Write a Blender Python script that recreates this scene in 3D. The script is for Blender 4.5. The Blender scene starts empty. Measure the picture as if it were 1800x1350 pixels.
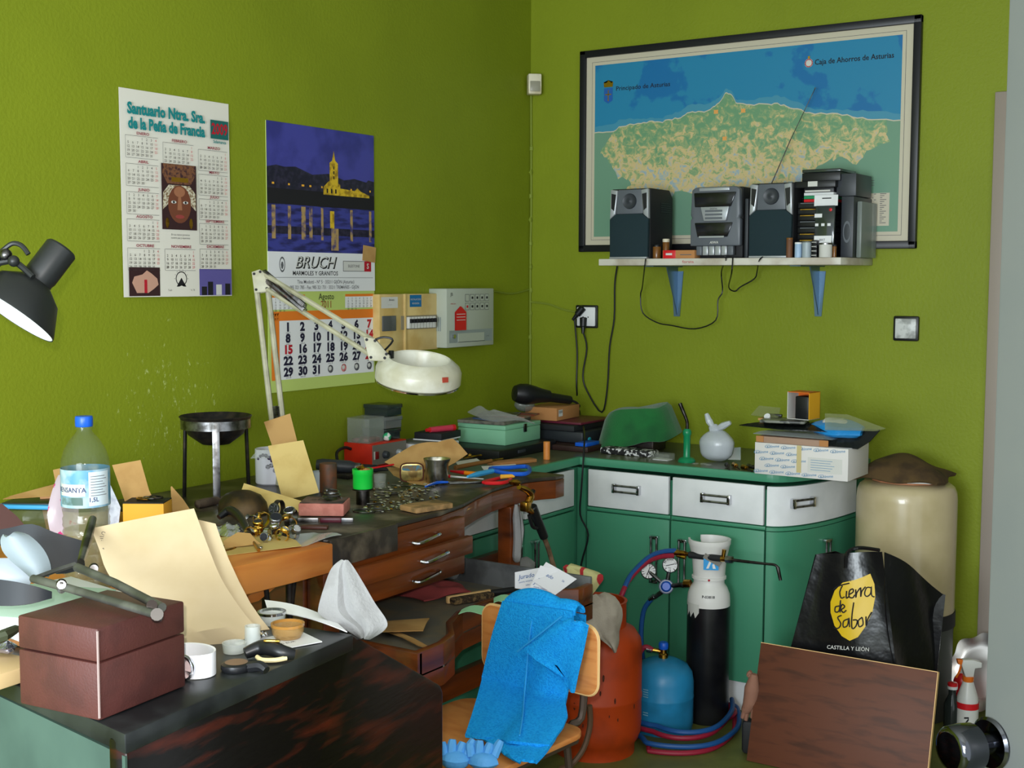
import bpy, bmesh, math, random
from mathutils import Vector as V, Matrix as Mx
rnd = random.Random(11)
S = bpy.context.scene
COL = S.collection

# ---------------------------------------------------------------- camera
FOC = 2248.53                       # focal length in pixels of the 1800 x 1350 frame
RW = Mx(((0.83610659, -0.04739558, -0.54651572), (0.54855968, 0.06708737, 0.8334156), (0.00283591, 0.99662076, -0.08209149)))
CAM = V((2.952, -4.6406, 1.5))
cd = bpy.data.cameras.new('camera'); co = bpy.data.objects.new('camera', cd); COL.objects.link(co)
cd.sensor_fit = 'HORIZONTAL'; cd.sensor_width = 36; cd.lens = FOC / 1800 * 36; cd.clip_start = .02
m4 = Mx.Identity(4)
for i in range(3):
    m4[i][0] = RW[i][0]; m4[i][1] = RW[i][1]; m4[i][2] = -RW[i][2]; m4[i][3] = CAM[i]
co.matrix_world = m4
S.camera = co
# ---------------------------------------------------------------- light
S.view_settings.view_transform = 'Standard'; S.view_settings.look = 'None'; S.view_settings.exposure = 0.0; S.view_settings.gamma = 1
w = bpy.data.worlds.new('world'); S.world = w; w.use_nodes = True
w.node_tree.nodes['Background'].inputs[0].default_value = (.86, .95, 1, 1); w.node_tree.nodes['Background'].inputs[1].default_value = 1.45
def lamp(name, kind, loc, power, col=(1, 1, 1), size=.1, aim=None):
    d = bpy.data.lights.new(name, kind); d.energy = power; d.color = col
    if kind == 'AREA': d.shape = 'RECTANGLE'; d.size, d.size_y = size
    else: d.shadow_soft_size = size
    o = bpy.data.objects.new(name, d); COL.objects.link(o); o.location = loc
    if aim is not None: o.rotation_euler = (V(aim) - V(loc)).to_track_quat('-Z', 'Y').to_euler()
    return o
# the camera's own flash, just beside the lens
lamp('camera_flash', 'POINT', CAM + RW @ V((-.03, .055, -.02)), 92, (1, .96, .91), .014)
# daylight from the window behind the photographer
lamp('window_daylight', 'AREA', (2.2, -6.1, 1.35), 150, (.84, .94, 1), (1.5, 1.2), (0, -1.6, .95))

# ---------------------------------------------------------------- helpers
def ray(px, py): return RW @ V(((px - 900) / FOC, -(py - 675) / FOC, 1))
def at(px, py, x=None, y=None, z=None):
    """The point of the plane x=.. / y=.. / z=.. that lies behind a place of the 1800 x 1350 photograph."""
    d = ray(px, py)
    t = (z - CAM.z) / d.z if z is not None else (y - CAM.y) / d.y if y is not None else (x - CAM.x) / d.x
    return CAM + d * t
def onp(px, py, O, N):
    d = ray(px, py); return CAM + d * ((O - CAM).dot(N) / d.dot(N))
def far(px, py, dep): return CAM + ray(px, py) * dep
def frame(o, x, y):
    x = V(x).normalized(); z = x.cross(V(y)).normalized(); y = z.cross(x)
    m = Mx.Identity(4)
    for i in range(3): m[i][0] = x[i]; m[i][1] = y[i]; m[i][2] = z[i]; m[i][3] = V(o)[i]
    return m
def zframe(o, z):
    z = V(z).normalized(); a = V((1, 0, 0)) if abs(z.x) < .8 else V((0, 1, 0))
    y = z.cross(a).normalized(); return frame(o, y.cross(z), y)
def T(x=0, y=0, z=0): return Mx.Translation((x, y, z))
def RZ(a): return Mx.Rotation(math.radians(a), 4, 'Z')
def RX(a): return Mx.Rotation(math.radians(a), 4, 'X')
def RY(a): return Mx.Rotation(math.radians(a), 4, 'Y')
def lin(c): return tuple(((v / 255) / 12.92 if v <= 10 else ((v / 255 + .055) / 1.055) ** 2.4) for v in c) + (1,)

MATS = {}
def mat(name, col, rough=.55, metal=0, col2=None, ns=14, lo=.45, hi=.62, bump=0, bs=160, st=(1, 1, 1), trans=0, alpha=1, coat=0, ior=1.45, emit=0, sheen=0, spec=.5, dist=0):
    if name in MATS: return MATS[name]
    m = bpy.data.materials.new(name); m.use_nodes = True; N = m.node_tree.nodes; L = m.node_tree.links; b = N['Principled BSDF']
    b.inputs['Base Color'].default_value = lin(col); b.inputs['Roughness'].default_value = rough; b.inputs['Metallic'].default_value = metal
    b.inputs['Transmission Weight'].default_value = trans; b.inputs['Alpha'].default_value = alpha; b.inputs['Coat Weight'].default_value = coat
    b.inputs['IOR'].default_value = ior; b.inputs['Specular IOR Level'].default_value = spec; b.inputs['Sheen Weight'].default_value = sheen
    if emit: b.inputs['Emission Color'].default_value = lin(col); b.inputs['Emission Strength'].default_value = emit
    if col2 or bump:
        tc = N.new('ShaderNodeTexCoord'); mp = N.new('ShaderNodeMapping'); mp.inputs['Scale'].default_value = st; L.new(tc.outputs['Object'], mp.inputs[0])
    if col2:
        n = N.new('ShaderNodeTexNoise'); n.inputs['Scale'].default_value = ns; n.inputs['Detail'].default_value = 6; n.inputs['Distortion'].default_value = dist; L.new(mp.outputs[0], n.inputs['Vector'])
        r = N.new('ShaderNodeValToRGB'); r.color_ramp.elements[0].position = lo; r.color_ramp.elements[1].position = hi
        r.color_ramp.elements[0].color = lin(col); r.color_ramp.elements[1].color = lin(col2)
        L.new(n.outputs[0], r.inputs[0]); L.new(r.outputs[0], b.inputs['Base Color'])
    if bump:
        n = N.new('ShaderNodeTexNoise'); n.inputs['Scale'].default_value = bs; n.inputs['Detail'].default_value = 3; L.new(mp.outputs[0], n.inputs['Vector'])
        q = N.new('ShaderNodeBump'); q.inputs['Strength'].default_value = bump; q.inputs['Distance'].default_value = .004
        L.new(n.outputs[0], q.inputs['Height']); L.new(q.outputs[0], b.inputs['Normal'])
    MATS[name] = m
    return m

GL = {}
def glyph(s, bold, shear):
    k = (s, bold, shear)
    if k not in GL:
        c = bpy.data.curves.new('t', 'FONT'); c.body = s; c.resolution_u = 2; c.offset = bold; c.shear = shear; c.align_x = 'CENTER'; c.align_y = 'CENTER'
        o = bpy.data.objects.new('t', c); me = bpy.data.meshes.new_from_object(o)
        GL[k] = ([v.co.copy() for v in me.vertices], [tuple(p.vertices) for p in me.polygons])
        bpy.data.objects.remove(o); bpy.data.curves.remove(c); bpy.data.meshes.remove(me)
    return GL[k]

class B:
    """Collects shapes that become ONE mesh object."""
    def __init__(s): s.v = []; s.f = []; s.fm = []; s.m = []
    def mi(s, m):
        if m not in s.m: s.m.append(m)
        return s.m.index(m)
    def add(s, m, vs, fs, M=None):
        o = len(s.v); i = s.mi(m)
        s.v += [(M @ V(v)) if M is not None else V(v) for v in vs]
        s.f += [tuple(o + k for k in f) for f in fs]; s.fm += [i] * len(fs); return s
    def bmadd(s, m, bm, M=None):
        bm.verts.index_update()
        s.add(m, [v.co.copy() for v in bm.verts], [[v.index for v in f.verts] for f in bm.faces], M); bm.free(); return s
    def box(s, m, c, d, M=None, bev=0, seg=2, rz=0):
        bm = bmesh.new(); bmesh.ops.create_cube(bm, size=1); bmesh.ops.scale(bm, vec=d, verts=bm.verts)
        if bev: bmesh.ops.bevel(bm, geom=bm.edges[:], offset=min(bev, min(d) * .45), segments=seg, affect='EDGES', profile=.5)
        X = T(*c) @ RZ(rz)
        return s.bmadd(m, bm, M @ X if M is not None else X)
    def lathe(s, m, prof, n=28, M=None, sx=1, sy=1, a0=0, a1=360):
        full = abs(a1 - a0) >= 360; k = n if full else n + 1; vs = []; fs = []
        for r, z in prof:
            for j in range(k):
                a = math.radians(a0 + (a1 - a0) * j / n); vs.append((r * sx * math.cos(a), r * sy * math.sin(a), z))
        for i in range(len(prof) - 1):
            for j in range(n):
                q = (j + 1) % k; a, b, c, d = i * k + j, i * k + q, (i + 1) * k + q, (i + 1) * k + j
                if prof[i][0] < 1e-6: fs.append((a, c, d))
                elif prof[i + 1][0] < 1e-6: fs.append((a, b, c))
                else: fs.append((a, b, c, d))
        return s.add(m, vs, fs, M)
    def cyl(s, m, p0, p1, r0, r1=None, n=16, M=None, bev=0):
        r1 = r0 if r1 is None else r1; p0 = V(p0); p1 = V(p1); h = (p1 - p0).length; F = zframe(p0, p1 - p0)
        pr = [(0, 0), (r0, 0), (r1, h), (0, h)] if not bev else [(0, 0), (r0 - bev, 0), (r0, bev), (r1, h - bev), (r1 - bev, h), (0, h)]
        return s.lathe(m, pr, n, M @ F if M is not None else F)
    def tube(s, m, pts, r, n=8, M=None, smooth=4, closed=False):
        pts = [V(p) for p in pts]; rs = r if isinstance(r, (list, tuple)) else [r] * len(pts)
        if smooth and len(pts) > 2:
            q = []; qr = []; L = len(pts); rng = range(L if closed else L - 1)
            for i in rng:
                g = (lambda k: pts[k % L]) if closed else (lambda k: pts[max(0, min(L - 1, k))])
                a, b, c, d = g(i - 1), g(i), g(i + 1), g(i + 2)
                for j in range(smooth):
                    t = j / smooth
                    q.append(.5 * ((2 * b) + (c - a) * t + (2 * a - 5 * b + 4 * c - d) * t * t + (3 * b - a - 3 * c + d) * t ** 3)); qr.append(rs[i] + (rs[(i + 1) % L] - rs[i]) * t)
            if not closed: q.append(pts[-1]); qr.append(rs[-1])
            pts, rs = q, qr
        vs = []; fs = []; up = None; L = len(pts)
        for i, p in enumerate(pts):
            a = pts[(i - 1) % L] if closed else pts[max(0, i - 1)]; b = pts[(i + 1) % L] if closed else pts[min(L - 1, i + 1)]
            d = (b - a).normalized() if (b - a).length > 1e-9 else V((0, 0, 1))
            if up is None: up = d.orthogonal().normalized()
            up = (up - d * up.dot(d)); up = up.normalized() if up.length > 1e-6 else d.orthogonal().normalized()
            sd = d.cross(up)
            for j in range(n):
                t = 2 * math.pi * j / n; vs.append(p + (up * math.cos(t) + sd * math.sin(t)) * rs[i])
        for i in range(L if closed else L - 1):
            k = (i + 1) % L
            for j in range(n): fs.append((i * n + j, i * n + (j + 1) % n, k * n + (j + 1) % n, k * n + j))
        if not closed: fs.append(tuple(range(n))[::-1]); fs.append(tuple((L - 1) * n + j for j in range(n)))
        return s.add(m, vs, fs, M)
    def prism(s, m, poly, z0, z1, M=None, bev=0):
        bm = bmesh.new(); k = len(poly)
        f = bm.faces.new([bm.verts.new((p[0], p[1], z0)) for p in poly])
        g = bmesh.ops.extrude_face_region(bm, geom=[f]); bmesh.ops.translate(bm, vec=(0, 0, z1 - z0), verts=[e for e in g['geom'] if isinstance(e, bmesh.types.BMVert)])
        if bev: bmesh.ops.bevel(bm, geom=bm.edges[:], offset=bev, segments=2, affect='EDGES', profile=.5)
        if k > 4: bmesh.ops.triangulate(bm, faces=[q for q in bm.faces if len(q.verts) > 4])
        return s.bmadd(m, bm, M)
    def ball(s, m, c, r, sc=(1, 1, 1), M=None, n=16, lump=0, seed=0):
        bm = bmesh.new(); bmesh.ops.create_uvsphere(bm, u_segments=n, v_segments=n // 2 + 2, radius=r); rr = random.Random(seed)
        for v in bm.verts:
            k = 1 + lump * math.sin(v.co.x / r * 4 + seed) * math.cos(v.co.y / r * 5 + seed * 2) + lump * .6 * math.sin(v.co.z / r * 7 + seed * 3)
            v.co = V((v.co.x * sc[0] * k, v.co.y * sc[1] * k, v.co.z * sc[2] * k))
        X = T(*c)
        return s.bmadd(m, bm, M @ X if M is not None else X)
    def sheet(s, m, fn, nu=10, nv=10, th=.002, M=None):
        bm = bmesh.new(); g = [[bm.verts.new(fn(i / nu, j / nv)) for i in range(nu + 1)] for j in range(nv + 1)]
        for j in range(nv):
            for i in range(nu): bm.faces.new((g[j][i], g[j][i + 1], g[j + 1][i + 1], g[j + 1][i]))
        bm.normal_update()
        if th: bmesh.ops.solidify(bm, geom=bm.faces[:], thickness=th)
        return s.bmadd(m, bm, M)
    def text(s, m, t, size, x, y, z, M=None, bold=0.0, sx=1, shear=0, rot=0):
        vs, fs = glyph(t, bold, shear); X = T(x, y, z) @ RZ(rot) @ Mx.Diagonal((size * sx, size, 1, 1))
        return s.add(m, vs, fs, M @ X if M is not None else X)
    def rect(s, m, x0, y0, x1, y1, z, M=None): return s.add(m, [(x0, y0, z), (x1, y0, z), (x1, y1, z), (x0, y1, z)], [(0, 1, 2, 3)], M)
    def poly(s, m, pts, z, M=None):
        bm = bmesh.new(); bm.faces.new([bm.verts.new((p[0], p[1], z)) for p in pts]); bmesh.ops.triangulate(bm, faces=bm.faces[:]); bm.normal_update(); bm.faces.ensure_lookup_table()
        if bm.faces[:] and bm.faces[0].normal.z < 0: bmesh.ops.reverse_faces(bm, faces=bm.faces[:])
        return s.bmadd(m, bm, M)
    def out(s, name, parent=None, label=None, cat=None, group=None, kind=None, M=None, sharp=38, fix=True, base=None):
        if base is None and parent is None and cat and M is None:      # a thing of one mesh: its origin at its base
            b0 = V((min(v.x for v in s.v), min(v.y for v in s.v), min(v.z for v in s.v))); b1 = V((max(v.x for v in s.v), max(v.y for v in s.v), 0))
            base = V(((b0.x + b1.x) / 2, (b0.y + b1.y) / 2, b0.z))
        if base is not None: s.v = [v - base for v in s.v]
        me = bpy.data.meshes.new(name); me.from_pydata([tuple(v) for v in s.v], [], s.f)
        for m in s.m: me.materials.append(m)
        me.polygons.foreach_set('material_index', s.fm)
        if fix:
            bm = bmesh.new(); bm.from_mesh(me); bmesh.ops.recalc_face_normals(bm, faces=bm.faces[:]); bm.to_mesh(me); bm.free()
        me.polygons.foreach_set('use_smooth', [True] * len(me.polygons)); me.set_sharp_from_angle(angle=math.radians(sharp)); me.update()
        o = bpy.data.objects.new(name, me); COL.objects.link(o)
        if base is not None: o.location = base
        if M is not None: o.matrix_world = M
        if parent is not None: o.parent = parent
        tag(o, label, cat, group, kind); return o
def tag(o, label=None, cat=None, group=None, kind=None):
    for k, v in (('label', label), ('category', cat), ('group', group), ('kind', kind)):
        if v: o[k] = v
    return o
def thing(name, label, cat, M=None, loc=None, rz=0, group=None):
    o = bpy.data.objects.new(name, None); COL.objects.link(o); o.empty_display_size = .05
    o.matrix_world = M if M is not None else T(*loc) @ RZ(rz)
    return tag(o, label, cat, group)
def struct(name, b, parent=None): return b.out(name, parent, kind='structure')
def copytree(o, parent=None):
    c = o.copy(); COL.objects.link(c)
    if parent is not None: c.parent = parent
    for ch in o.children: copytree(ch, c)
    return c
def lerp(a, b, t): return a + (b - a) * t
def rowsheet(b, m, rows, O, N, M=None, disp=None, th=.003, nu=12, sub=3):
    """A cloth or paper lying in the plane (O, N): each row gives its left and right end; disp lifts it along N."""
    P = [(onp(*l, O, N), onp(*r, O, N)) for l, r in rows]; n = len(P) - 1
    def cr(k, t, i):
        g = lambda q: P[max(0, min(n, q))][i]
        a, p, c, d = g(k - 1), g(k), g(k + 1), g(k + 2)
        return .5 * ((2 * p) + (c - a) * t + (2 * a - 5 * p + 4 * c - d) * t * t + (3 * p - a - 3 * c + d) * t ** 3)
    def fn(u, v):
        q = v * n; k = min(int(q), n - 1); t = q - k
        if sub > 1: l, r = cr(k, t, 0), cr(k, t, 1)
        else: l, r = lerp(P[k][0], P[k + 1][0], t), lerp(P[k][1], P[k + 1][1], t)
        p = lerp(l, r, u)
        return p + N * (disp(u, v) if disp else 0)
    if M is None: return b.sheet(m, fn, nu, n * sub, th)
    return b.sheet(m, lambda u, v: M @ fn(u, v), nu, n * sub, th)
BZ, CZ, DZ, TZ, SZ = .866, .845, .95, .565, 1.577    # tops: bench, counter, writing desk, bench tray, wall shelf
WALLL = lambda y, z, off=0: frame((off, y, z), (0, 1, 0), (0, 0, 1))
WALLB = lambda x, z, off=0: frame((x, -off, z), (1, 0, 0), (0, 0, 1))
# ---------------------------------------------------------------- materials
white = mat('white_paint', (228, 229, 230), .5, col2=(216, 218, 219), ns=6)
paper = mat('white_paper', (232, 232, 236), .75)
papr2 = mat('old_white_paper', (205, 204, 198), .8)
ink = mat('black_ink', (22, 20, 26), .7)
inkg = mat('grey_ink', (92, 92, 96), .7)
redink = mat('red_ink', (178, 22, 42), .6)
manila = mat('manila_paper', (184, 166, 132), .75, col2=(172, 152, 114), ns=5)
kraft = mat('kraft_paper', (186, 146, 88), .8, col2=(166, 124, 70), ns=9)
kraft2 = mat('pale_kraft_paper', (206, 180, 112), .8, col2=(188, 158, 90), ns=9)
card = mat('brown_cardboard', (176, 122, 72), .85)
dchrome = mat('dark_chrome', (86, 88, 94), .1, 1)
chrome = mat('chrome', (200, 200, 205), .12, 1)
steel = mat('worn_steel', (140, 140, 142), .32, 1, col2=(82, 80, 78), ns=30)
dsteel = mat('dark_steel', (70, 68, 66), .4, 1, col2=(40, 36, 34), ns=24)
iron = mat('black_iron', (34, 32, 32), .5, .6, col2=(58, 50, 44), ns=30)
brass = mat('brass', (196, 150, 62), .26, 1, col2=(130, 88, 40), ns=40)
gold = mat('gold', (226, 176, 74), .18, 1)
silver = mat('tarnished_silver', (214, 208, 194), .27, 1, col2=(120, 112, 98), ns=18)
blackp = mat('black_plastic', (20, 21, 24), .38)
blackm = mat('black_matt_plastic', (26, 27, 30), .65)
greyp = mat('grey_plastic', (92, 97, 104), .4)
dgreyp = mat('dark_grey_plastic', (50, 54, 60), .42)
silverp = mat('silver_plastic', (168, 172, 176), .3, .35)
cream = mat('cream_enamel', (194, 178, 140), .28, col2=(180, 164, 124), ns=5, coat=.3)
ivory = mat('ivory_plastic', (222, 214, 190), .4, col2=(198, 186, 152), ns=8)
offw = mat('off_white_enamel', (202, 200, 186), .3, col2=(182, 178, 156), ns=12)
gren = mat('green_laminate', (62, 131, 101), .5, col2=(57, 123, 94), ns=7, spec=.2)
grenf = mat('green_laminate_edge', (68, 140, 108), .4)
dwood = mat('dark_varnished_wood', (122, 58, 18), .36, col2=(62, 28, 10), ns=7, st=(1, .25, 3), lo=.35, hi=.7, coat=.25, bump=.15, bs=40)
bwood = mat('black_worn_wood', (50, 44, 38), .36, col2=(122, 110, 92), ns=11, lo=.48, hi=.8, bump=.2, bs=60)
gloss = mat('glossy_ebonised_wood', (10, 7, 6), .26, col2=(86, 30, 14), ns=12, st=(.6, .5, 3), lo=.5, hi=.85, spec=.35, bump=.12, bs=50)
oak = mat('orange_beech', (214, 136, 62), .42, col2=(192, 108, 44), ns=6, st=(2, .4, 2))
ply = mat('beech_plywood', (206, 136, 74), .4, col2=(190, 116, 58), ns=8, st=(1, 3, 8))
plye = mat('plywood_edge', (226, 184, 124), .6)
redw = mat('red_brown_plywood', (92, 48, 27), .6, col2=(64, 33, 18), ns=5, st=(1.5, 8, 1), lo=.48, hi=.72, dist=.6)
orng = mat('orange_steel', (178, 60, 6), .5, col2=(134, 44, 6), ns=8, lo=.5, hi=.75, bump=.1, bs=30)
rust = mat('rust_marks', (78, 34, 16), .8)
cblue = mat('blue_steel', (38, 132, 180), .36, col2=(32, 116, 156), ns=9)
towel = mat('blue_terry', (34, 168, 248), .95, col2=(24, 148, 236), ns=200, bump=1, bs=380, spec=.1)
towel2 = mat('blue_terry_hem', (40, 160, 232), .9, bump=.4, bs=300)
ragw = mat('dirty_white_rag', (150, 150, 150), .95, col2=(104, 102, 99), ns=16, lo=.5, hi=.85, bump=.3, bs=200)
ragg = mat('grey_rag', (176, 166, 152), .95, col2=(150, 140, 126), ns=12, bump=.3, bs=200)
gcloth = mat('green_felt', (22, 104, 48), .95, col2=(18, 86, 42), ns=8, bump=.4, bs=260, sheen=.3)
red = mat('red_paint', (208, 44, 24), .45, col2=(186, 34, 18), ns=9)
redp = mat('red_plastic', (204, 28, 36), .35)
pinkp = mat('pink_red_plastic', (206, 60, 84), .4)
bluep = mat('blue_plastic', (24, 90, 200), .35)
skyb = mat('sky_blue_plastic', (62, 160, 214), .4)
mint = mat('mint_enamel', (130, 190, 154), .4)
maroon = mat('maroon_leatherette', (80, 42, 38), .5, col2=(70, 37, 34), ns=20, bump=.12, bs=300)
leather = mat('brown_suede', (84, 64, 34), .9, col2=(62, 46, 26), ns=16, bump=.3, bs=160)
gplast = mat('green_plastic', (24, 190, 62), .35)
glassy = mat('clear_glass', (240, 246, 246), .03, trans=1, ior=1.45)
def clear(name, col, a, rough=.12):
    """Thin clear plastic: mostly see-through, with a gloss."""
    return mat(name, col, rough, alpha=a, spec=.9)
clearp = clear('clear_plastic', (176, 182, 174), .2, .08)
smoke = clear('smoked_clear_plastic', (40, 50, 50), .84)
polyb = mat('white_polythene', (206, 212, 220), .28, alpha=.72, bump=.3, bs=60, spec=.8)
concr = mat('zinc_sheet', (126, 130, 132), .5, .3, col2=(92, 94, 96), ns=10)
brick = mat('pink_firebrick', (206, 134, 122), .9, col2=(188, 116, 104), ns=26, bump=.4, bs=120)
soot = mat('sooty_firebrick', (120, 92, 82), .9, col2=(56, 50, 46), ns=16, lo=.4, hi=.6, bump=.4, bs=120)
glint = mat('bright_snippets', (225, 225, 222), .3, 1)
yel = mat('yellow_card', (234, 172, 52), .7)
# ================================================================ room
def wallmat(name, scuff):
    m = mat(name, (128, 141, 29), .55, bump=.35, bs=90, col2=(123, 136, 27), ns=2, spec=.3)
    if not scuff: return m
    N = m.node_tree.nodes; L = m.node_tree.links; b = N['Principled BSDF']; tc = N.new('ShaderNodeTexCoord')
    n = N.new('ShaderNodeTexNoise'); n.inputs['Scale'].default_value = 34; n.inputs['Detail'].default_value = 8; n.inputs['Roughness'].default_value = .75
    mp = N.new('ShaderNodeMapping'); mp.inputs['Scale'].default_value = (1, 1.5, .8); L.new(tc.outputs['Object'], mp.inputs[0]); L.new(mp.outputs[0], n.inputs['Vector'])
    d = N.new('ShaderNodeVectorMath'); d.operation = 'DISTANCE'; d.inputs[1].default_value = (0, -2.02, 1.12); L.new(tc.outputs['Object'], d.inputs[0])
    r = N.new('ShaderNodeMapRange'); r.inputs[1].default_value = .1; r.inputs[2].default_value = .5; r.inputs[3].default_value = .13; r.inputs[4].default_value = -.03; L.new(d.outputs['Value'], r.inputs[0])
    a = N.new('ShaderNodeMath'); L.new(n.outputs[0], a.inputs[0]); L.new(r.outputs[0], a.inputs[1])
    c = N.new('ShaderNodeValToRGB'); c.color_ramp.elements[0].position = .70; c.color_ramp.elements[1].position = .76; L.new(a.outputs[0], c.inputs[0])
    x = N.new('ShaderNodeMix'); x.data_type = 'RGBA'; L.new(c.outputs[0], x.inputs['Factor'])
    old = b.inputs['Base Color'].links[0].from_socket; L.new(old, x.inputs['A']); x.inputs['B'].default_value = lin((176, 188, 112)); L.new(x.outputs['Result'], b.inputs['Base Color'])
    return m
wl = wallmat('lime_wall_paint_scuffed', True); wr = wallmat('lime_wall_paint', False)
fl = mat('olive_floor', (104, 108, 52), .5, col2=(92, 96, 46), ns=9)
ce = mat('ceiling_white', (206, 206, 200), .8)
casing = mat('cream_casing', (150, 138, 128), .45)
doorm = mat('pale_grey_door', (96, 100, 98), .5, col2=(92, 97, 96), ns=4)
struct('wall_left', B().box(wl, (-.05, -2.95, 1.4), (.1, 6.1, 2.8)))
struct('wall_back', B().box(wr, (1.95, .05, 1.4), (3.9, .1, 2.8)))
struct('floor', B().box(fl, (1.9, -3, -.05), (4, 6.2, .1)))
struct('light_block_right', B().box(mat('pale_light_block', (190, 190, 180), .8), (3.85, -1.0, 1.4), (.1, 2.0, 2.8)))  # unseen wall, added and kept short to shape the light entering from the right
struct('ceiling', B().box(ce, (1.9, -3, 2.85), (4, 6.2, .1)))
# doorway in the back wall, its cream casing
q = at(1750, 163, y=0); x0 = q.x + .003; zt = q.z
b = B(); b.box(casing, (x0 + .045, -.012, zt / 2), (.09, .022, zt), bev=.004); b.box(casing, (x0 + .55, -.012, zt - .045), (.92, .022, .088), bev=.004); b.box(casing, (x0 + 1.0, -.012, zt / 2), (.09, .022, zt), bev=.004)
struct('trim_1', b)
b = B(); b.box(casing, (x0 + .52, -.004, zt / 2 - .045), (.86, .006, zt - .09)); struct('door_2', b)
# the open door beside the camera with its chrome knob
kp = far(1742, 1306, 1.46)                                # where the rose sits on the leaf
fw = (RW @ V((0, 0, 1))); fw.z = 0; fw.normalize(); rt = V((fw.y, -fw.x, 0))
ld = (-fw * .93 + rt * .37).normalized(); ln = V((ld.y, -ld.x, 0))
ln = ln if ln.dot(rt) < 0 else -ln
edge = kp - ld * .012
DM = Mx.Identity(4)
for i in range(3): DM[i][0] = ld[i]; DM[i][1] = ln[i]; DM[i][2] = (0, 0, 1)[i]; DM[i][3] = (edge.x, edge.y, 0)[i]
b = B(); b.box(doorm, (.41, -.02, 1.03), (.82, .04, 2.04), bev=.003); dr = b.out('door_1', kind='structure', M=DM)
kz = kp.z
b = B(); K = T(.013, 0, kz) @ RX(-90); b.lathe(dchrome, [(0, 0), (.029, 0), (.030, .003), (.027, .006), (.012, .007), (.012, .018), (.02, .021), (.0265, .027), (.0275, .04), (.0265, .056), (.023, .060), (.019, .061), (0, .061)], 36, K)
b.out('door_handle', dr)
tag(dr, 'pale grey open door leaf with round chrome knob')

# ================================================================ things on the left wall
def wcal(px0, py0, px1, py1):
    a = at(px0, py0, x=0); c = at(px1, py1, x=0); return a, c
# ---- poster calendar 2009
a = at(207, 153, x=0); c = at(405, 520, x=0); W = c.y - a.y; H = a.z - c.z
M1 = WALLL(a.y, c.z + .0, .002)
t = thing('poster_calendar', 'large white year calendar with a dark painted face and green heading', 'calendar', M1)
sh = mat('calendar_sheet', (222, 218, 206), .6)
def bend(u, v): return V((u * W, v * H, .002 + .006 * math.sin(u * math.pi) * (1 - v) + .003 * (1 - v)))
B().sheet(sh, bend, 12, 12, .0012).out('sheet', t)
teal = mat('teal_ink', (16, 128, 130), .6); mred = mat('month_red_ink', (150, 50, 70), .7); lred = mat('sunday_red_ink', (206, 120, 120), .7); tink = mat('faint_date_ink', (84, 78, 74), .8)
Z = .0105
b = B(); b.text(teal, 'Santuario Ntra. Sra.', H * .074, W * .40, H * .905, Z, bold=.045, sx=.84); b.text(teal, 'de la Peña de Francia', H * .074, W * .40, H * .835, Z, bold=.045, sx=.78)
b.out('heading', t); b = B(); b.rect(mat('year_box_teal', (24, 96, 92), .6), W * .80, H * .81, W * .975, H * .905, Z)
b.text(redink, '2009', H * .078, W * .888, H * .858, Z + .0006, bold=.03, sx=.72); b.text(teal, 'Salamanca', H * .022, W * .888, H * .795, Z, bold=.02)
b.out('year_box', t)
mon = 'ENERO FEBRERO MARZO ABRIL MAYO JUNIO JULIO AGOSTO SEPTIEMBRE OCTUBRE NOVIEMBRE DICIEMBRE'.split()
first = [3, 6, 6, 2, 4, 0, 2, 5, 1, 3, 6, 1]; days = [31, 28, 31, 30, 31, 30, 31, 31, 30, 31, 30, 31]
pos = {0: (0, .79), 1: (1, .775), 2: (2, .76), 3: (0, .655), 4: (2, .635), 5: (0, .52), 6: (2, .51), 7: (0, .39), 8: (2, .385), 9: (0, .25), 10: (1, .25), 11: (2, .255)}
b = B()
for k, n in enumerate(mon):
    cx, fy = pos[k]; X = W * (.03 + .325 * cx); Y = H * fy
    b.text(mred, n, H * .019, X + W * .15, Y, Z, bold=.02, sx=1.3)
    b.rect(inkg, X, Y - H * .012, X + W * .28, Y - H * .0135, Z); b.rect(inkg, X, Y - H * .118, X + W * .28, Y - H * .1195, Z); b.rect(inkg, X - .001, Y - H * .118, X, Y - H * .012, Z)
    for d in range(days[k]):
        s_ = first[k] + d; rr, cc = s_ // 7, s_ % 7
        if rr > 4: rr = 4; cc -= .0
        b.text(lred if s_ % 7 == 6 else tink, str(d + 1), H * .0175, X + W * (.022 + .04 * cc), Y - H * (.027 + .019 * rr), Z, bold=.01)
b.out('month_tables', t)
b = B()
fx0, fx1, fy0, fy1 = W * .335, W * .655, H * .335, H * .66
P1 = lambda u, v: (lerp(fx0, fx1, u), lerp(fy0, fy1, v))
gb = mat('print_dark_brown', (52, 26, 30), .6); gd = mat('print_bronze', (120, 78, 52), .6, col2=(60, 34, 40), ns=120); fc = mat('print_face_brown', (112, 62, 42), .6); fh = mat('print_face_light', (158, 104, 74), .6); lacem = mat('print_lace', (206, 198, 176), .6, col2=(120, 92, 60), ns=160)
def ell(m, u, v, ru, rv, z, n=22): b.poly(m, [P1(u + ru * math.cos(2 * math.pi * i / n), v + rv * math.sin(2 * math.pi * i / n)) for i in range(n)], z)
b.rect(gb, fx0, fy0, fx1, fy1, Z); b.poly(gd, [P1(.05, 1), P1(.02, .86), P1(.16, .7), P1(.84, .7), P1(.98, .86), P1(.95, 1)], Z + .0003)
b.poly(lacem, [P1(.02, .3), P1(.04, .56), P1(.2, .68), P1(.8, .68), P1(.97, .56), P1(.97, .3), P1(.8, .4), P1(.2, .4)], Z + .0004)
ell(fc, .5, .39, .33, .29, Z + .0007); b.rect(gold, *P1(.28, .73), *P1(.76, .8), Z + .0006); ell(fh, .5, .58, .16, .08, Z + .0009); b.poly(fh, [P1(.46, .5), P1(.54, .5), P1(.57, .3), P1(.43, .3)], Z + .0009)
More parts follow.
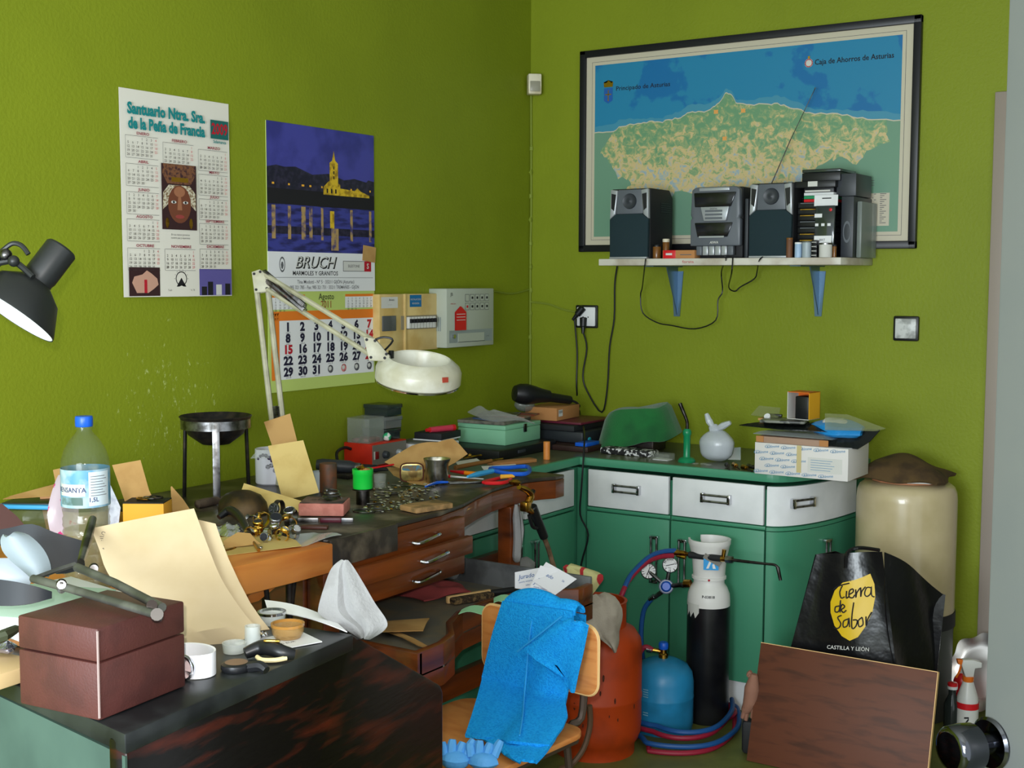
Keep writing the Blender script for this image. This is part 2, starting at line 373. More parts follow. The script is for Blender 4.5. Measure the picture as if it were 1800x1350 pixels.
for u in (.33, .67): ell(papr2, u, .42, .075, .022, Z + .001); ell(ink, u, .42, .03, .02, Z + .0012)
ell(mat('print_lip', (150, 62, 58), .6), .5, .2, .13, .03, Z + .001)
for u in (.14, .82): ell(brass, u, .1, .05, .08, Z + .001)
b.text(inkg, 'En tus manos ponemos', H * .013, W * .5, H * .31, Z); b.text(inkg, 'nuestra paz y esperanza', H * .013, W * .5, H * .294, Z)
b.out('face_picture', t)
b = B(); pk = mat('print_rose_cave', (196, 150, 130), .6)
b.rect(gb, W * .035, H * .005, W * .305, H * .145, Z); b.poly(pk, [(W * x, H * y) for x, y in ((.06, .07), (.08, .1), (.15, .11), (.19, .13), (.23, .115), (.28, .09), (.29, .06), (.25, .04), (.2, .02), (.1, .02))], Z + .0003); b.rect(redink, W * .165, H * .02, W * .19, H * .085, Z + .0006)
b.rect(mat('print_dusk_blue', (92, 84, 150), .6), W * .67, H * .005, W * .985, H * .14, Z)
for x, h in ((.69, .05), (.75, .075), (.92, .065)): b.rect(ink, W * x, H * .006, W * (x + .05), H * h, Z + .0004)
b.rect(papr2, W * .83, H * .006, W * .885, H * .06, Z + .0004)
b.lathe(ink, [(W * .045, 0), (W * .052, 0)], 24, T(W * .5, H * .09, Z)); b.poly(ink, [(W * x, H * y) for x, y in ((.455, .05), (.5, .095), (.545, .05))], Z)
for i in range(8): a_ = math.pi * i / 7; b.rect(ink, W * .5 + W * .062 * math.cos(a_) - .001, H * .09 + W * .062 * math.sin(a_) - .001, W * .5 + W * .062 * math.cos(a_) + .001, H * .09 + W * .062 * math.sin(a_) + .001, Z)
b.text(tink, 'Teléfonos: CONVENTO 923 16 41 78', H * .014, W * .5, H * .032, Z, sx=.8); b.text(tink, 'MOVIL 619 67 58 98', H * .014, W * .52, H * .018, Z, sx=.8)
b.out('foot_pictures', t)
# ---- photo calendar
a = at(465, 211, x=0); c = at(657, 672, x=0); W = c.y - a.y; H = a.z - c.z; M2 = WALLL(a.y, c.z, .002)
t = thing('photo_calendar', 'tall calendar with a night photograph of a lit church and large dates', 'calendar', M2)
f = lambda py: (at(555, py, x=0).z - c.z)
yp, yh, yb = f(444), f(512), 0
lime = mat('calendar_backing_lime', (186, 204, 110), .7)
B().box(lime, (W / 2, H / 2, .002), (W, H, .003)).out('backing_card', t)
b = B(); z0 = .0045; HP = H - yp; Q = lambda u, v: (W * u, yp + HP * v)
night = mat('print_night_sky', (66, 66, 150), .35, col2=(52, 52, 126), ns=9); hill = mat('print_dark_town', (26, 24, 44), .35, col2=(44, 40, 62), ns=60); lit = mat('print_lit_stone', (214, 178, 44), .4, col2=(150, 118, 26), ns=50); watr = mat('print_night_water', (58, 62, 140), .35, col2=(34, 34, 84), ns=14, st=(1, 4, 1)); refl = mat('print_reflection', (170, 140, 90), .4, col2=(70, 64, 110), ns=40)
def q4(m, u0, v0, u1, v1, z): b.rect(m, *Q(u0, v0), *Q(u1, v1), z)
q4(night, 0, 0, 1, 1, z0); b.poly(hill, [Q(*p) for p in ((0, .48), (1, .48), (1, .61), (.94, .62), (.92, .6), (.8, .62), (.7, .6), (.55, .64), (.4, .62), (.25, .67), (.15, .66), (.08, .67), (0, .65))], z0 + .0003)
q4(watr, 0, 0, 1, .39, z0 + .0003); q4(ink, 0, .37, 1, .49, z0 + .0005); q4(hill, 0, .14, 1, .2, z0 + .0005)
b.poly(lit, [Q(*p) for p in ((.56, .57), (.56, .73), (.585, .75), (.6, .83), (.615, .75), (.64, .73), (.64, .57))], z0 + .0008)
b.poly(lit, [Q(*p) for p in ((.5, .47), (.5, .53), (.55, .58), (.62, .58), (.66, .56), (.66, .53), (.8, .52), (.83, .545), (.86, .52), (.95, .49), (.95, .47))], z0 + .0009)
for i in range(3): q4(ink, .595, .6 + .04 * i, .605, .625 + .04 * i, z0 + .0011)
for u in (.53, .57, .61): q4(ink, u, .485, u + .014, .52, z0 + .0012)
for u, s_ in ((.04, .02), (.18, .016), (.3, .024), (.37, .018), (.48, .012), (.76, .014), (.95, .014)): q4(yel, u, .52, u + s_, .535, z0 + .0011); q4(refl, u - .005, .1, u + s_ * 1.4, .36, z0 + .0011)
q4(lit, .56, .2, .6, .34, z0 + .0012); q4(refl, .57, .02, .64, .2, z0 + .0011)
b.out('church_photo', t)
b = B(); b.box(mat('calendar_banner_white', (226, 226, 228), .5), (W / 2, (yp + yh) / 2, .0045), (W, yp - yh, .003)); z0 = .0063; hb = yp - yh; R2 = lambda v: yh + hb * v
b.text(ink, 'BRUCH', hb * .42, W * .42, R2(.72), z0, bold=.03, shear=.3, sx=1.1); b.text(papr2, 'BRUCH', hb * .42, W * .413, R2(.735), z0 + .0005, bold=-.012, shear=.3, sx=1.1)
b.text(ink, 'MARMOLES Y GRANITOS', hb * .155, W * .42, R2(.46), z0, bold=.015); b.rect(inkg, W * .02, R2(.36), W * .98, R2(.35), z0)
b.text(inkg, 'Tina Modotti - Nº 5 · 33211 GIJÓN (Asturias)', hb * .125, W * .52, R2(.24), z0, bold=.01, sx=.95); b.text(inkg, '985 321 785 - Fax: 985 321 731 · 33211 TREMAÑES - GIJÓN', hb * .125, W * .51, R2(.1), z0, bold=.01, sx=.86)
b.rect(inkg, W * .68, R2(.52), W * .95, R2(.8), z0); b.rect(papr2, W * .684, R2(.535), W * .946, R2(.785), z0 + .0003); b.text(ink, 'SILESTONE', hb * .1, W * .785, R2(.66), z0 + .0006); b.rect(redink, W * .89, R2(.52), W * .96, R2(.8), z0 + .0006); b.text(papr2, 'S', hb * .2, W * .925, R2(.66), z0 + .001, bold=.02)
b.lathe(inkg, [(hb * .1, 0), (hb * .13, 0)], 18, T(W * .12, R2(.68), z0), sx=.8, sy=1.5); b.poly(inkg, [(W * .12 + hb * .05 * math.cos(i), R2(.66) + hb * .1 * math.sin(i)) for i in range(6)], z0)
b.out('printed_banner', t)
b = B(); g0 = f(548); oc = mat('calendar_orange', (226, 122, 34), .6); pad = mat('calendar_pad_white', (226, 226, 226), .6)
b.rect(pad, W * .09, H * .045, W * .985, g0, .005); b.rect(oc, W * .02, g0 - H * .03, W * .985, g0 + H * .005, .0053); b.rect(oc, W * .02, H * .045, W * .09, g0, .0053)
for x0_ in (.03, .7): b.rect(pad, W * x0_, g0 + H * .012, W * (x0_ + .29), yh - H * .012, .005); b.rect(oc, W * x0_, yh - H * .022, W * (x0_ + .29), yh - H * .012, .0053); 
for x0_ in (.03, .7):
    for i in range(31): b.text(tink, str(i + 1), H * .011, W * (x0_ + .03 + .038 * (i % 7)), yh - H * (.03 + .0105 * (i // 7)), .0056)
b.text(ink, 'Agosto', H * .034, W * .52, (yh + g0) / 2 + H * .018, .0053, sx=.9); b.text(mat('year_red_brown', (150, 54, 40), .6), '2011', H * .04, W * .52, (yh + g0) / 2 - H * .013, .0053, sx=.85)
navy = mat('date_navy_ink', (28, 24, 52), .6)
for d in range(31):
    r_, c_ = d // 7, d % 7; pt_ = (g0 - H * .085) / 5; y = g0 - H * .038 - pt_ * (r_ + .42)
    b.text(redink if c_ == 6 or d == 14 else navy, str(d + 1), pt_ * 1.04, W * (.165 + .129 * c_), y, .0056, bold=.055, sx=1.12)
    b.text(inkg, 'santo ' + str(d), H * .008, W * (.165 + .129 * c_), y - pt_ * .47, .0056)
for k in range(4):
    cx = W * (.165 + .129 * (3 + k)); cy = g0 - H * .038 - pt_ * 4.42
    b.lathe(lred if k == 1 else inkg, [(0, 0), (H * .016, 0)], 16, T(cx, cy, .0055)); b.lathe(papr2, [(0, 0), (H * .009, 0)], 12, T(cx - H * .003, cy + H * .002, .0058))
b.out('date_pad', t)
tag(B().box(kraft, (W * .94, yp + H * .0, .0075), (W * .13, H * .062, .0015), rz=-6).out('paper_scrap', t), 'brown paper scrap')
# ---- fuse board
a = at(652, 517, x=0); c = at(757, 613, x=0); W = at(757, 560, x=0).y - a.y - .002; H = a.z - c.z; M3 = WALLL(a.y - .0, c.z, .002)
t = thing('fuse_board', 'yellowed fuse board with a row of breakers beside the calendar', 'fuse board', M3)
yb_ = mat('yellowed_plastic', (214, 188, 126), .5, col2=(196, 164, 98), ns=8)
b = B(); b.box(yb_, (W * .2, H / 2, .018), (W * .39, H, .036), bev=.004); b.box(yb_, (W * .7, H / 2, .018), (W * .6, H, .036), bev=.004); b.box(mat('breaker_strip_tan', (140, 130, 108), .7), (W * .66, H * .5, .0365), (W * .62, H * .24, .002)); b.box(concr, (W * .15, H * .5, .038), (W * .22, H * .26, .006), bev=.002); b.box(yb_, (W * .41, H / 2, .04), (.006, H, .006))  # thin plate behind the breakers is darker and greyer than the case
b.out('case', t)
for k in range(9):
    x = W * (.455 + .052 * k); b = B(); b.box(papr2, (x, H * .5, .044), (W * .047, H * .2, .018), bev=.001); b.box(ink, (x, H * .53, .056), (W * .03, H * .07, .008), bev=.001); b.out('breaker', t)
b = B(); b.rect(mat('blue_sticker', (18, 104, 158), .5), W * .5, H * .77, W * .7, H * .98, .0365); b.text(papr2, 'INSTALACION', H * .045, W * .6, H * .9, .037); b.text(papr2, 'REVISADA', H * .045, W * .6, H * .83, .037); b.out('blue_sticker', t)
b = B(); b.rect(papr2, W * .03, H * .76, W * .3, H * .95, .0365); b.text(ink, 'Boletin', H * .05, W * .2, H * .9, .037); b.text(inkg, '- - - - -', H * .04, W * .17, H * .82, .037); b.out('paper_sticker', t)
# ---- alarm panel
a = at(785, 505, x=.085); c = at(868, 608, x=.085); W = c.y - a.y; H = at(826, 507, x=.085).z - at(826, 609, x=.085).z; M4 = WALLL(a.y, at(826, 609, x=.085).z, .0)
t = thing('alarm_panel', 'grey metal control box with a red tag on the left wall', 'control box', M4)
gm = mat('grey_enamel', (176, 182, 168), .42); gm2 = mat('grey_enamel_strip', (140, 150, 148), .5)
b = B(); b.box(gm, (W / 2, H / 2, .0425), (W, H, .085), bev=.004)
for i in range(5): b.box(gm2, (-.0005, H * (.4 + .0), .02 + .009 * i), (.002, H * .24, .004))
b.out('case', t)
b = B(); b.rect(gm2, W * .05, H * .08, W * .96, H * .29, .0856); b.box(gm, (W * .5, H * .16, .087), (W * .55, H * .15, .002)); b.rect(ink, W * .22, H * .085, W * .78, H * .092, .0884); b.out('lower_strip', t)
b = B()
for i in range(10):
    x = W * (.42 + .105 * (i % 5)); y = H * (.84 if i < 5 else .69); b.rect(inkg, x - W * .043, y - H * .062, x + W * .043, y + H * .062, .0856); b.rect(gm, x - W * .036, y - H * .055, x + W * .036, y + H * .055, .0859)
    if i: b.cyl(ink if i != 5 else redink, (x, y, .0855), (x, y, .0875), W * .016, n=10)
b.out('indicator_windows', t); b = B(); b.text(ink, 'JB', H * .08, W * .1, H * .9, .0857); b.text(redink, 'ATENCION', H * .03, W * .13, H * .74, .0857); b.text(inkg, 'central', H * .028, W * .85, H * .17, .0882); b.out('lettering', t)
b = B(); b.poly(redp, [(W * x, H * y) for x, y in ((.16, .29), (.38, .29), (.38, .6), (.27, .7), (.16, .6))], .0865); b.poly(redp, [(W * x, H * y) for x, y in ((.16, .29), (.38, .29), (.38, .6), (.27, .7), (.16, .6))], .0905)
for i in range(3): b.rect(papr2, W * .18, H * (.46 + .05 * i), W * .36, H * (.47 + .05 * i), .0908)
b.out('red_tag', t)
B().cyl(chrome, (W * .13, H * .19, .085), (W * .13, H * .19, .093), .008, n=18).out('lock', t)
# ---- cables and sensor in the corner
b = B(); pts = [at(868, 512, x=.004) , at(900, 516, x=.004), at(930, 509, x=.004)]; b.tube(mat('painted_cable', (126, 140, 44), .6), [p for p in pts], .004, 6)
tag(b.out('wire', None), 'green painted wire from the grey control box to the corner', 'wire')
pc = MATS['painted_cable']
b = B(); b.tube(pc, [V((.006, -.008, at(933, 165, x=0).z)), V((.008, -.006, 1.8)), V((.006, -.008, 1.6)), V((.007, -.007, at(934, 700, x=0).z))], .0045, 6)
for i in range(9): z = 1.25 + .1 * i; b.ball(pc, (.007, -.007, z), .008, (1, 1, 1.6), n=8, lump=.2, seed=i)
tag(b.out('wire', None), 'green painted wire running down the room corner', 'wire')
b = B(); s0 = at(944, 531, y=0); s1 = at(1015, 548, y=0); b.tube(pc, [V((.01, -.006, s0.z)), V(lerp(s0, s1, .3)) + V((0, -.005, .004)), V(lerp(s0, s1, .7)) + V((0, -.005, -.004)), V(s1) + V((0, -.006, 0))], .0045, 6)
tag(b.out('wire', None), 'green painted wire from the corner to the double socket', 'wire')
a = at(922, 131, y=-.06); c = at(946, 165, y=-.06); t = thing('motion_sensor', 'small ivory motion sensor high in the room corner', 'sensor', frame(V((.052, -.052, (a.z + c.z) / 2)), (1, .9, 0), (0, 0, 1)))
h_ = a.z - c.z; b = B(); b.box(ivory, (0, 0, -.012), (.056, h_, .05), bev=.006); b.out('housing', t); b = B(); b.box(mat('sensor_lens', (150, 146, 128), .3), (0, -h_ * .12, .0145), (.042, h_ * .5, .006), bev=.002); b.out('lens', t)
# ================================================================ things on the back wall
# ---- socket, plugs, blank plate
a = at(1014, 536, y=0); c = at(1052, 577, y=0); W = c.x - a.x; H = a.z - c.z; MS = WALLB((a.x + c.x) / 2, (a.z + c.z) / 2, .0)
t = thing('wall_socket', 'white double wall socket in a black surround with two black plugs', 'socket', MS)
b = B(); b.box(blackp, (0, 0, .006), (W, H, .012), bev=.005); b.out('surround', t)
b = B(); b.box(white, (0, 0, .011), (W * .84, H * .84, .012), bev=.006)
for x in (-.012, .012): b.cyl(ink, (x, -.002, .016), (x, -.002, .0175), .003, n=8)
b.out('plate', t)
sx, sz = (a.x + c.x) / 2, (a.z + c.z) / 2
def wirething(name, label, pts, r, plug=None, cat='cable', m=None, extra=None):
    t_ = thing(name, label, cat, loc=pts[0]); o_ = V(pts[0])
    b_ = B(); b_.tube(m or blackp, [V(p) - o_ for p in pts], r, 7); b_.out('cord', t_)
    if plug: b_ = B(); d = V(plug[1]) - V(plug[0]); p0 = V(plug[0]) - o_; b_.cyl(blackp, p0, p0 + d * .6, .016, .014, 12, bev=.003); b_.cyl(blackp, p0 + d * .55, p0 + d, .010, .006, 10); b_.out('plug', t_)
    return t_
W_ = lambda px, py, off=.012: at(px, py, y=0) + V((0, -off, 0))
up_ = W_(1022, 548, .035); lo_ = W_(1030, 566, .035)
wirething('power_cable', 'thin black cord falling from the upper socket plug down to the counter corner', [W_(1016, 560, .03), W_(1017, 620), W_(1016, 680), W_(1022, 725, .014)] + [at(1027, 760, y=-.5), at(1026, 800, y=-.6), at(1022, 860, y=-.62), at(1020, 905, y=-.61), at(1034, 940, y=-.61), at(1022, 990, y=-.61), at(1018, 1030, y=-.62), at(1015, 1090, y=-.64)], .0035, (W_(1030, 540, .022), W_(1014, 562, .035)))
wirething('power_cable', 'black cord looping from the lower socket plug up to the wall shelf', [W_(1031, 582, .03), W_(1034, 612), W_(1027, 660), W_(1036, 690), W_(1062, 724, .02), W_(1070, 680), W_(1074, 610), W_(1082, 560), W_(1083, 500), W_(1089, 468, .02)], .0035, (W_(1030, 558, .02), W_(1031, 586, .03)))
a = at(1572, 555, y=0); c = at(1616, 600, y=0); W = c.x - a.x; H = a.z - c.z; t = thing('blank_wall_plate', 'square white cover plate with a black rim right of the map', 'wall plate', WALLB((a.x + c.x) / 2, (a.z + c.z) / 2))
B().box(blackp, (0, 0, .007), (W, H, .014), bev=.007).out('rim', t); B().box(mat('marbled_white', (206, 208, 206), .35, col2=(150, 152, 150), ns=30), (0, 0, .013), (W * .82, H * .8, .01), bev=.004).out('cover', t)

# ---- map
a = at(1024, 92, y=0); c = at(1612, 437, y=0); W = c.x - a.x; H = a.z - c.z; MM = WALLB(a.x, c.z, .0)
t = thing('framed_map', 'large black-framed relief map of a coastal region on the back wall', 'map', MM)
fr = .028; b = B(); fm_ = mat('black_frame', (22, 22, 28), .4)
for q_ in ((W / 2, fr / 2, .012, W, fr, .024), (W / 2, H - fr / 2, .012, W, fr, .024), (fr / 2, H / 2, .012, fr, H, .024), (W - fr / 2, H / 2, .012, fr, H, .024)): b.box(fm_, q_[:3], q_[3:], bev=.003)
b.out('frame', t)
mb = mat('map_border_cream', (196, 188, 166), .4)
b = B(); b.box(mb, (W / 2, H / 2, .008), (W - .02, H - .02, .008)); z0 = .0125
mx0, mx1, my0, my1 = .068, W - .068, .062, H - .062; Q = lambda u, v: (lerp(mx0, mx1, u), lerp(my0, my1, v))
b.rect(inkg, mx0 - .014, my0 - .014, mx1 + .014, my1 + .014, z0); b.rect(mb, mx0 - .0125, my0 - .0125, mx1 + .0125, my1 + .0125, z0 + .0002)
b.out('map_margin', t)
sea = mat('map_sea', (40, 128, 168), .35, col2=(28, 108, 164), ns=3.5, lo=.52, hi=.54, spec=.4); sh1 = mat('map_shelf_sea', (66, 140, 168), .35); neigh = mat('map_neighbour_green', (108, 148, 124), .35)
b = B(); b.rect(sea, *Q(0, 0), *Q(1, 1), z0 + .0004); z1 = z0 + .0007
coast = [(0, .61), (.06, .605), (.1, .635), (.16, .64), (.2, .65), (.24, .64), (.27, .655), (.31, .655), (.34, .685), (.38, .68), (.42, .70), (.445, .735), (.46, .775), (.48, .76), (.5, .71), (.54, .70), (.6, .70), (.64, .69), (.68, .665), (.73, .635), (.8, .62), (.86, .6), (.92, .58), (1, .565)]
r2 = random.Random(3); cst = []
for i in range(len(coast) - 1):
    for j in range(4): p = lerp(V(coast[i]), V(coast[i + 1]), j / 4); cst.append((p.x, p.y + r2.uniform(-.006, .006)))
cst.append(coast[-1])
b.poly(sh1, [Q(max(0, min(1, x)), y + .035 + .012 * math.sin(x * 22)) for x, y in cst] + [Q(1, .4), Q(0, .4)], z1 + .0002)
b.poly(mb, [Q(x, y + .006) for x, y in cst] + [Q(1, .4), Q(0, .4)], z1 + .0004)
b.poly(neigh, [Q(x, y) for x, y in cst] + [Q(1, 0), Q(0, 0)], z1 + .0006)
b.out('sea_and_neighbours', t)
ml = bpy.data.materials.new('map_relief'); ml.use_nodes = True; N = ml.node_tree.nodes; L = ml.node_tree.links; pb = N['Principled BSDF']; pb.inputs['Roughness'].default_value = .4
tc = N.new('ShaderNodeTexCoord'); n1 = N.new('ShaderNodeTexNoise'); n1.inputs['Scale'].default_value = 34; n1.inputs['Detail'].default_value = 9; n1.inputs['Roughness'].default_value = .68; n1.inputs['Distortion'].default_value = .7; L.new(tc.outputs['Object'], n1.inputs['Vector'])
sp = N.new('ShaderNodeSeparateXYZ'); L.new(tc.outputs['Object'], sp.inputs[0]); mr = N.new('ShaderNodeMapRange'); mr.inputs[1].default_value = H * .2; mr.inputs[2].default_value = H * .66; mr.inputs[3].default_value = .13; mr.inputs[4].default_value = -.14; L.new(sp.outputs['Y'], mr.inputs[0])
ad = N.new('ShaderNodeMath'); L.new(n1.outputs[0], ad.inputs[0]); L.new(mr.outputs[0], ad.inputs[1]); cr_ = N.new('ShaderNodeValToRGB'); E_ = cr_.color_ramp.elements
E_[0].position = .36; E_[0].color = lin((104, 150, 112)); E_[1].position = .46; E_[1].color = lin((150, 166, 118))
for p_, c_ in ((.5, (200, 182, 128)), (.56, (206, 182, 132)), (.60, (176, 178, 160)), (.66, (134, 168, 186)), (.75, (176, 168, 176))): e = E_.new(p_); e.color = lin(c_)
L.new(ad.outputs[0], cr_.inputs[0]); L.new(cr_.outputs[0], pb.inputs['Base Color'])
south = [(.965, .55), (.96, .5), (.97, .46), (.9, .42), (.88, .35), (.83, .4), (.8, .38), (.76, .36), (.73, .27), (.68, .24), (.62, .26), (.56, .23), (.5, .26), (.44, .22), (.38, .22), (.31, .26), (.27, .19), (.23, .2), (.19, .25), (.1, .24), (.14, .3), (.12, .33), (.09, .34), (.06, .42), (.04, .47), (.02, .5), (.05, .56)]
land = [p for p in cst if .06 <= p[0] <= .97]; so = []
for i in range(len(south) - 1):
    for j in range(3): p = lerp(V(south[i]), V(south[i + 1]), j / 3); so.append((p.x + r2.uniform(-.004, .004), p.y + r2.uniform(-.012, .012)))
b = B(); b.poly(ml, [Q(x, y) for x, y in land + so], z1 + .0009)
ct_ = mat('map_town_orange', (226, 160, 84), .5)
for u, v in ((.52, .675), (.46, .53), (.43, .68)):
    b.poly(ct_, [Q(u + .011 * math.cos(i * .785) * (1 if i % 2 else .6), v + .015 * math.sin(i * .785) * (1 if i % 2 else .7)) for i in range(8)], z1 + .0012)
b.out('relief_land', t)
b = B(); z2 = z1 + .0012; sz_ = H * .042
b.text(ink, 'Principado de Asturias', sz_ * .74, *Q(.175, .855), z2, sx=1.05, bold=.006); b.out('map_title', t); b = B(); b.text(ink, 'Caja de Ahorros de Asturias', sz_ * .8, *Q(.86, .9), z2, bold=.012, sx=.92)
cx, cy = Q(.725, .9); b.lathe(papr2, [(0, 0), (.016, 0)], 20, T(cx, cy, z2)); b.lathe(redink, [(.012, 0), (.015, 0)], 20, T(cx, cy, z2 + .0003)); b.rect(gold, cx - .004, cy + .016, cx + .004, cy + .025, z2)
b.out('map_lettering', t)
b = B(); cx, cy = Q(.05, .82); sw = .02; sh_ = mat('shield_blue', (34, 92, 168), .4)
b.poly(sh_, [(cx - sw, cy + .03), (cx + sw, cy + .03), (cx + sw, cy - .02), (cx, cy - .032), (cx - sw, cy - .02)], z2); b.rect(gold, cx - .0022, cy - .022, cx + .0022, cy + .022, z2 + .0004); b.rect(gold, cx - .014, cy + .002, cx + .014, cy + .0065, z2 + .0004)
b.poly(gold, [(cx - sw, cy + .034), (cx + sw, cy + .034), (cx + sw * 1.1, cy + .054), (cx + sw * .5, cy + .046), (cx, cy + .062), (cx - sw * .5, cy + .046), (cx - sw * 1.1, cy + .054)], z2)
b.out('coat_of_arms', t)
b = B(); x0, y0 = Q(.86, .03); x1, y1 = Q(.975, .2); b.rect(mb, x0, y0, x1, y1, z2)
for i in range(16):
    yy = lerp(y1, y0, (i + .6) / 17)
    for u0, u1 in ((.06, .3), (.38, .52), (.6, .66), (.76, .92)): b.rect(inkg, lerp(x0, x1, u0), yy, lerp(x0, x1, u1 - .05 * ((i * 7) % 3)), yy + .0022, z2 + .0003)
for i in range(3): yy = lerp(my0, my1, .24 + .012 * i); b.rect(inkg, *(Q(.87, 0)[0], yy), *(Q(.93, 0)[0], yy + .002), z2)
b.out('legend_table', t)

# ---- shelf
yf = -.30; xl = at(1052, 460, y=yf).x; xr = at(1478, 460, y=yf).x; xw = at(1516, 455, y=-.12).x
t = thing('wall_shelf', 'chipped white wall shelf on two steel brackets under the map', 'shelf', loc=(0, 0, SZ - .026))
wsh = mat('chipped_white_melamine', (206, 202, 190), .5, col2=(176, 166, 150), ns=8)
b = B(); b.prism(wsh, [(xl, yf), (xr, yf), (xw, -.14), (xw, -.002), (xl + .02, -.002)], 0, .026, bev=.003); b.text(redink, 'forata', .014, (xl + xr) / 2 - .1, 0, 0, M=frame(V((0, yf - .0006, .013)), (1, 0, 0), (0, 0, 1)) if 0 else T(0, yf - .0006, .013) @ RX(90), sx=1.4); b.out('board', t)
for px in (1187, 1436):
    p = at(px, 520, y=-.02).x; b = B(); zb = at(px, 556, y=0).z - (SZ - .026)
    bm_ = mat('blued_steel', (92, 118, 140), .35, .7)
    b.prism(bm_, [(-.026, -.02), (-.013, zb), (.013, zb), (.026, -.02)], .001, .004, frame((p, 0, 0), (1, 0, 0), (0, 0, 1)))
    b.prism(bm_, [(-.002, -.002), (-.10, -.002), (-.10, -.006), (-.012, zb + .03), (-.002, zb)], -.002, .002, frame((p, 0, 0), (0, 1, 0), (0, 0, 1)))
    b.prism(bm_, [(-.022, -.002), (.022, -.002), (.02, -.25), (-.02, -.25)], -.004, -.001, T(p, 0, 0)); b.out('bracket', t)

# ---- speakers and stereo
def speaker(x, y, w, d, h, label):
    t = thing('loudspeaker', label, 'speaker', loc=(x, y, SZ), group='stereo speakers on the wall shelf'); zz = h * .64
    b = B(); b.prism(blackm, [(-d / 2 + .02, 0), (d / 2, 0), (d / 2, h - .03), (d / 2 - .03, h), (-d / 2 + .02, h)], -w / 2, w / 2, frame((0, 0, 0), (0, 1, 0), (0, 0, 1)), bev=.003)
    for i in range(5): b.box(blackp, (w / 2, d * .2, h * .68 + .008 * i), (.004, d * .4, .003))
    b.out('cabinet', t)
    F = frame((0, -d / 2 + .02, 0), (1, 0, 0), (0, 0, 1))
    b = B(); b.prism(mat('speaker_cloth', (22, 44, 50), .85, bump=.3, bs=400), [(-w * .49, .006), (w * .49, .006), (w * .5, zz - .02), (w * .34, zz), (-w * .34, zz), (-w * .5, zz - .02)], 0, .02, F, bev=.004); b.out('grille_cloth', t)
    b = B(); b.prism(greyp, [(-w * .34, zz), (w * .34, zz), (w * .3, h - .004), (-w * .3, h - .004)], 0, .012, F, bev=.003); b.lathe(dgreyp, [(.030, 0), (.028, .006), (.018, .002), (.010, .003), (0, .006)], 22, F @ T(0, (zz + h) / 2, .012)); b.out('tweeter_panel', t)
    for s_ in (-1, 1):
        b = B(); b.prism(silverp, [(s_ * w * x_, y_) for x_, y_ in ((.3, h - .006), (.48, h - .002), (.5, zz - .02), (.36, zz - .002))][::s_], 0, .018, F, bev=.004)
        b.prism(blackp, [(s_ * w * x_, y_) for x_, y_ in ((.335, h - .022), (.45, h - .018), (.455, zz + .022), (.38, zz + .012))][::s_], .0175, .0195, F); b.out('side_port', t)
    B().box(silverp, (0, -d / 2 + .006, .004), (w * .96, .02, .007), bev=.001).out('foot_strip', t)
    return t
def bx(pl, pr, y): return at(pl, 400, y=y).x, at(pr, 400, y=y).x
x0, x1 = bx(1071, 1139, -.27); speaker((x0 + x1) / 2, -.165, x1 - x0, .21, .268, 'dark grey loudspeaker standing alone at the left end of the wall shelf')
x0, x1 = bx(1316, 1391, -.27); speaker((x0 + x1) / 2, -.165, x1 - x0, .21, .268, 'dark grey loudspeaker between the stereo unit and the stacked cases')
x0, x1 = bx(1212, 1300, -.27); w_ = x1 - x0; xc = (x0 + x1) / 2; d_ = .2; h = .262
t = thing('stereo_unit', 'grey cassette stereo with a raised telescopic aerial on the wall shelf', 'stereo', loc=(xc, -.165, SZ))
b = B(); b.box(blackm, (0, .02, h / 2), (w_ - .006, d_ - .03, h), bev=.008); b.out('case', t); F = frame((0, -d_ / 2 + .03, 0), (1, 0, 0), (0, 0, 1))
b = B(); b.prism(greyp, [(-w_ / 2, .045), (w_ / 2, .045), (w_ / 2, h * .55), (w_ * .46, h * .57), (w_ / 2, h * .6), (w_ / 2 - .004, h - .01), (w_ / 2 - .02, h), (-w_ / 2 + .02, h), (-w_ / 2 + .004, h - .01), (-w_ / 2, h * .6), (-w_ * .46, h * .57), (-w_ / 2, h * .55)], 0, .03, F, bev=.006); b.box(silverp, (-w_ * .02, h * .965, .03), (w_ * .6, .012, .006), F, bev=.002); b.out('front_panel', t)
b = B(); dark = mat('dark_glass_plastic', (20, 22, 24), .15)
b.prism(dark, [(w_ * x_, h * y_) for x_, y_ in ((-.4, .72), (-.42, .92), (.42, .92), (.32, .72))], .03, .036, F, bev=.003); b.out('disc_window', t)
b = B(); b.prism(dark, [(w_ * x_, h * y_) for x_, y_ in ((-.34, .3), (-.4, .5), (.36, .5), (.26, .3))], .03, .036, F, bev=.003); b.box(silverp, (-.01, h * .3, .035), (w_ * .5, .006, .006), F); b.out('cassette_window', t)
b = B(); b.prism(silverp, [(w_ * x_, h * y_) for x_, y_ in ((-.2, .52), (-.27, .72), (.3, .72), (.24, .52))], .03, .042, F, bev=.003)
for i in range(3): b.box(greyp, (0, h * (.56 + .05 * i), .0425), (w_ * .34, .007, .002), F)
b.text(ink, 'DIGITAL', .008, 0, h * .69, .0428, F); b.out('control_display', t)
b = B(); b.text(papr2, 'AIWA', .013, 0, h * .22, .0365, F, shear=.2, bold=.02); 
for i in range(6): b.box(silverp if i % 5 else greyp, (w_ * (-.3 + .125 * i), .028, .026), (w_ * .11, .034, .02), F, bev=.003)
b.out('piano_keys', t)
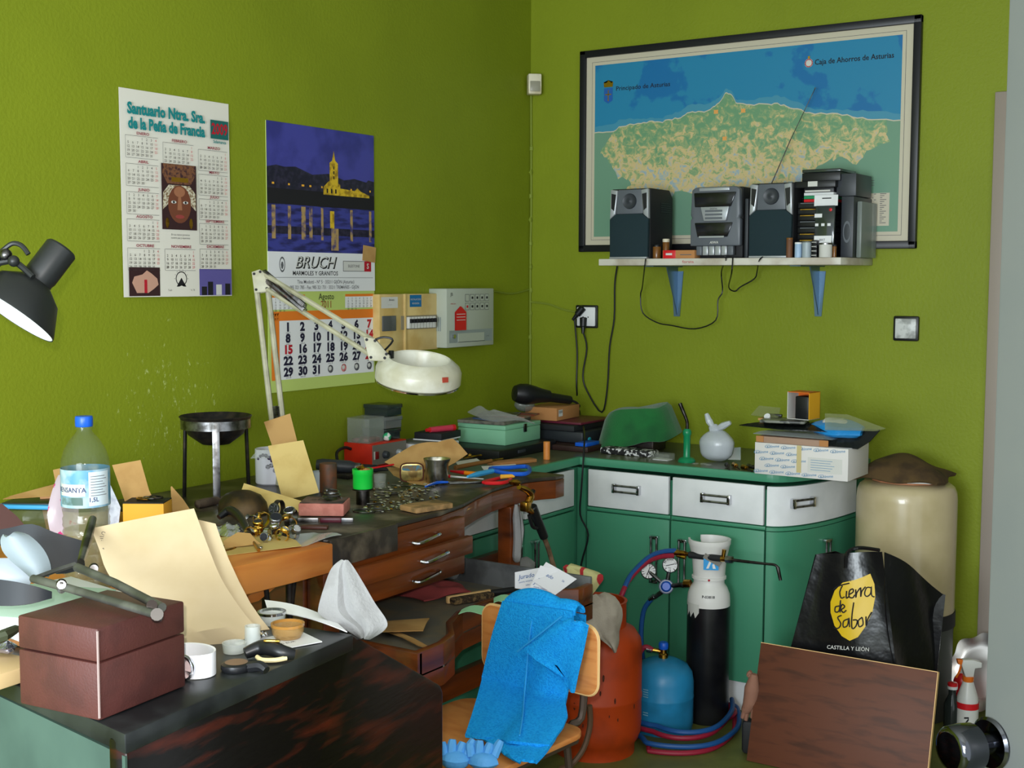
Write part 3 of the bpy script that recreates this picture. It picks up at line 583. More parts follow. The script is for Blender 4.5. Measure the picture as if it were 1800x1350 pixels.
xa = xc + w_ * .6; b = B(); p0 = V((xa - xc, .1, h + .0)); tip = at(1433, 155, y=-.05) - V((xc, -.165, SZ)); b.cyl(dsteel, p0 - V((.0, .0, .02)), p0 + (tip - p0) * .5, .0022, .002, 8); b.cyl(dsteel, p0 + (tip - p0) * .49, tip, .0016, .0014, 8); b.ball(steel, tip, .003, n=8); b.box(blackp, (w_ * .52, .08, h - .02), (.05, .03, .025), bev=.004); b.out('aerial', t)
# ---- leaning flat panel between stereo and right speaker
xm = at(1310, 400, y=-.25).x
b = B(); b.box(dgreyp, (xm + .004, -.15, SZ + .108), (.012, .2, .215), bev=.002); b.out('folder', None, 'thin dark upright folder squeezed between stereo unit and right speaker', 'folder')
# ---- small things on the shelf
def onshelf(pl, pr, ptop, y):
    p0 = at(pl, 452, y=y); p1 = at(pr, 452, y=y); return (p0.x + p1.x) / 2, p1.x - p0.x, at((pl + pr) / 2, ptop, y=y).z - SZ
x, w_, h = onshelf(1170, 1226, 440, -.26); t = thing('carton', 'flat red and tan carton in front of the left speaker on the shelf', 'box', loc=(x, -.26, SZ)); b = B(); b.box(card, (0, 0, h / 2), (w_, .05, h), bev=.001); b.out('body', t); b = B(); b.box(redp, (-w_ * .29, 0, h / 2), (w_ * .4, .0512, h * 1.01), bev=.001); b.rect(papr2, -w_ * .4, h * .4, -w_ * .2, h * .65, 0, T(0, -.0258, 0) @ RX(90)); b.rect(inkg, w_ * .05, h * .4, w_ * .4, h * .5, 0, T(0, -.0252, 0) @ RX(90)); b.out('red_end', t)
def jar(pl, pr, pt, y, m, lm, lh, label, name='jar', cat='jar', lid=True):
    x, w_, h = onshelf(pl, pr, pt, y); t = thing(name, label, cat, loc=(x, y, SZ)); r = w_ / 2
    b = B(); b.lathe(m, [(0, 0), (r * .95, 0), (r, .003), (r, h - lh), (r * .9, h - lh + .002), (0, h - lh + .002)], 20); b.out('body', t)
    if lid: b = B(); b.lathe(lm, [(0, h - lh), (r * 1.02, h - lh), (r * 1.02, h - .001), (r * .97, h), (0, h)], 20); b.out('lid', t)
amber = mat('amber_plastic', (120, 78, 36), .25)
jar(1148, 1161, 430, -.235, amber, blackp, .008, 'small dark jar just right of the left speaker'); jar(1165, 1176, 420, -.2, amber, ivory, .012, 'small amber bottle behind the red and tan carton', 'bottle', 'bottle')
jar(1382, 1393, 418, -.275, mat('rust_tube', (108, 70, 46), .6), amber, .006, 'brown cardboard tube at the foot of the right speaker', 'tube', 'tube')
jar(1397, 1409, 426, -.28, mat('pale_blue_tub', (160, 186, 214), .4), white, .006, 'pale blue film pot on the shelf beside a grey pot', 'pot', 'pot'); jar(1410, 1426, 424, -.28, mat('pale_grey_tub', (160, 172, 178), .4), clearp, .006, 'pale grey pot on the shelf right of the blue pot', 'pot', 'pot')
jar(1440, 1462, 427, -.285, papr2, steel, .006, 'little can with a white label on the shelf front', 'can', 'can'); jar(1463, 1470, 430, -.27, amber, ink, .006, 'slim amber vial at the right of the labelled can', 'vial', 'vial')
for i in range(4):
    x, w_, h = onshelf(1428, 1438, 452 - 7, -.28); b = B(); b.box(blackp, (x, -.28, SZ + .0075 + .0152 * i), (w_, .03, .0145), bev=.002); b.box(papr2, (x, -.2955, SZ + .0075 + .0152 * i), (w_ * .8, .0012, .002)); b.out('small_case', None, 'tiny black case in the stack beside the labelled can, ' + ('lowest', 'second from bottom', 'third from bottom', 'topmost')[i], 'case', 'tiny black cases on the shelf')
# drawer-tower of slim black cases
x0, x1 = bx(1402, 1466, -.24); wt = x1 - x0; xc = (x0 + x1) / 2; hh = at(1430, 355, y=-.24).z - SZ
for i in range(9):
    hz = hh / 9; b = B(); b.box(blackp, (xc, -.15, SZ + hz * (i + .5)), (wt, .18, hz - .001), bev=.002); b.box(brass if i in (2, 3, 6, 7) else greyp, (xc - wt * .18, -.2405, SZ + hz * (i + .82)), (wt * .5, .002, .003))
    b.out('slim_case', None, 'slim black case in the tall stack on the shelf, number %s up from the board' % 'one two three four five six seven eight nine'.split()[i], 'case', 'slim black cases stacked on the shelf')
zz = SZ + hh
x2, x3 = bx(1412, 1464, -.23); stack = [('red', redp, .011), ('green', mat('case_green', (40, 140, 92), .4), .012), ('white', white, .011), ('black and white', mat('case_black', (30, 30, 34), .4), .016)]
for n_, m_, h_ in stack:
    b = B(); b.box(m_, ((x2 + x3) / 2, -.155, zz + h_ / 2), (x3 - x2, .15, h_ - .001), bev=.001)
    if 'black' in n_: b.box(papr2, ((x2 + x3) / 2 - .004, -.2305, zz + h_ * .3), ((x3 - x2) * .85, .002, .006))
    b.out('disc_case', None, '%s spined disc case in the pile on top of the slim black cases' % n_, 'disc case', 'disc cases piled on the shelf'); zz += h_
hx = (at(1430, 320, y=-.2).z - zz); b = B(); b.box(blackp, (xc - .005, -.15, zz + hx / 2), (wt * 1.12, .19, hx), bev=.002); b.rect(papr2, xc - .03, .004, xc + .005, .022, 0, T(0, -.2455, zz) @ RX(90)); b.out('black_box', None, 'black box with a small pale sticker above the disc cases', 'box'); zz += hx
h2 = max(.02, at(1440, 300, y=-.15).z - zz); t = thing('clear_top_case', 'low smoked case topmost on the shelf stack', 'case', loc=(xc + .01, -.14, zz)); B().box(blackp, (0, 0, h2 * .35), (wt * 1.05, .17, h2 * .7), bev=.002).out('base', t); B().box(smoke, (0, 0, h2 * .86), (wt * 1.05, .17, h2 * .26), bev=.002).out('lid', t)
# upright black box at the right of the stack, blister pack hanging in front
x0, x1 = bx(1476, 1498, -.22); b = B(); hb = at(1485, 345, y=-.22).z - SZ; b.box(dgreyp, ((x0 + x1) / 2 + .004, -.12, SZ + hb / 2), (x1 - x0, .2, hb), bev=.003); b.lathe(greyp, [(.018, 0), (.024, 0)], 20, frame(((x0 + x1) / 2 + .004, -.2207, SZ + hb * .42), (1, 0, 0), (0, 0, 1)), sy=1.6, sx=.6); b.out('upright_box', None, 'upright dark grey box at the right end of the shelf stack', 'box')
b = B(); b.box(dgreyp, ((x0 + x1) / 2 - .004, -.13, SZ + hb + .04), (.07, .17, .078), bev=.002); b.out('dark_box', None, 'squat dark box on top of the upright grey box', 'box')
b = B(); xq = (x0 + x1) / 2 + .0245 + (x1 - x0) / 2 - .004; b.box(mat('frosted_sleeve', (150, 160, 156), .3, alpha=.5), (xq - .004, -.11, SZ + hb * .46), (.018, .17, hb * .92), bev=.004); b.out('clear_sleeve', None, 'frosted clear sleeve standing at the right end of the shelf', 'sleeve')
a = at(1430, 343, y=-.262); c = at(1469, 447, y=-.262); W = c.x - a.x; H = a.z - SZ - .0; t = thing('blister_pack', 'tall blister pack with a white hang card leaning on the slim black cases', 'blister pack', frame((a.x, -.262, SZ + .03), (1, 0, 0), (0, .06, 1))); H -= .03
b = B(); b.box(white, (W / 2, H * .9, 0), (W, H * .2, .0015)); b.rect(ink, W * .33, H * .93, W * .72, H * .95, .001); b.out('hang_card', t)
b = B(); b.box(smoke, (W / 2 + .001, H * .42, .004), (W * .84, H * .76, .012), bev=.003); b.out('bubble', t)
b = B(); b.rect(white, W * .1, H * .08, W * .84, H * .24, .0105); b.rect(white, W * .08, H * .58, W * .4, H * .65, .0105); b.ball(redp, (W * .75, H * .72, .006), .009, (1, 1, .6), n=10)
for i in range(3): b.rect(white, W * (.12 + .26 * i), H * .42, W * (.26 + .26 * i), H * .47, .0105)
b.text(ink, 'BRT', .012, W * .45, H * .16, .0107); b.out('label', t)
# ---- loops of speaker wire under the shelf
Wp = lambda px, py: at(px, py, y=-.07)
wirething('speaker_wire', 'thin black speaker wire in a long loop below the shelf', [at(1135, 455, y=-.305), at(1133, 470, y=-.305), Wp(1129, 505), Wp(1126, 520), Wp(1130, 550), Wp(1155, 567), Wp(1180, 572), Wp(1222, 578), Wp(1258, 563), Wp(1262, 528), Wp(1270, 512), Wp(1268, 478), at(1276, 457, y=-.305), at(1274, 451, y=-.29)], .0026, cat='wire')
wirething('speaker_wire', 'thin black wire in a short loop below the shelf between the brackets', [at(1288, 453, y=-.305), at(1286, 480, y=-.305), Wp(1281, 505), Wp(1292, 512), Wp(1302, 504), Wp(1326, 490), Wp(1331, 476), at(1334, 459, y=-.305), at(1340, 452, y=-.29)], .0026, cat='wire')
# ================================================================ green cabinets
FY = -.575; FX = .582
def handle(parent, M, L=.10, name='handle'):
    b = B()
    for s in (-1, 1):
        b.box(chrome, (s * L / 2, 0, .010), (.012, .034, .020), M, bev=.002); b.tube(steel, [(-L / 2, s * .011, .017), (L / 2, s * .011, .017)], .0042, 8, M)
    return b.out(name, parent)
def cabinet(M, w, d, label, hs=0, grp=None, open_left=None):
    """Local x along the front, y up, z out of the front."""
    t = thing('base_cabinet', label, 'cabinet', M, group=grp)
    b = B(); b.box(gren, (w / 2, .445, -d / 2 - .012), (w - .002, .68, d - .024)); b.out('carcass', t)
    b = B(); b.box(white, (w / 2, .05, -d / 2 - .012), (w - .001, .10, d - .02)); b.out('plinth', t)
    b = B(); b.box(white, (w / 2, .733, -.006), (w - .016, .136, .016), bev=.002); dw = b.out('drawer', t); handle(dw, T(w / 2, .742, .002))
    b = B(); b.box(grenf, (w / 2, .655, -.008), (w - .004, .012, .012), bev=.002); b.out('rail', t)
    b = B(); b.box(grenf, (w / 2, .376, -.006), (w - .007, .538, .016), bev=.002); dd = b.out('door', t); handle(dd, T(w / 2 + hs * (w / 2 - .055), .50, .002) @ RZ(90), .16)
    return t
xa, xb, xc_ = at(1031, 850, y=FY).x, at(1179, 850, y=FY).x, at(1347, 850, y=FY).x
FB = lambda x: frame((x, FY, 0), (1, 0, 0), (0, 0, 1)); FL = lambda y: frame((FX, y, 0), (0, 1, 0), (0, 0, 1))
cabinet(FB(xa), xb - xa, FY * -1 - .02, 'green cabinet with white drawer next to the room corner on the back wall', 1)
cabinet(FB(xb), xc_ - xb, FY * -1 - .02, 'green cabinet with white drawer behind the tall black gas cylinder', -1)
# rounded end unit
xe = xc_ + .17
def curve(off=0, n=14):
    cx, cy = xc_ + .004, -.012; rx, ry = xe - cx + off, -FY - .012 + off
    return [(xc_ + .004, FY - off)] + [(cx + rx * math.sin(a), cy - ry * math.cos(a)) for a in [math.pi / 2 * i / n for i in range(n + 1)]]
t = thing('base_cabinet', 'rounded green end cabinet with white curved drawer beside the cream tank', 'cabinet', loc=(xc_, FY, 0)); I = T(-xc_, -FY, 0)
full = lambda o: curve(o)[1:-1] + [(xe + o, -.012), (xc_ + .004, -.012)]
b = B(); b.prism(gren, full(-.014), .1, .80, I); b.out('carcass', t); b = B(); b.prism(white, full(-.012), 0, .1, I); b.out('plinth', t)
def strip(m, z0, z1, off, i0=0, i1=15):
    c0 = curve(off)[i0:i1 + 1]; c1 = curve(off - .014)[i0:i1 + 1]; return c0 + c1[::-1]
b = B(); b.prism(white, strip(0, 0, 0, .002, 0, 13), .665, .80, I); dw = b.out('drawer', t); b = B(); b.prism(grenf, strip(0, 0, 0, .003), .648, .66, I); b.out('rail', t)
b = B(); b.prism(grenf, strip(0, 0, 0, .002), .107, .645, I); dd = b.out('door', t)
cpt = curve(.0); k = 6; p = V((cpt[k][0], cpt[k][1], 0)); tg = V((cpt[k + 1][0] - cpt[k - 1][0], cpt[k + 1][1] - cpt[k - 1][1], 0)).normalized()
handle(dw, I @ frame(p + V((0, 0, .742)), tg, (0, 0, 1)), .09)
k = 9; p = V((cpt[k][0], cpt[k][1], 0)); tg = V((cpt[k][0] - cpt[k - 2][0], cpt[k][1] - cpt[k - 2][1], 0)).normalized(); handle(dd, I @ frame(p + V((0, 0, .52)), tg, (0, 0, 1)) @ RZ(90), .15)
# left run
y1, y2 = FY - .026, at(921, 960, x=FX).y; y3 = y2 - (y1 - y2)
YL = -1.655
cabinet(FL(y2), y1 - y2, FX - .02, 'green cabinet with white drawer in the left run, nearest the corner', -1)
cabinet(FL(YL), y2 - YL, FX - .02, 'green cabinet with white drawer in the left run, seen under the work bench', 1)
b = B(); b.box(gren, (.30, FY / 2 - .012, .405), (.56, -FY - .03, .80)); b.box(gren, (FX - .02, (y1 + FY) / 2, .405), (.03, FY - y1 - .003, .80)); b.box(gren, ((.582 + xa) / 2 , FY + .008, .405), (xa - .583, .03, .8))
b.out('corner_post', None, 'green filler panel closing the inside corner of the cabinets', 'filler panel')
b = B(); cv = curve(.008)[1:]
b.prism(grenf, [(.012, -.012), (.012, YL), (FX + .012, YL), (FX + .012, FY - .010)] + cv + [], CZ - .03, CZ - .0005, bev=.003)
wt = b.out('worktop_edge')
TOPM = mat('laminate_with_wall_reflection', (92, 98, 74), .3, col2=(84, 88, 66), ns=6)  # grazing tone and wall reflection put into the colour of the green top
b = B(); ins = .014; b.prism(TOPM, [(.012, -.012), (.012, YL + .004), (FX + .012 - ins, YL + .004), (FX + .012 - ins, FY - .010 + ins)] + [(x - (ins if y > -.3 else ins * .5), y + ins * .8) for x, y in cv[:-1]] + [(xe - .02, -.012)], CZ - .004, CZ)
tg0 = b.out('worktop', None, 'continuous green-edged worktop turning the corner over the cabinets', 'worktop', base=V((0, 0, 0))); wt.parent = tg0

# ================================================================ jeweller's bench
t = thing('work_bench', 'dark worn jeweller bench with curved cut-out, three drawers and a sliding tray', 'work bench', loc=(0, 0, 0))
yn, yfar = -2.325, -1.10
b = B(); top = [(.02, yn), (.885, yn), (.905, yn + .02), (.90, -1.86), (.875, -1.72), (.835, -1.60), (.80, -1.47), (.785, -1.33), (.79, -1.25), (.815, -1.19), (.835, -1.155), (.835, yfar), (.602, yfar), (.602, -1.662), (.02, -1.662)]
b.prism(bwood, top, BZ - .012, BZ, bev=.003); b.out('top', t)
ap = top[2:12]
b = B(); b.prism(dwood, [(.90, yn + .015)] + ap[1:] + [(.835 - .05, yfar + .005)] + [(x - .045, y) for x, y in ap[1:-1]][::-1] + [(.855, yn + .015)], BZ - .072, BZ - .0125, bev=.003)
b.box(bwood, (.45, yn + .02, BZ - .042), (.86, .03, .058)); b.box(bwood, (.905, yn + .13, BZ - .035), (.012, .26, .07), bev=.002); b.out('apron', t)
b = B(); b.box(dwood, (.70, -1.14, BZ - .046), (.18, .04, .065)); b.out('end_rail', t)
def leg(x, y, sx, sy, z1=BZ - .073): b = B(); b.box(dwood, (x, y, z1 / 2), (sx, sy, z1), bev=.004); b.out('leg', t)
leg(.775, -1.335, .05, .055); leg(.64, -1.13, .05, .05); leg(.84, yn + .05, .055, .06); leg(.06, yn + .05, .05, .05); leg(.06, -1.70, .05, .05)
b = B(); b.box(dwood, (.45, yn + .02, .45), (.72, .022, .66), bev=.002); b.out('end_panel', t)
for x_, nm in ((.64, 'rail'),): b = B(); b.box(dwood, (x_ - .012, -1.70, .585), (.024, 1.06, .035)); b.out('back_rail', t)
b = B(); b.box(dwood, (.775, -1.80, .30), (.03, .9, .07), bev=.003); b.out('stretcher', t)
# drawers
yd0, yd1 = yn + .075, at(815, 950, x=.90).y
b = B(); b.box(dwood, (.76, (yd0 + yd1) / 2, .735), (.26, yd1 - yd0 - .002, .118)); b.box(dwood, (.76, yd1 - .006, .735), (.285, .012, .12), bev=.002); b.out('drawer_case', t)
zs = [(.792, .856 - .0, 0), (.737, .786, .028), (.678, .732, 0)]
for i, (z0, z1, po) in enumerate(zs):
    if i == 0: z0, z1 = .778, BZ - .075
    if i == 0: z1 = .838
    b = B(); b.box(dwood, (.895 + po, (yd0 + yd1) / 2, (z0 + z1) / 2), (.022, yd1 - yd0 - .004, z1 - z0), bev=.003)
    if po: b.box(dwood, (.875, (yd0 + yd1) / 2, (z0 + z1) / 2), (.06, yd1 - yd0 - .03, (z1 - z0) * .8))
    dw = b.out('drawer', t); yc = (yd0 + yd1) / 2 + .06; b = B(); b.tube(chrome, [(.906 + po, yc - .055, (z0 + z1) / 2 - .004), (.922 + po, yc - .045, (z0 + z1) / 2 - .006), (.926 + po, yc, (z0 + z1) / 2), (.922 + po, yc + .045, (z0 + z1) / 2 + .004), (.906 + po, yc + .055, (z0 + z1) / 2 + .004)], .005, 8); b.out('handle', dw)
# sliding tray
tin = [(.62, -2.29), (1.15, -2.29), (1.15, -2.19), (1.125, -2.11), (1.06, -2.03), (1.02, -1.93), (1.01, -1.80), (1.03, -1.69), (1.085, -1.60), (1.15, -1.54), (1.15, -1.46), (.62, -1.46)]
b = B(); tray_m = mat('dusty_tray_zinc', (110, 106, 96), .6, .25, col2=(150, 128, 88), ns=7, lo=.45, hi=.75); b.prism(tray_m, tin, TZ - .004, TZ); b.out('tray_bottom', t)
lo = tin[1:11]; b = B(); b.prism(dwood, lo + [(x - .022, y + (.0 if 0 < i < 9 else (.0))) for i, (x, y) in enumerate(lo)][::-1], TZ - .05, TZ + .055, bev=.004); b.box(dwood, (.89, -2.285, TZ + .002), (.52, .02, .105), bev=.003); b.out('tray_front', t)
b = B(); b.box(concr, (.87, -1.455, TZ + .03), (.54, .012, .085), bev=.002); b.box(concr, (.625, -1.88, TZ + .02), (.006, .82, .05)); b.out('tray_side', t)
# ================================================================ orange beech side table
yo0, yo1 = -3.06, -2.345
t = thing('side_table', 'orange beech side table on thin iron rods at the end of the bench', 'table', loc=(0, 0, 0))
top = [(.14, yo0), (.86, yo0), (.885, -2.95), (.905, -2.80), (.925, -2.62), (.935, -2.46), (.935, yo1), (.14, yo1)]
b = B(); b.prism(oak, top, BZ - .07, BZ, bev=.004); b.out('top', t)
b = B(); b.prism(oak, [(.62, BZ - .071), (.9, BZ - .071), (.83, BZ - .12), (.70, BZ - .12)], -.06, .06, frame((0, -2.62, 0), (1, 0, 0), (0, 0, 1)), bev=.003); b.prism(oak, [(-2.75, BZ - .071), (-2.40, BZ - .071), (-2.52, BZ - .115), (-2.70, BZ - .115)], .80, .86, frame((0, 0, 0), (0, 1, 0), (0, 0, 1)), bev=.003); b.out('bracket', t)
for x, y, x2, y2 in ((.86, -2.42, .86, -2.42), (.84, -2.48, .84, -2.48), (.86, -2.50, .84, -2.39), (.86, -2.40, .74, -2.40), (.2, -2.42, .2, -2.42), (.2, -2.98, .2, -2.98), (.8, -2.98, .8, -2.98)):
    b = B(); b.cyl(iron, (x, y, BZ - .07), (x2, y2, 0), .0075, n=10); b.out('leg', t)
b = B(); b.box(card, (.845, -2.66, .64), (.16, .10, .22)); b.box(card, (.845, -2.66, .52), (.2, .2, .02)); b.box(iron, (.845, -2.66, .255), (.03, .03, .51)); b.out('centre_post', t)
# ================================================================ black writing desk in front
PO = V((1.733, -3.638, 0)); PA = 6.5; DM_ = T(*PO) @ RZ(PA)
t = thing('writing_desk', 'black ebonised sloping desk with green-grey back in the near corner', 'desk', DM_)
DI = DM_.inverted(); PN = (DM_.to_3x3() @ V((1, 0, 0)))
g = lambda px, py: (lambda p: (p.y, p.z))(DI @ onp(px, py, PO, PN))
YR = .488; s1_, s2_, s3_ = g(774, 1204), g(779, 1216), g(780, 1350)
prof = [(.006, 0), (.006, DZ - .012), (YR, DZ), (YR + .008, DZ - .002), (s1_[0], s1_[1]), (s2_[0], s2_[1]), (s3_[0], 0)]
LX = frame((0, 0, 0), (0, 1, 0), (0, 0, 1)); DW = .72
b = B(); b.prism(gloss, prof, -.03, 0, LX, bev=.004); b.out('side_panel', t)
SK = .205; prof2 = [(prof[0][0] + SK, 0), (prof[1][0] + SK, prof[1][1])] + prof[2:]; b = B(); b.prism(gloss, prof2, -DW, -DW + .03, LX, bev=.004); b.out('side_panel', t)
dtop = mat('black_polished_top', (20, 22, 24), .32, col2=(48, 52, 52), ns=5)
b = B(); b.prism(dtop, [(.004, 0), (.004, YR + .004), (-DW - .004, YR + .004), (-DW - .004, SK)], DZ - .026, DZ, bev=.003); b.out('top', t)
b = B(); b.prism(gloss, [(YR + .012, DZ - .03), (YR + .012, DZ - .008), (s1_[0], s1_[1] - .004), (s1_[0] - .006, s1_[1] - .03)], -DW + .031, -.031, LX); b.out('sloping_lid', t)
gback = mat('green_grey_board', (70, 94, 84), .7, col2=(58, 80, 72), ns=4); b = B(); b.prism(gback, [(-.001, .004), (-.001, .016), (-DW + .006, SK + .015), (-DW + .006, SK + .003)], 0, DZ - .03); b.out('back_board', t)
b = B(); b.box(gloss, (-DW / 2, .33, .42), (DW - .07, .02, .8)); b.out('inner_panel', t)
# ================================================================ on the green worktop, back run
def lean(px, py, z, tilt, yaw=0):
    O = at(px, py, z=z); h = CAM - O; h.z = 0; h.normalize(); h = Mx.Rotation(math.radians(yaw), 3, 'Z') @ h
    return O, (h * math.cos(math.radians(tilt)) + V((0, 0, math.sin(math.radians(tilt))))).normalized()
def leaf(name, label, cat, m, px, py, z, tilt, rows, th=.0015, yaw=0, disp=None, group=None, sub=1, nu=8, parent=None):
    O, N = lean(px, py, z, tilt, yaw); b = B(); rowsheet(b, m, rows, O, N, None, disp, th, nu, sub)
    return b.out(name, parent, label, cat, group)
def cup(name, label, cat, x, y, z, prof, m, n=24, parts=(), sx=1, rz=0):
    t = thing(name, label, cat, loc=(x, y, z), rz=rz)
    b = B(); b.lathe(m, prof, n, sx=sx); b.out('body', t)
    for nm, mm, pr in parts: b = B(); b.lathe(mm, pr, n, sx=sx); b.out(nm, t)
    return t
# covered machine under green felt on a black-and-white patterned pouch
t = thing('green_cover', 'green felt cover draped over a small dark machine on the worktop', 'cover', loc=(.665, -.265, CZ))
b = B()
def cov(u, v):
    a = 2 * math.pi * u; s_ = v
    x = .165 * s_ * math.copysign(abs(math.cos(a)) ** .7, math.cos(a)); y = .12 * s_ * math.copysign(abs(math.sin(a)) ** .7, math.sin(a))
    z = .158 - .02 * s_ ** 2 - (.105 * max(0, s_ - .72) / .28) * (1.25 - .35 * math.cos(a)) + .012 * math.sin(3 * a) * s_ + .018 * math.cos(a) * s_ + .012 * math.exp(-((x - .10) / .05) ** 2)
    return V((x, y, max(z, .006 + .003 * math.sin(5 * a))))
b.sheet(gcloth, cov, 36, 12, .004); b.out('felt', t)
t2 = thing('small_machine', 'dark little machine hidden beneath the green felt cover', 'machine', loc=(.665, -.265, CZ))
b = B(); b.box(iron, (0, 0, .022), (.19, .11, .04), bev=.006); b.out('base', t2); b = B(); b.box(blackm, (.02, .015, .075), (.09, .06, .06), bev=.01); b.out('body', t2); b = B(); b.cyl(blackp, (.04, 0, .085), (.09, 0, .085), .02, .018, 16); b.out('motor', t2)
pat = mat('black_white_print', (26, 26, 28), .7, col2=(206, 206, 206), ns=60, lo=.52, hi=.54)
b = B(); p0 = at(1042, 800, z=CZ); p1 = at(1132, 808, z=CZ); b.box(pat, ((p0.x + p1.x) / 2, -.43, CZ + .012), (p1.x - p0.x, .07, .023), bev=.006); b.out('patterned_pouch', None, 'flat pouch with black and white print in front of the green cover', 'pouch')
p = at(1158, 810, z=CZ); b = B(); b.box(clearp, (p.x, p.y + .03, CZ + .0125), (.075, .05, .024), bev=.002); b.box(white, (p.x, p.y + .03, CZ + .002), (.06, .04, .003)); b.out('plastic_box', None, 'small clear plastic box beside the patterned pouch', 'box')
# green spirit torch
p = at(1207, 812, z=CZ); t = thing('spirit_torch', 'green blow torch with bent metal nozzle standing on the worktop', 'torch', loc=p)
gp = mat('green_enamel', (20, 130, 84), .3); b = B(); b.lathe(gp, [(0, 0), (.031, 0), (.032, .006), (.026, .014), (.014, .018), (.0125, .022), (.0125, .095), (.0155, .10), (.0155, .112), (.010, .120), (0, .120)], 24); b.out('body', t)
b = B(); b.tube(dsteel, [(0, 0, .118), (0, 0, .14), (-.004, .0, .155), (-.018, 0, .185), (-.03, 0, .21)], [.006, .006, .006, .007, .0075], 10); b.out('nozzle', t)
# knotted plastic bag
p = at(1248, 815, z=CZ) + V((0, .06, 0)); t = thing('plastic_bag', 'white plastic bag knotted with two ears on the worktop', 'bag', loc=p)
b = B(); b.ball(polyb, (0, 0, .058), .066, (1, .8, .88), n=24, lump=.045, seed=4); b.out('body', t)
b = B(); b.ball(polyb, (-.012, 0, .118), .02, (1.1, .9, .9), n=10, lump=.1); b.out('knot', t)
for pts in ([(-.014, 0, .12), (-.03, -.005, .145), (-.042, -.005, .172)], [(-.004, 0, .118), (.024, -.005, .132), (.052, -.005, .146)]):
    b = B(); b.tube(polyb, pts, [.008, .013, .007], 8); b.out('ear', t)
p = at(1285, 806, z=CZ) + V((0, .02, 0)); O = p; t = leaf('plastic_sleeve', 'clear teal-edged plastic sleeve standing behind the knotted bag', 'sleeve', clear('teal_clear', (70, 120, 104), .5), 1285, 808, CZ, 10, [((1262, 790), (1302, 786)), ((1262, 806), (1302, 812))], .002)
p = at(1236, 818, z=CZ)
b = B()
for i in range(3): b.lathe(clearp, [(.010, 0), (.013, .003), (.010, .006)], 14, T(p.x - .03 + .025 * i, p.y + .012 * (i % 2), CZ + .0005))
b.out('clear_beads', None, 'clear plastic rings lying before the knotted bag', 'rings', kind='stuff')
for i, (px, py, m_) in enumerate(((1278, 822, iron), (1290, 822, brass), (1306, 826, brass), (1316, 824, steel))):
    p = at(px, py, z=CZ); t = thing('brass_nozzle', ('dark', 'leftmost brass', 'right brass', 'steel')[i] + ' torch nozzle lying at the worktop edge left of the white carton', 'nozzle', loc=p, rz=-60 + 9 * i, group='torch nozzles')
    b = B(); b.cyl(m_, (.0, 0, .010), (.03, 0, .010), .0095, .0075, 12); b.cyl(m_, (.03, 0, .01), (.038, 0, .01), .006, .004, 10); b.out('head', t); b = B(); b.cyl(iron, (.037, 0, .0095), (.072, 0, .004), .0032, .0025, 8); b.out('tip', t)
# white carton with blue print
yC = -.60; a0 = at(1326, 836, y=yC); a1 = at(1490, 848, y=yC); hC = at(1326, 777, y=yC).z - CZ; wC = a1.x - a0.x; dC = .21
t = thing('printed_carton', 'white carton with rows of blue oval print at the worktop end', 'box', loc=(a0.x, yC, CZ))
cw = mat('carton_white', (216, 212, 208), .7); bp = mat('print_blue_ink', (92, 140, 176), .7)
b = B(); b.box(cw, (wC / 2, dC / 2, hC / 2), (wC, dC, hC), bev=.0015); b.out('body', t)
F = T(0, -.0008, 0) @ RX(90); b = B(); k = 0
for r_ in range(5):
    for c_ in range(6):
        x = wC * (.06 + .175 * c_ + .06 * ((r_ * 2) % 3)); y = hC * (.1 + .2 * r_)
        if x > wC - .026 or y > hC - .008 or (x > wC * .5 and x < wC * .94 and hC * .18 < y < hC * .72): continue
        b.text(bp, 'Kolmme', .013, x + .006, y, 0, F, bold=.01, rot=8, shear=.2); b.lathe(bp, [(.0055, 0), (.0068, 0)], 14, F @ T(x - .012, y, 0) @ RZ(15), sx=1.5, sy=.8)
tg_ = b.out('oval_print', t, kind='stuff')
b = B(); b.rect(papr2, wC * .58, hC * .2, wC * .94, hC * .66, .0002, F)
for i in range(5): b.rect(bp, wC * .61, hC * (.27 + .075 * i), wC * (.82 + .02 * (i % 3)), hC * (.285 + .075 * i), .0006, F)
b.out('label', t); b = B(); b.rect(mat('parcel_tape', (196, 180, 130), .35), wC * .46, hC * .15, wC * .51, hC * 1.0, .0004, F); b.out('tape', t)
zt_ = CZ + hC
b = B(); b.box(mat('pinkish_card_tray', (162, 132, 112), .75), (a0.x + wC * .39, yC + .09, zt_ + .011), (wC * .74, .17, .021), bev=.002); b.box(card, (a0.x + .016, yC + .004, zt_ + .012), (.026, .004, .02)); b.box(card, (a0.x + wC * .74, yC + .004, zt_ + .012), (.03, .004, .02)); b.out('card_tray', None, 'shallow pinkish card tray on top of the white carton', 'tray')
z2_ = zt_ + .022; cx0 = a0.x + wC * .4
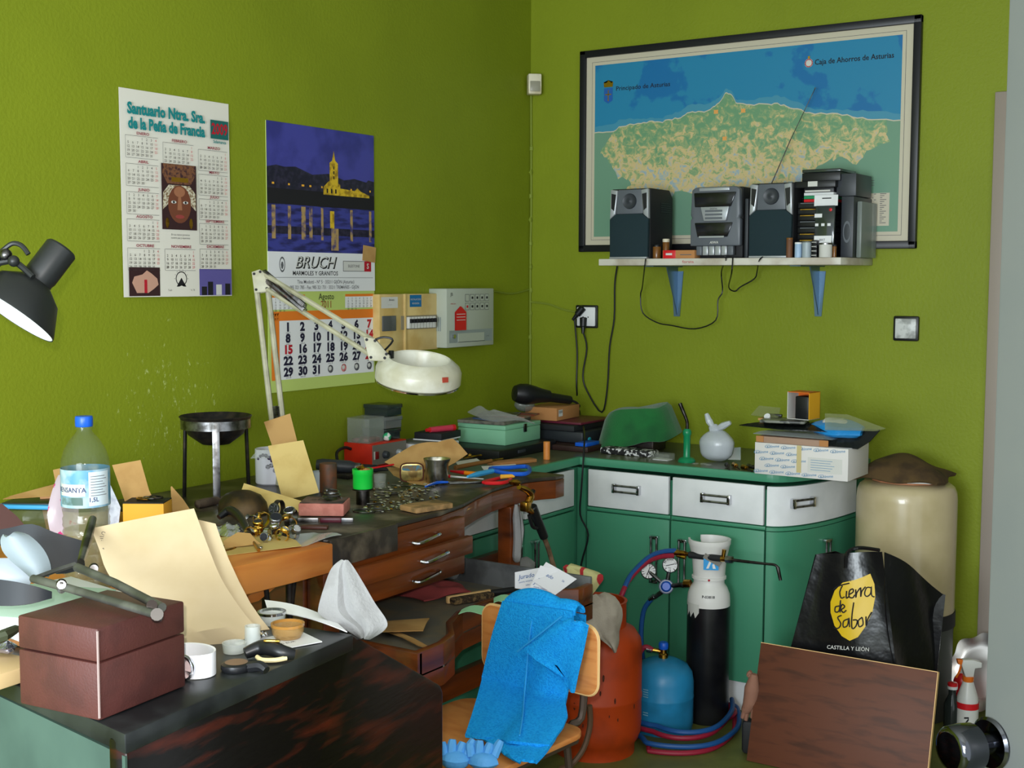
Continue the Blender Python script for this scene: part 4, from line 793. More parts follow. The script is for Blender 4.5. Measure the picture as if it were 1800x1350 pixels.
def bag(name, label, m, pxs, z, th, seed, yaw=0):
    """A limp filled bag lying flat: outline in plan, puffed."""
    c = V((sum(p[0] for p in pxs) / len(pxs), sum(p[1] for p in pxs) / len(pxs), 0)); n = 28; b = B(); K = len(pxs)
    def edge_(u):
        q = (u % 1) * K; i = int(q); t = q - i; return lerp(V((*pxs[i % K], 0)), V((*pxs[(i + 1) % K], 0)), t)
    def top_(u, v): p = lerp(c, edge_(u), v); return V((p.x, p.y, z + th * (.25 + .75 * (1 - v ** 3)) * (1 + .28 * math.sin(9 * u + seed) * math.cos(6 * v + seed))))
    def bot_(u, v): p = lerp(c, edge_(u), v); return V((p.x, p.y, z + th * .2 * v))
    b.sheet(m, top_, n, 7, 0); b.sheet(m, bot_, n, 2, 0); b.sheet(m, lambda u, v: lerp(bot_(u, 1), top_(u, 1), v), n, 1, 0)
    return b.out(name, None, label, 'bag' if 'bag' in name else 'packet')
blk = mat('black_bin_plastic', (20, 24, 24), .25, bump=.5, bs=50)
bag('plastic_bag', 'clear bag of glinting small parts on the card tray', clear('sparkle_clear', (150, 156, 158), .6, .08), [(cx0 - .14, yC + .01), (cx0 + .14, yC + .0), (cx0 + .16, yC + .15), (cx0 - .13, yC + .16)], z2_, .022, 1)
bag('plastic_bag', 'flat black plastic bag spread over the carton, reaching out to the left', blk, [(cx0 - .20, yC + .03), (cx0 - .02, yC - .01), (cx0 + .12, yC + .02), (cx0 + .14, yC + .16), (cx0 - .12, yC + .17)], z2_ + .022, .024, 3)
bag('plastic_bag', 'black plastic bag with pointed tip hanging over the carton right end', blk, [(cx0 + .04, yC - .02), (cx0 + .2, yC + .0), (cx0 + .30, yC + .10), (cx0 + .2, yC + .18), (cx0 + .06, yC + .16)], z2_ + .0, .03, 5) if 0 else None
ob_, _n = None, None
leaf('plastic_sheet', 'black sheet with grey underside drooping off the carton at its right', 'sheet', blk, 1500, 785, zt_ + .004, 35, [((1462, 752), (1548, 756)), ((1450, 772), (1530, 776)), ((1440, 782), (1508, 790))], .004)
leaf('plastic_pouch', 'transparent pouch with pointed right end lying over the drooping black sheet', 'pouch', clear('olive_clear', (150, 156, 110), .35), 1500, 772, z2_ + .02, 50, [((1450, 728), (1490, 730)), ((1450, 748), (1556, 754)), ((1450, 756), (1540, 758))], .004)
leaf('plastic_pouch', 'transparent pouch sticking out at the upper left of the carton pile', 'pouch', clear('olive_clear', (150, 156, 110), .35), 1345, 740, z2_ + .046, 55, [((1334, 714), (1372, 718)), ((1320, 730), (1368, 736))], .003)
b = B(); p = at(1398, 752, y=yC + .06); zb_ = z2_ + .047; b.box(mat('grey_printed_bag', (120, 122, 112), .35, col2=(60, 62, 60), ns=26, lo=.5, hi=.55), (cx0 - .045, yC + .05, zb_ + .005), (.15, .11, .010), bev=.004, rz=12); b.out('printed_packet', None, 'grey printed packet lying in front of the orange carton', 'packet')
t = thing('blue_packet', 'blue and white crumpled packet at the right of the orange carton', 'packet', loc=(cx0 + .135, yC + .07, z2_ + .002)); b = B(); b.ball(mat('blue_foil', (40, 140, 210), .25, bump=.6, bs=40), (0, 0, .034), .045, (1.9, 1.2, .74), n=20, lump=.09, seed=2); b.out('wrapper', t); b = B(); b.ball(mat('white_foil', (206, 212, 220), .3, bump=.6, bs=40), (-.005, -.012, .051), .03, (1.7, 1.1, .6), n=14, lump=.12, seed=3); b.out('white_flap', t)
pO = at(1415, 735, y=yC + .07); zO = z2_ + .058; wO = .082; hO = .092
t = thing('orange_carton', 'open orange and yellow carton with a black lining, topmost on the white carton pile', 'box', loc=(at(1413, 700, y=yC + .09).x, yC + .09, zO), rz=-8)
og = mat('orange_print', (226, 110, 30), .5); yg = mat('amber_print', (226, 164, 30), .5)
b = B(); b.box(og, (0, .0, hO - .001), (wO, .075, .002)); b.box(yg, (wO / 2 - .001, 0, hO / 2), (.002, .075, hO)); b.box(papr2, (-wO / 2 + .001, 0, hO / 2), (.002, .075, hO)); b.box(og, (0, .036, hO / 2), (wO, .002, hO)); b.box(papr2, (0, 0, .001), (wO, .075, .002)); b.rect(papr2, -wO * .05, -.0, wO * .4, .004, hO + .0006); b.out('sleeve', t)
b = B(); b.box(blackp, (.012, -.002, hO * .43), (.05, .068, hO * .84), bev=.004); b.out('lining', t)
p = at(1372, 720, y=yC + .1); b = B(); b.lathe(white, [(0, 0), (.011, 0), (.011, .006), (.006, .006), (.006, .008), (0, .008)], 16, T(cx0 - .11, yC + .06, zb_ + .012) @ RX(50)); b.box(blackp, (cx0 - .095, yC + .09, zb_ + .016), (.05, .012, .01), bev=.002); b.box(kraft, (cx0 - .1, yC + .08, zb_ + .004), (.08, .06, .008)); b.out('adhesive_roll', None, 'small white-cored roll on a kraft scrap left of the orange carton', 'roll')

# ================================================================ on the worktop, left run (towards the corner)
b = B(); b.box(red, (.078, -1.14, CZ + .043), (.124, .196, .078), bev=.002)
t = thing('power_supply', 'red and grey power supply box with knobs by the left wall', 'power supply', loc=(.078, -1.14, CZ)); b = B(); b.box(red, (0, 0, .043), (.124, .196, .078), bev=.002); b.out('case', t)
b = B(); b.box(mat('grey_front', (116, 112, 104), .5), (.0635, 0, .043), (.003, .186, .07)); b.out('front_panel', t)
for y_, r_ in ((-.03, .014), (.045, .012)): b = B(); b.cyl(dgreyp if r_ > .013 else silverp, (.065, y_, .04), (.083, y_, .04), r_, r_ * .85, 18, bev=.002); b.out('knob', t)
b = B(); b.box(mat('switch_red', (120, 14, 24), .3), (.0665, -.072, .042), (.006, .016, .026), bev=.002); b.box(papr2, (.0655, -.085, .042), (.002, .006, .028)); b.out('switch', t)
for s_ in (-1, 1):
    for y_ in (-.08, .08): b = B(); b.cyl(blackp, (s_ * .045, y_, 0), (s_ * .045, y_, .0045), .009, n=12); b.out('foot', t)
zr = CZ + .0825
t = thing('clear_box', 'cloudy clear plastic box with scraps inside on the red power supply', 'box', loc=(.07, -1.183, zr), rz=8)
def bxopen(b, m, w_, d_, h_, th=.0018):
    b.box(m, (0, 0, th / 2), (w_, d_, th)); b.box(m, (0, -d_ / 2, h_ / 2), (w_, th, h_)); b.box(m, (0, d_ / 2, h_ / 2), (w_, th, h_)); b.box(m, (-w_ / 2, 0, h_ / 2), (th, d_, h_)); b.box(m, (w_ / 2, 0, h_ / 2), (th, d_, h_)); return b
bxopen(B(), clearp, .088, .098, .084).out('body', t); b = B(); b.box(clearp, (0, 0, .0855), (.092, .102, .003)); b.out('lid', t); b = B(); b.box(mat('pink_scraps', (160, 110, 110), .7, col2=(90, 90, 80), ns=90), (0, 0, .008), (.07, .08, .012), bev=.004); b.out('scraps', t)
for i, (nm, m_, dz) in enumerate((('lowest', smoke, .040), ('middle', clear('sparkle_dark', (104, 108, 106), .9, .06), .042), ('topmost', smoke, .040))):
    z = zr + (0, .0415, .085)[i]; t = thing('parts_box', 'smoked plastic parts box, %s of three on the red power supply' % nm, 'box', loc=(.062 + .003 * (i % 2), -1.085 + .004 * i, z), rz=(3, -4, 2)[i], group='smoked parts boxes')
    bxopen(B(), m_, .10, .082, dz * .62).out('body', t); b = B(); b.box(m_, (0, 0, dz * .8), (.108, .090, dz * .36), bev=.002); b.out('lid', t); b = B(); b.ball(steel, (0, 0, dz * .3), .03, (1.3, 1.1, .3), n=12, lump=.3, seed=i); b.out('metal_parts', t, kind='stuff')
b = B(); b.ball(mat('green_white_ball', (40, 168, 110), .5, col2=(216, 222, 216), ns=24, lo=.49, hi=.5), (.122, -1.128, zr + .0145), .0145, n=16, lump=.06); b.out('marbled_lump', None, 'small green and white lump between the clear box and the parts boxes', 'lump')
b = B(); 
wirething('flex_cable', 'black cable arching down from the back of the red power supply', [(.05, -1.24, CZ + .06), (.045, -1.27, CZ + .068), (.05, -1.315, CZ + .055), (.07, -1.33, CZ + .02), (.09, -1.34, CZ + .006)], .0055)
# rotary handpiece
h0 = V((.12, -1.47, CZ + .038)); h1 = V((.30, -1.345, CZ + .022)); d = (h1 - h0)
t = thing('handpiece', 'grey rotary handpiece lying in front of the red power supply', 'handpiece', frame(h0, d, (0, 0, 1))); Lh = d.length; XF = frame((0, 0, 0), (0, 1, 0), (0, 0, 1))
b = B(); b.lathe(dgreyp, [(0, -.02), (.016, -.018), (.021, .0), (.021, Lh * .42), (.015, Lh * .5), (0, Lh * .5)], 18, XF); b.out('grip', t)
b = B(); b.lathe(steel, [(0, Lh * .49), (.0155, Lh * .5), (.0155, Lh * .58), (0, Lh * .59)], 18, XF); b.out('collar', t); b = B(); b.lathe(blackm, [(0, Lh * .58), (.0125, Lh * .58), (.013, Lh * .82), (.009, Lh * .86), (.004, Lh), (0, Lh)], 16, XF); b.out('nose', t)
b = B(); b.box(iron, (.19, -1.42, CZ + .007), (.10, .12, .014), bev=.003); b.out('iron_block', None, 'flat dark iron block under the rotary handpiece', 'block')
# tablet with black case and tube on a dark stand
pt = at(752, 790, z=CZ); sx0, sy0 = .135, -.925
t = thing('round_stand', 'dark round stand under the white tray beside the red power supply', 'stand', loc=(sx0, sy0, CZ)); b = B(); b.lathe(blackp, [(0, 0), (.05, 0), (.05, .006), (.02, .012), (.02, .034), (.045, .044), (0, .044)], 24); b.out('pedestal', t)
b = B(); b.box(white, (sx0 + .01, sy0 + .0, CZ + .052), (.15, .19, .016), bev=.002); b.box(greyp, (sx0 + .0855, sy0 + .0, CZ + .053), (.001, .05, .004)); b.out('white_tray', None, 'flat white drawer tray balanced on a round dark stand', 'tray')
b = B(); b.box(mat('grey_sleeve', (96, 98, 94), .5), (sx0, sy0 + .01, CZ + .0625), (.145, .185, .005), bev=.001); b.out('grey_folder', None, 'thin grey folder lying on the white drawer tray', 'folder')
b = B(); b.box(white, (sx0 + .01, sy0 + .06, CZ + .067), (.12, .14, .004), rz=6); b.out('paper_pad', None, 'thin white pad under the black jewel case', 'pad')
b = B(); b.box(blackm, (sx0 + .01, sy0 + .065, CZ + .081), (.115, .145, .024), rz=6, bev=.002); b.out('jewel_case', None, 'flat black case carrying a red glue tube', 'case')
t = thing('glue_tube', 'pinkish red glue tube lying on the flat black case', 'tube', frame((sx0 + .03, sy0 + .035, CZ + .104), (.25, 1, 0), (0, 0, 1))); b = B(); b.lathe(pinkp, [(0, -.035), (.010, -.035), (.011, .0), (.011, .03), (.0115, .07)], 14, XF); b.out('body', t); b = B(); b.lathe(redp, [(0, .068), (.012, .068), (.012, .082), (0, .082)], 14, XF); b.out('crimp', t); b = B(); b.lathe(redp, [(0, -.052), (.006, -.052), (.0085, -.034), (0, -.034)], 12, XF); b.out('cap', t)
# black case, mint metal box
b = B(); b.box(blackp, (.255, -.648, CZ + .0185), (.31, .40, .036), bev=.005); b.box(dgreyp, (.412, -.70, CZ + .02), (.004, .05, .012), bev=.001); b.out('tool_case', None, 'flat black tool case under the mint green metal box', 'case')
mz = CZ + .037; t = thing('cash_box', 'mint green metal box with papers piled on its lid', 'box', loc=(.242, -.594, mz)); mx_, my_, mh = .215, .246, .074
b = B(); b.box(mint, (0, 0, mh * .38), (mx_, my_, mh * .76), bev=.003); b.out('body', t); b = B(); b.box(mint, (0, 0, mh * .88), (mx_ + .003, my_ + .003, mh * .24), bev=.004); b.out('lid', t); b = B(); b.box(steel, (mx_ / 2 + .003, .01, mh * .74), (.004, .02, mh * .42), bev=.001); b.out('latch', t)
zz = mz + mh + .001
for i, (nm, m_, dx, dy, w_, d_, rz) in enumerate((('grey newspaper folded', mat('newsprint', (112, 110, 98), .8, col2=(70, 72, 66), ns=40), -.01, -.02, .20, .22, 6), ('blue edged leaflet', mat('leaflet_blue', (60, 80, 120), .5, col2=(120, 120, 110), ns=20), .02, -.05, .14, .12, -14), ('red edged brochure', mat('leaflet_red', (160, 70, 56), .5, col2=(120, 110, 96), ns=16), .045, .05, .13, .15, 10), ('dark photo card', mat('photo_dark', (58, 62, 44), .3, col2=(100, 104, 80), ns=18), .0, .0, .15, .11, 24))):
    h_ = .006 if i else .012; b = B(); b.box(m_, (.242 + dx, -.594 + dy, zz + h_ / 2), (w_, d_, h_ - .0006), rz=rz, bev=.0008); b.out('printed_sheet', None, nm + ' on the pile over the mint green box', 'paper', 'papers on the mint box'); zz += h_
leaf('plastic_bag', 'limp clear bag crumpled on the papers of the mint box', 'bag', clear('grey_clear', (150, 152, 146), .45), 865, 735, zz + .002, 52, [((838, 716), (868, 722)), ((822, 728), (915, 736)), ((850, 738), (940, 744))], .004, disp=lambda u, v: .008 * math.sin(7 * u + 3 * v))
# corner pile: cases, burgundy folder, cardboard box, hair dryer
px_ = .395; py_ = -.255
b = B(); b.box(mat('dark_brown_case', (50, 30, 26), .45), (.43, -.31, CZ + .011), (.27, .34, .021), bev=.003); b.out('flat_case', None, 'flat dark brown case lowest in the corner pile', 'case')
b = B(); b.box(bluep, (.535, -.43, CZ + .0295), (.05, .10, .014), bev=.002); b.out('blue_box', None, 'small blue box on the edge of the dark brown case', 'box')
b = B(); b.box(mat('dusty_black_case', (38, 42, 46), .4), (.395, -.27, CZ + .045), (.215, .28, .044), bev=.005); b.out('instrument_case', None, 'dusty black case in the corner pile under the burgundy folder', 'case')
b = B(); b.box(blackm, (.37, -.29, CZ + .079), (.20, .26, .022), bev=.003); b.out('black_folder', None, 'black folder below the burgundy one in the corner pile', 'folder')
b = B(); b.box(mat('burgundy_cover', (96, 30, 48), .4), (.385, -.26, CZ + .0955), (.19, .25, .009), bev=.002); b.out('burgundy_folder', None, 'burgundy folder near the top of the corner pile', 'folder')
t = thing('cardboard_box', 'small brown cardboard box with a white barcode label in the corner pile', 'box', loc=(.30, -.30, CZ + .101), rz=4); b = B(); b.box(card, (0, 0, .0255), (.14, .20, .05), bev=.001); b.out('body', t); b = B(); b.rect(white, -.085, .016, -.05, .042, 0, frame((.0706, 0, 0), (0, 1, 0), (0, 0, 1))); 
for i in range(6): b.rect(ink, -.081 + .005 * i, .028, -.079 + .005 * i, .039, .0004, frame((.0706, 0, 0), (0, 1, 0), (0, 0, 1)))
b.out('barcode_label', t)
pd = V((.285, -.36, CZ + .205)); t = thing('hair_dryer', 'black hair dryer lying on the cardboard box in the corner', 'hair dryer', frame((.29, -.38, CZ + .196), (.55, .83, -.12), (0, 0, 1)))
b = B(); b.lathe(blackp, [(0, -.055), (.03, -.05), (.039, -.03), (.042, .0), (.036, .035), (.028, .07), (.024, .10), (0, .10)], 24, frame((-.06, 0, 0), (0, 0, -1), (1, 0, 0)) @ RY(90) if 0 else XF @ T(0, 0, -.06)); b.out('barrel', t)
b = B(); b.tube(blackp, [(-.02, 0, -.0), (.06, -.004, -.014), (.15, -.008, -.034)], [.022, .019, .017], 12); b.out('handle_grip', t); b = B(); b.ball(clear('grey_nozzle', (130, 134, 130), .6), (-.05, -.045, -.024), .034, (1.3, .8, .8), n=14); b.out('nozzle', t)
b = B(); b.tube(blackm, [(.148, -.008, -.034), (.18, -.015, -.04), (.215, -.03, -.075), (.222, -.035, -.10)], .005, 8); b.out('flex', t)
# odds on the left worktop front
p = at(963, 808, z=CZ); b = B(); b.cyl(oak, (p.x - .005, p.y, CZ), (p.x - .005, p.y, CZ + .066), .0125, n=18, bev=.001); b.out('wooden_peg', None, 'short beech peg standing at the front of the worktop', 'peg')
p = at(918, 815, z=CZ); b = B(); b.prism(card, [(-.03, -.09), (.03, -.07), (.03, .09), (-.02, .10)], 0, .012, T(p.x - .03, p.y - .02, CZ + .0005) @ RZ(-18), bev=.002); b.out('wooden_wedge', None, 'pale brown wooden wedge lying in front of the black tool case', 'wedge')
b = B(); p = at(1037, 788, z=CZ); b.ball(mat('turquoise_foil', (40, 150, 170), .2, bump=.4, bs=60), (p.x - .03, p.y + .0, CZ + .03), .03, (1.1, .9, .95), n=16, lump=.06); b.out('turquoise_ball', None, 'shiny turquoise ball beside the corner pile', 'ball')
# ================================================================ lamps
# ---- magnifier lamp
foot = at(497, 853, z=BZ); t = thing('magnifier_lamp', 'cream magnifier lamp on a sprung double arm, clamped to the bench by the wall', 'lamp', loc=foot); I = T(*(-foot))
el = far(462, 492, 3.78); jt = far(655, 612, 3.48); hd = far(736, 652, 3.50); lo_ = V((foot.x, foot.y, BZ + .06)); rv = RW @ V((1, 0, 0))
ar = mat('cream_arm', (184, 180, 156), .4, col2=(156, 152, 130), ns=14)
b = B(); b.cyl(ar, (0, 0, 0), (0, 0, .05), .022, .018, 18, bev=.003); b.box(ar, (0, .0, .058), (.035, .03, .03), bev=.004); b.out('clamp_base', t)
def bar(p, q, m, r=.0065): b = B(); b.cyl(m, p, q, r, n=8, M=I); return b
s2 = rv * .034; u2 = V((0, 0, .018))
b = B(); b.cyl(ar, lo_ - s2 * .5, el - s2 * .62, .0085, n=8, M=I); b.out('lower_arm', t); b = B(); b.cyl(ar, lo_ + s2 * .5, el + s2 * .35, .0085, n=8, M=I); b.out('lower_arm', t)
def spring(p, q, r, nm='spring'):
    p = V(p); q = V(q); F = zframe(p, q - p); L_ = (q - p).length; n_ = int(L_ / .0042); pts = [F @ V((r * math.cos(i * 1.26), r * math.sin(i * 1.26), L_ * i / (n_ * 5))) for i in range(n_ * 5 + 1)]
    b = B(); b.tube(steel, pts, .0014, 4, I, smooth=0); b.out(nm, t)
dl = (el - lo_); 
for k in (-.12, .22): spring(lo_ + s2 * k + dl * .02, lo_ + s2 * (k - .0) + dl * .33, .0075)
da = jt - el; n_ = V((0, 0, .022))
for s_ in (-1, 1): b = B(); b.cyl(ar, el + n_ * s_ * .9 + da * .03, jt + n_ * s_, .0075, n=8, M=I); b.out('upper_arm', t)
for s_ in (-.8, .9): spring(el + n_ * (s_ + 1.2) * .5 + rv * .004, el + n_ * s_ * .35 + da * .40 - V((0, 0, .008)), .0085)
def plate(name, c_, pts, th=.004, M=I):
    b = B(); nrm = (RW @ V((0, 0, -1))); F = frame(c_, RW @ V((1, 0, 0)), RW @ V((0, 1, 0))); b.prism(ar, pts, -.016, -.012, M @ F, bev=.001); b.prism(ar, pts, .012, .016, M @ F, bev=.001)
    for p in pts: b.cyl(ink, (p[0] * .75, p[1] * .75, -.018), (p[0] * .75, p[1] * .75, .018), .004, n=8, M=M @ F)
    b.out(name, t)
plate('elbow_plate', el, [(-.03, .022), (-.006, .03), (.03, -.0), (.02, -.035), (-.022, -.04)])
plate('head_plate', jt + rv * .012, [(-.035, .03), (-.005, .026), (.036, -.022), (.03, -.036), (-.02, -.034)])
b = B(); hx = hd + (RW @ V((-.105, .015, 0))); b.tube(blackp, [jt + V((0, 0, .02)), jt + rv * .03 + V((0, 0, .03)), jt + rv * .055 + V((0, 0, .02)), hx + V((0, 0, .03))], .003, 6, I); b.cyl(ar, jt + rv * .03 - V((0, 0, .025)), hx, .011, n=12, M=I); b.box(blackp, I @ (hx + rv * .03 + V((0, 0, .03))), (.012, .012, .022), bev=.002); b.out('swivel', t)
HF = zframe(hd, RW @ V((.10, .93, -.27)).normalized()) ; HF = I @ HF
b = B(); R_ = .118; b.lathe(offw, [(.081, .033), (.085, .036), (.090, .034), (R_ * .95, .016), (R_, .004), (R_, -.026), (R_ * .96, -.030), (.066, -.030), (.0665, -.016), (.081, .033)], 48, HF); hdo = b.out('ring_head', t)
b = B(); b.lathe(mat('lens_glass', (214, 238, 232), .04, alpha=.42, spec=.8), [(0, -.006), (.04, -.009), (.066, -.014), (.066, -.018), (.04, -.022), (0, -.024)], 40, HF); b.out('lens', t)
b = B(); b.lathe(chrome, [(R_ * .9, -.032), (R_ * .97, -.031), (R_ * .97, -.035), (R_ * .9, -.035), (R_ * .9, -.032)], 40, HF); b.out('lower_rim', t)
nf = (RW @ V((.66, -.12, -.74))).normalized(); p = hd + nf * (R_ * .99); b = B(); b.box(mat('badge_red', (160, 60, 44), .5), (0, 0, 0), (.018, .014, .004), I @ frame(p - V((0, 0, .011)), nf.cross(V((0, 0, 1))) * -1, (0, 0, 1))); b.out('badge', t)
# ---- black desk lamp at the left edge
sc_ = far(20, 552, 2.42); axd = (RW @ V((-.50, -.82, -.30))).normalized(); LB = V((.70, -3.02, BZ)) if 0 else V((.30, -2.98, BZ))
t = thing('desk_lamp', 'black cone-shaded desk lamp reaching in at the left edge', 'lamp', loc=LB); I = T(*(-LB)); F = I @ zframe(sc_, -axd)
blm = mat('black_lamp_enamel', (34, 36, 36), .4)
b = B(); b.lathe(blm, [(.090, 0), (.0895, .004), (.062, .056), (.030, .078), (.0295, .085), (.0315, .092), (.0315, .156), (.028, .160), (0, .160)], 40, F); b.out('lamp_shade', t)
b = B(); b.lathe(mat('lamp_inner_white', (222, 228, 230), .4), [(.088, .0008), (.0605, .054), (.028, .075), (0, .076)], 40, F); b.out('shade_lining', t)
b = B(); b.ball(mat('bulb_glass', (230, 232, 226), .3), (0, 0, .045), .026, n=14, M=F); b.out('bulb', t)
a1 = far(74, 446, 2.43); a2 = far(60, 487, 2.40); j1 = far(-4, 452, 2.40)
b = B(); b.tube(blm, [far(50, 447, 2.42), far(38, 432, 2.42), far(22, 428, 2.42), far(5, 440, 2.42), far(-8, 452, 2.42)], .0048, 8, I); b.tube(blm, [a2 - rv * .002, far(24, 460, 2.41), far(-14, 466, 2.41)], .006, 8, I); b.ball(steel, I @ far(10, 448, 2.41), .012, n=10); b.ball(blm, I @ far(24, 459, 2.40), .011, n=10); b.ball(blm, I @ far(-10, 460, 2.41), .014, n=10); b.out('swivel_bracket', t)
jj = far(-14, 462, 2.41); kn = V((LB.x, LB.y, 1.52)); kn = (jj + V((LB.x, LB.y, BZ + .03))) * .5 + V((-.2, .05, .18))
b = B(); b.cyl(blm, jj, kn, .008, n=10, M=I); b.out('upper_arm', t); b = B(); b.cyl(blm, kn, V((LB.x, LB.y, BZ + .03)), .008, n=10, M=I); b.ball(blm, I @ kn, .014, n=10); b.out('lower_arm', t)
b = B(); b.lathe(blm, [(0, 0), (.07, 0), (.07, .012), (.02, .028), (.012, .04), (0, .04)], 28); b.out('base', t)

# ================================================================ on the bench
def bp_(px, py): return at(px, py, z=BZ)
# tripod with bowl
c0 = bp_(376, 868); c0 = V((.245, -2.06, BZ)); 
t = thing('tripod_bowl', 'iron tripod carrying a shallow sooty bowl by the wall', 'tripod', loc=c0)
rb = .100; zb = .236
b = B(); b.lathe(iron, [(rb * 1.0, zb), (rb * 1.03, zb + .004), (rb * 1.0, zb + .006), (rb * .93, zb - .002), (rb * .74, zb - .045), (rb * .38, zb - .072), (0, zb - .078), (0, zb - .082), (rb * .40, zb - .076), (rb * .78, zb - .048), (rb * .96, zb - .008), (rb * 1.0, zb)], 40); b.out('bowl', t)
b = B(); b.lathe(steel, [(rb * .955, zb - .03), (rb * .985, zb - .03), (rb * .985, zb - .004), (rb * .955, zb - .004), (rb * .955, zb - .03)], 40); b.out('ring', t)
vd = (CAM - c0); vd.z = 0; vd.normalize(); a0 = math.atan2(vd.y, vd.x)
for k, m_ in ((0, steel), (1, iron), (2, iron)):
    a = a0 + k * 2.094; p = V((math.cos(a), math.sin(a), 0)); b = B(); F = frame(p * rb * (1.02 if k == 0 else .98), V((-p.y, p.x, 0)), V((0, 0, 1)) + p * -.0)
    tp, bt = p * (rb * .985) + V((0, 0, zb - .006)), p * (rb * (1.06)) + V((0, 0, 0)); dd = (tp - bt); FF = frame(bt, V((-p.y, p.x, 0)), dd)
    if k == 0: b.box(m_, (0, dd.length / 2, 0), (.020, dd.length, .003), FF, bev=.0008)
    else: b.box(m_, (0, dd.length / 2, 0), (.011, dd.length, .007), FF, bev=.0008)
    b.out('leg', t)
# mug
p = V((.175, -1.765, BZ)); t = cup('mug', 'white mug with purple and grey dots holding kraft envelopes', 'mug', p.x, p.y, BZ, [(0, 0), (.044, 0), (.048, .004), (.049, .108), (.047, .109), (.045, .107), (.044, .008), (0, .006)], mat('mug_white', (222, 222, 232), .25))
dotm = [mat('dot_purple', (58, 40, 84), .4), mat('dot_grey', (150, 150, 158), .4)]; b = B()
for i in range(9): a = a0 - .95 + .2 * i; z = .082 + .012 * math.sin(i * .7); b.lathe(dotm[0], [(0, .0004), (.005 + .0005 * i, .0004)], 12, frame(V((math.cos(a) * .0492, math.sin(a) * .0492, z)), (-math.sin(a), math.cos(a), 0), (0, 0, 1)))
for i in range(5): a = a0 - .25 + .22 * i; z = .058 - .006 * i + .01 * (i % 2); b.lathe(dotm[1], [(0, .0004), (.007, .0004)], 12, frame(V((math.cos(a) * .0492, math.sin(a) * .0492, z)), (-math.sin(a), math.cos(a), 0), (0, 0, 1)))
b.out('dots', t)
leaf('envelope', 'tall kraft envelope standing in the mug below the magnifier arm', 'envelope', kraft, 500, 860, BZ + .01, 12, [((464, 742), (510, 727)), ((484, 800), (526, 790)), ((494, 855), (536, 850))], .004)
leaf('envelope', 'pale kraft envelope with pencil writing leaning upright in front of the mug', 'envelope', kraft2, 530, 880, BZ, 14, [((471, 784), (533, 774)), ((497, 880), (561, 866))], .004)
wr_ = mat('pencil_grey', (110, 100, 84), .8)
def script(name, t_, M, m_, txt, size, sp, rot=0):
    b = B()
    for i, s_ in enumerate(txt): b.text(m_, s_, size, 0, -sp * i, 0, M, shear=.35, sx=.9, rot=rot)
    return b.out(name, t_)
O, N = lean(530, 880, BZ, 14); e2 = bpy.data.objects['envelope.001']
def onpl(px, py, O, N, up, off): return frame(onp(px, py, O, N) + N * off, up, N.cross(up))
Mi = T(*(-e2.location)); up_ = (onp(520, 800, O, N) - onp(540, 860, O, N)).normalized()
script('pencil_note', e2, Mi @ onpl(530, 838, O, N, up_, .0012), wr_, ['Anselmo Vega', '2 piezas'], .010, .014)
b = B(); rowsheet(b, kraft2, [((429, 852), (532, 884)), ((419, 880), (520, 913))], *lean(470, 895, BZ + .012, 55), None, None, .006, 4, 1); b.out('envelope', None, 'pale kraft envelope lying slanted on the bench left of the pink brick', 'envelope')
b = B(); rowsheet(b, clearp, [((452, 792), (474, 790)), ((440, 806), (474, 806))], *lean(460, 812, BZ + .1, 20), None, None, .002, 4, 1); b.out('plastic_sachet', None, 'clear sachet poking out of the mug behind the kraft envelopes', 'sachet')
# cups and cylinders
p = bp_(561, 866); cup('plastic_cup', 'frosted white plastic cup beside the pale envelope', 'cup', p.x - .02, p.y + .02, BZ, [(0, 0), (.017, 0), (.019, .060), (.0178, .060), (.0162, .003), (0, .003)], mat('frosted_cup', (196, 208, 216), .4, alpha=.8), 20)
p = bp_(577, 864); b = B(); b.lathe(mat('scorched_wood', (110, 66, 40), .6, col2=(70, 60, 50), ns=30), [(0, 0), (.026, 0), (.026, .083), (.025, .085), (0, .085)], 24, T(p.x, p.y, BZ)); b.out('wooden_cylinder', None, 'scorched wooden cylinder standing behind the pink brick', 'cylinder')
p = bp_(638, 886); t = thing('green_cap_jar', 'bright green plastic cap full of scraps on a dark metal post', 'jar', loc=(p.x, p.y, BZ)); b = B(); b.lathe(dsteel, [(0, 0), (.019, 0), (.019, .040), (.030, .041), (.030, .044), (0, .044)], 24); b.out('post', t); b = B(); b.lathe(gplast, [(0, .045), (.027, .045), (.028, .05), (.028, .084), (.0295, .086), (.0295, .1), (.027, .1), (.026, .05), (0, .05)], 28); b.out('cap', t); b = B(); b.ball(brass, (-.004, 0, .1), .012, (1, 1, .9), n=10, lump=.4, seed=2); b.ball(card, (.008, .004, .097), .012, (1, 1, .5), n=8, lump=.3, seed=3); b.out('scraps', t, kind='stuff')
p = bp_(668, 858); cup('plastic_cup', 'small clear plastic cup just right of the green cap', 'cup', p.x, p.y, BZ, [(0, 0), (.017, 0), (.021, .042), (.0195, .042), (.0158, .003), (0, .003)], clearp, 20)
b = B(); q0 = bp_(650, 852) + V((0, 0, .05)); q1 = bp_(692, 846) + V((0, 0, .053)); b.cyl(redp, q0, q1, .003, n=8); b.out('red_stick', None, 'thin red stick resting across the small clear cup', 'stick')
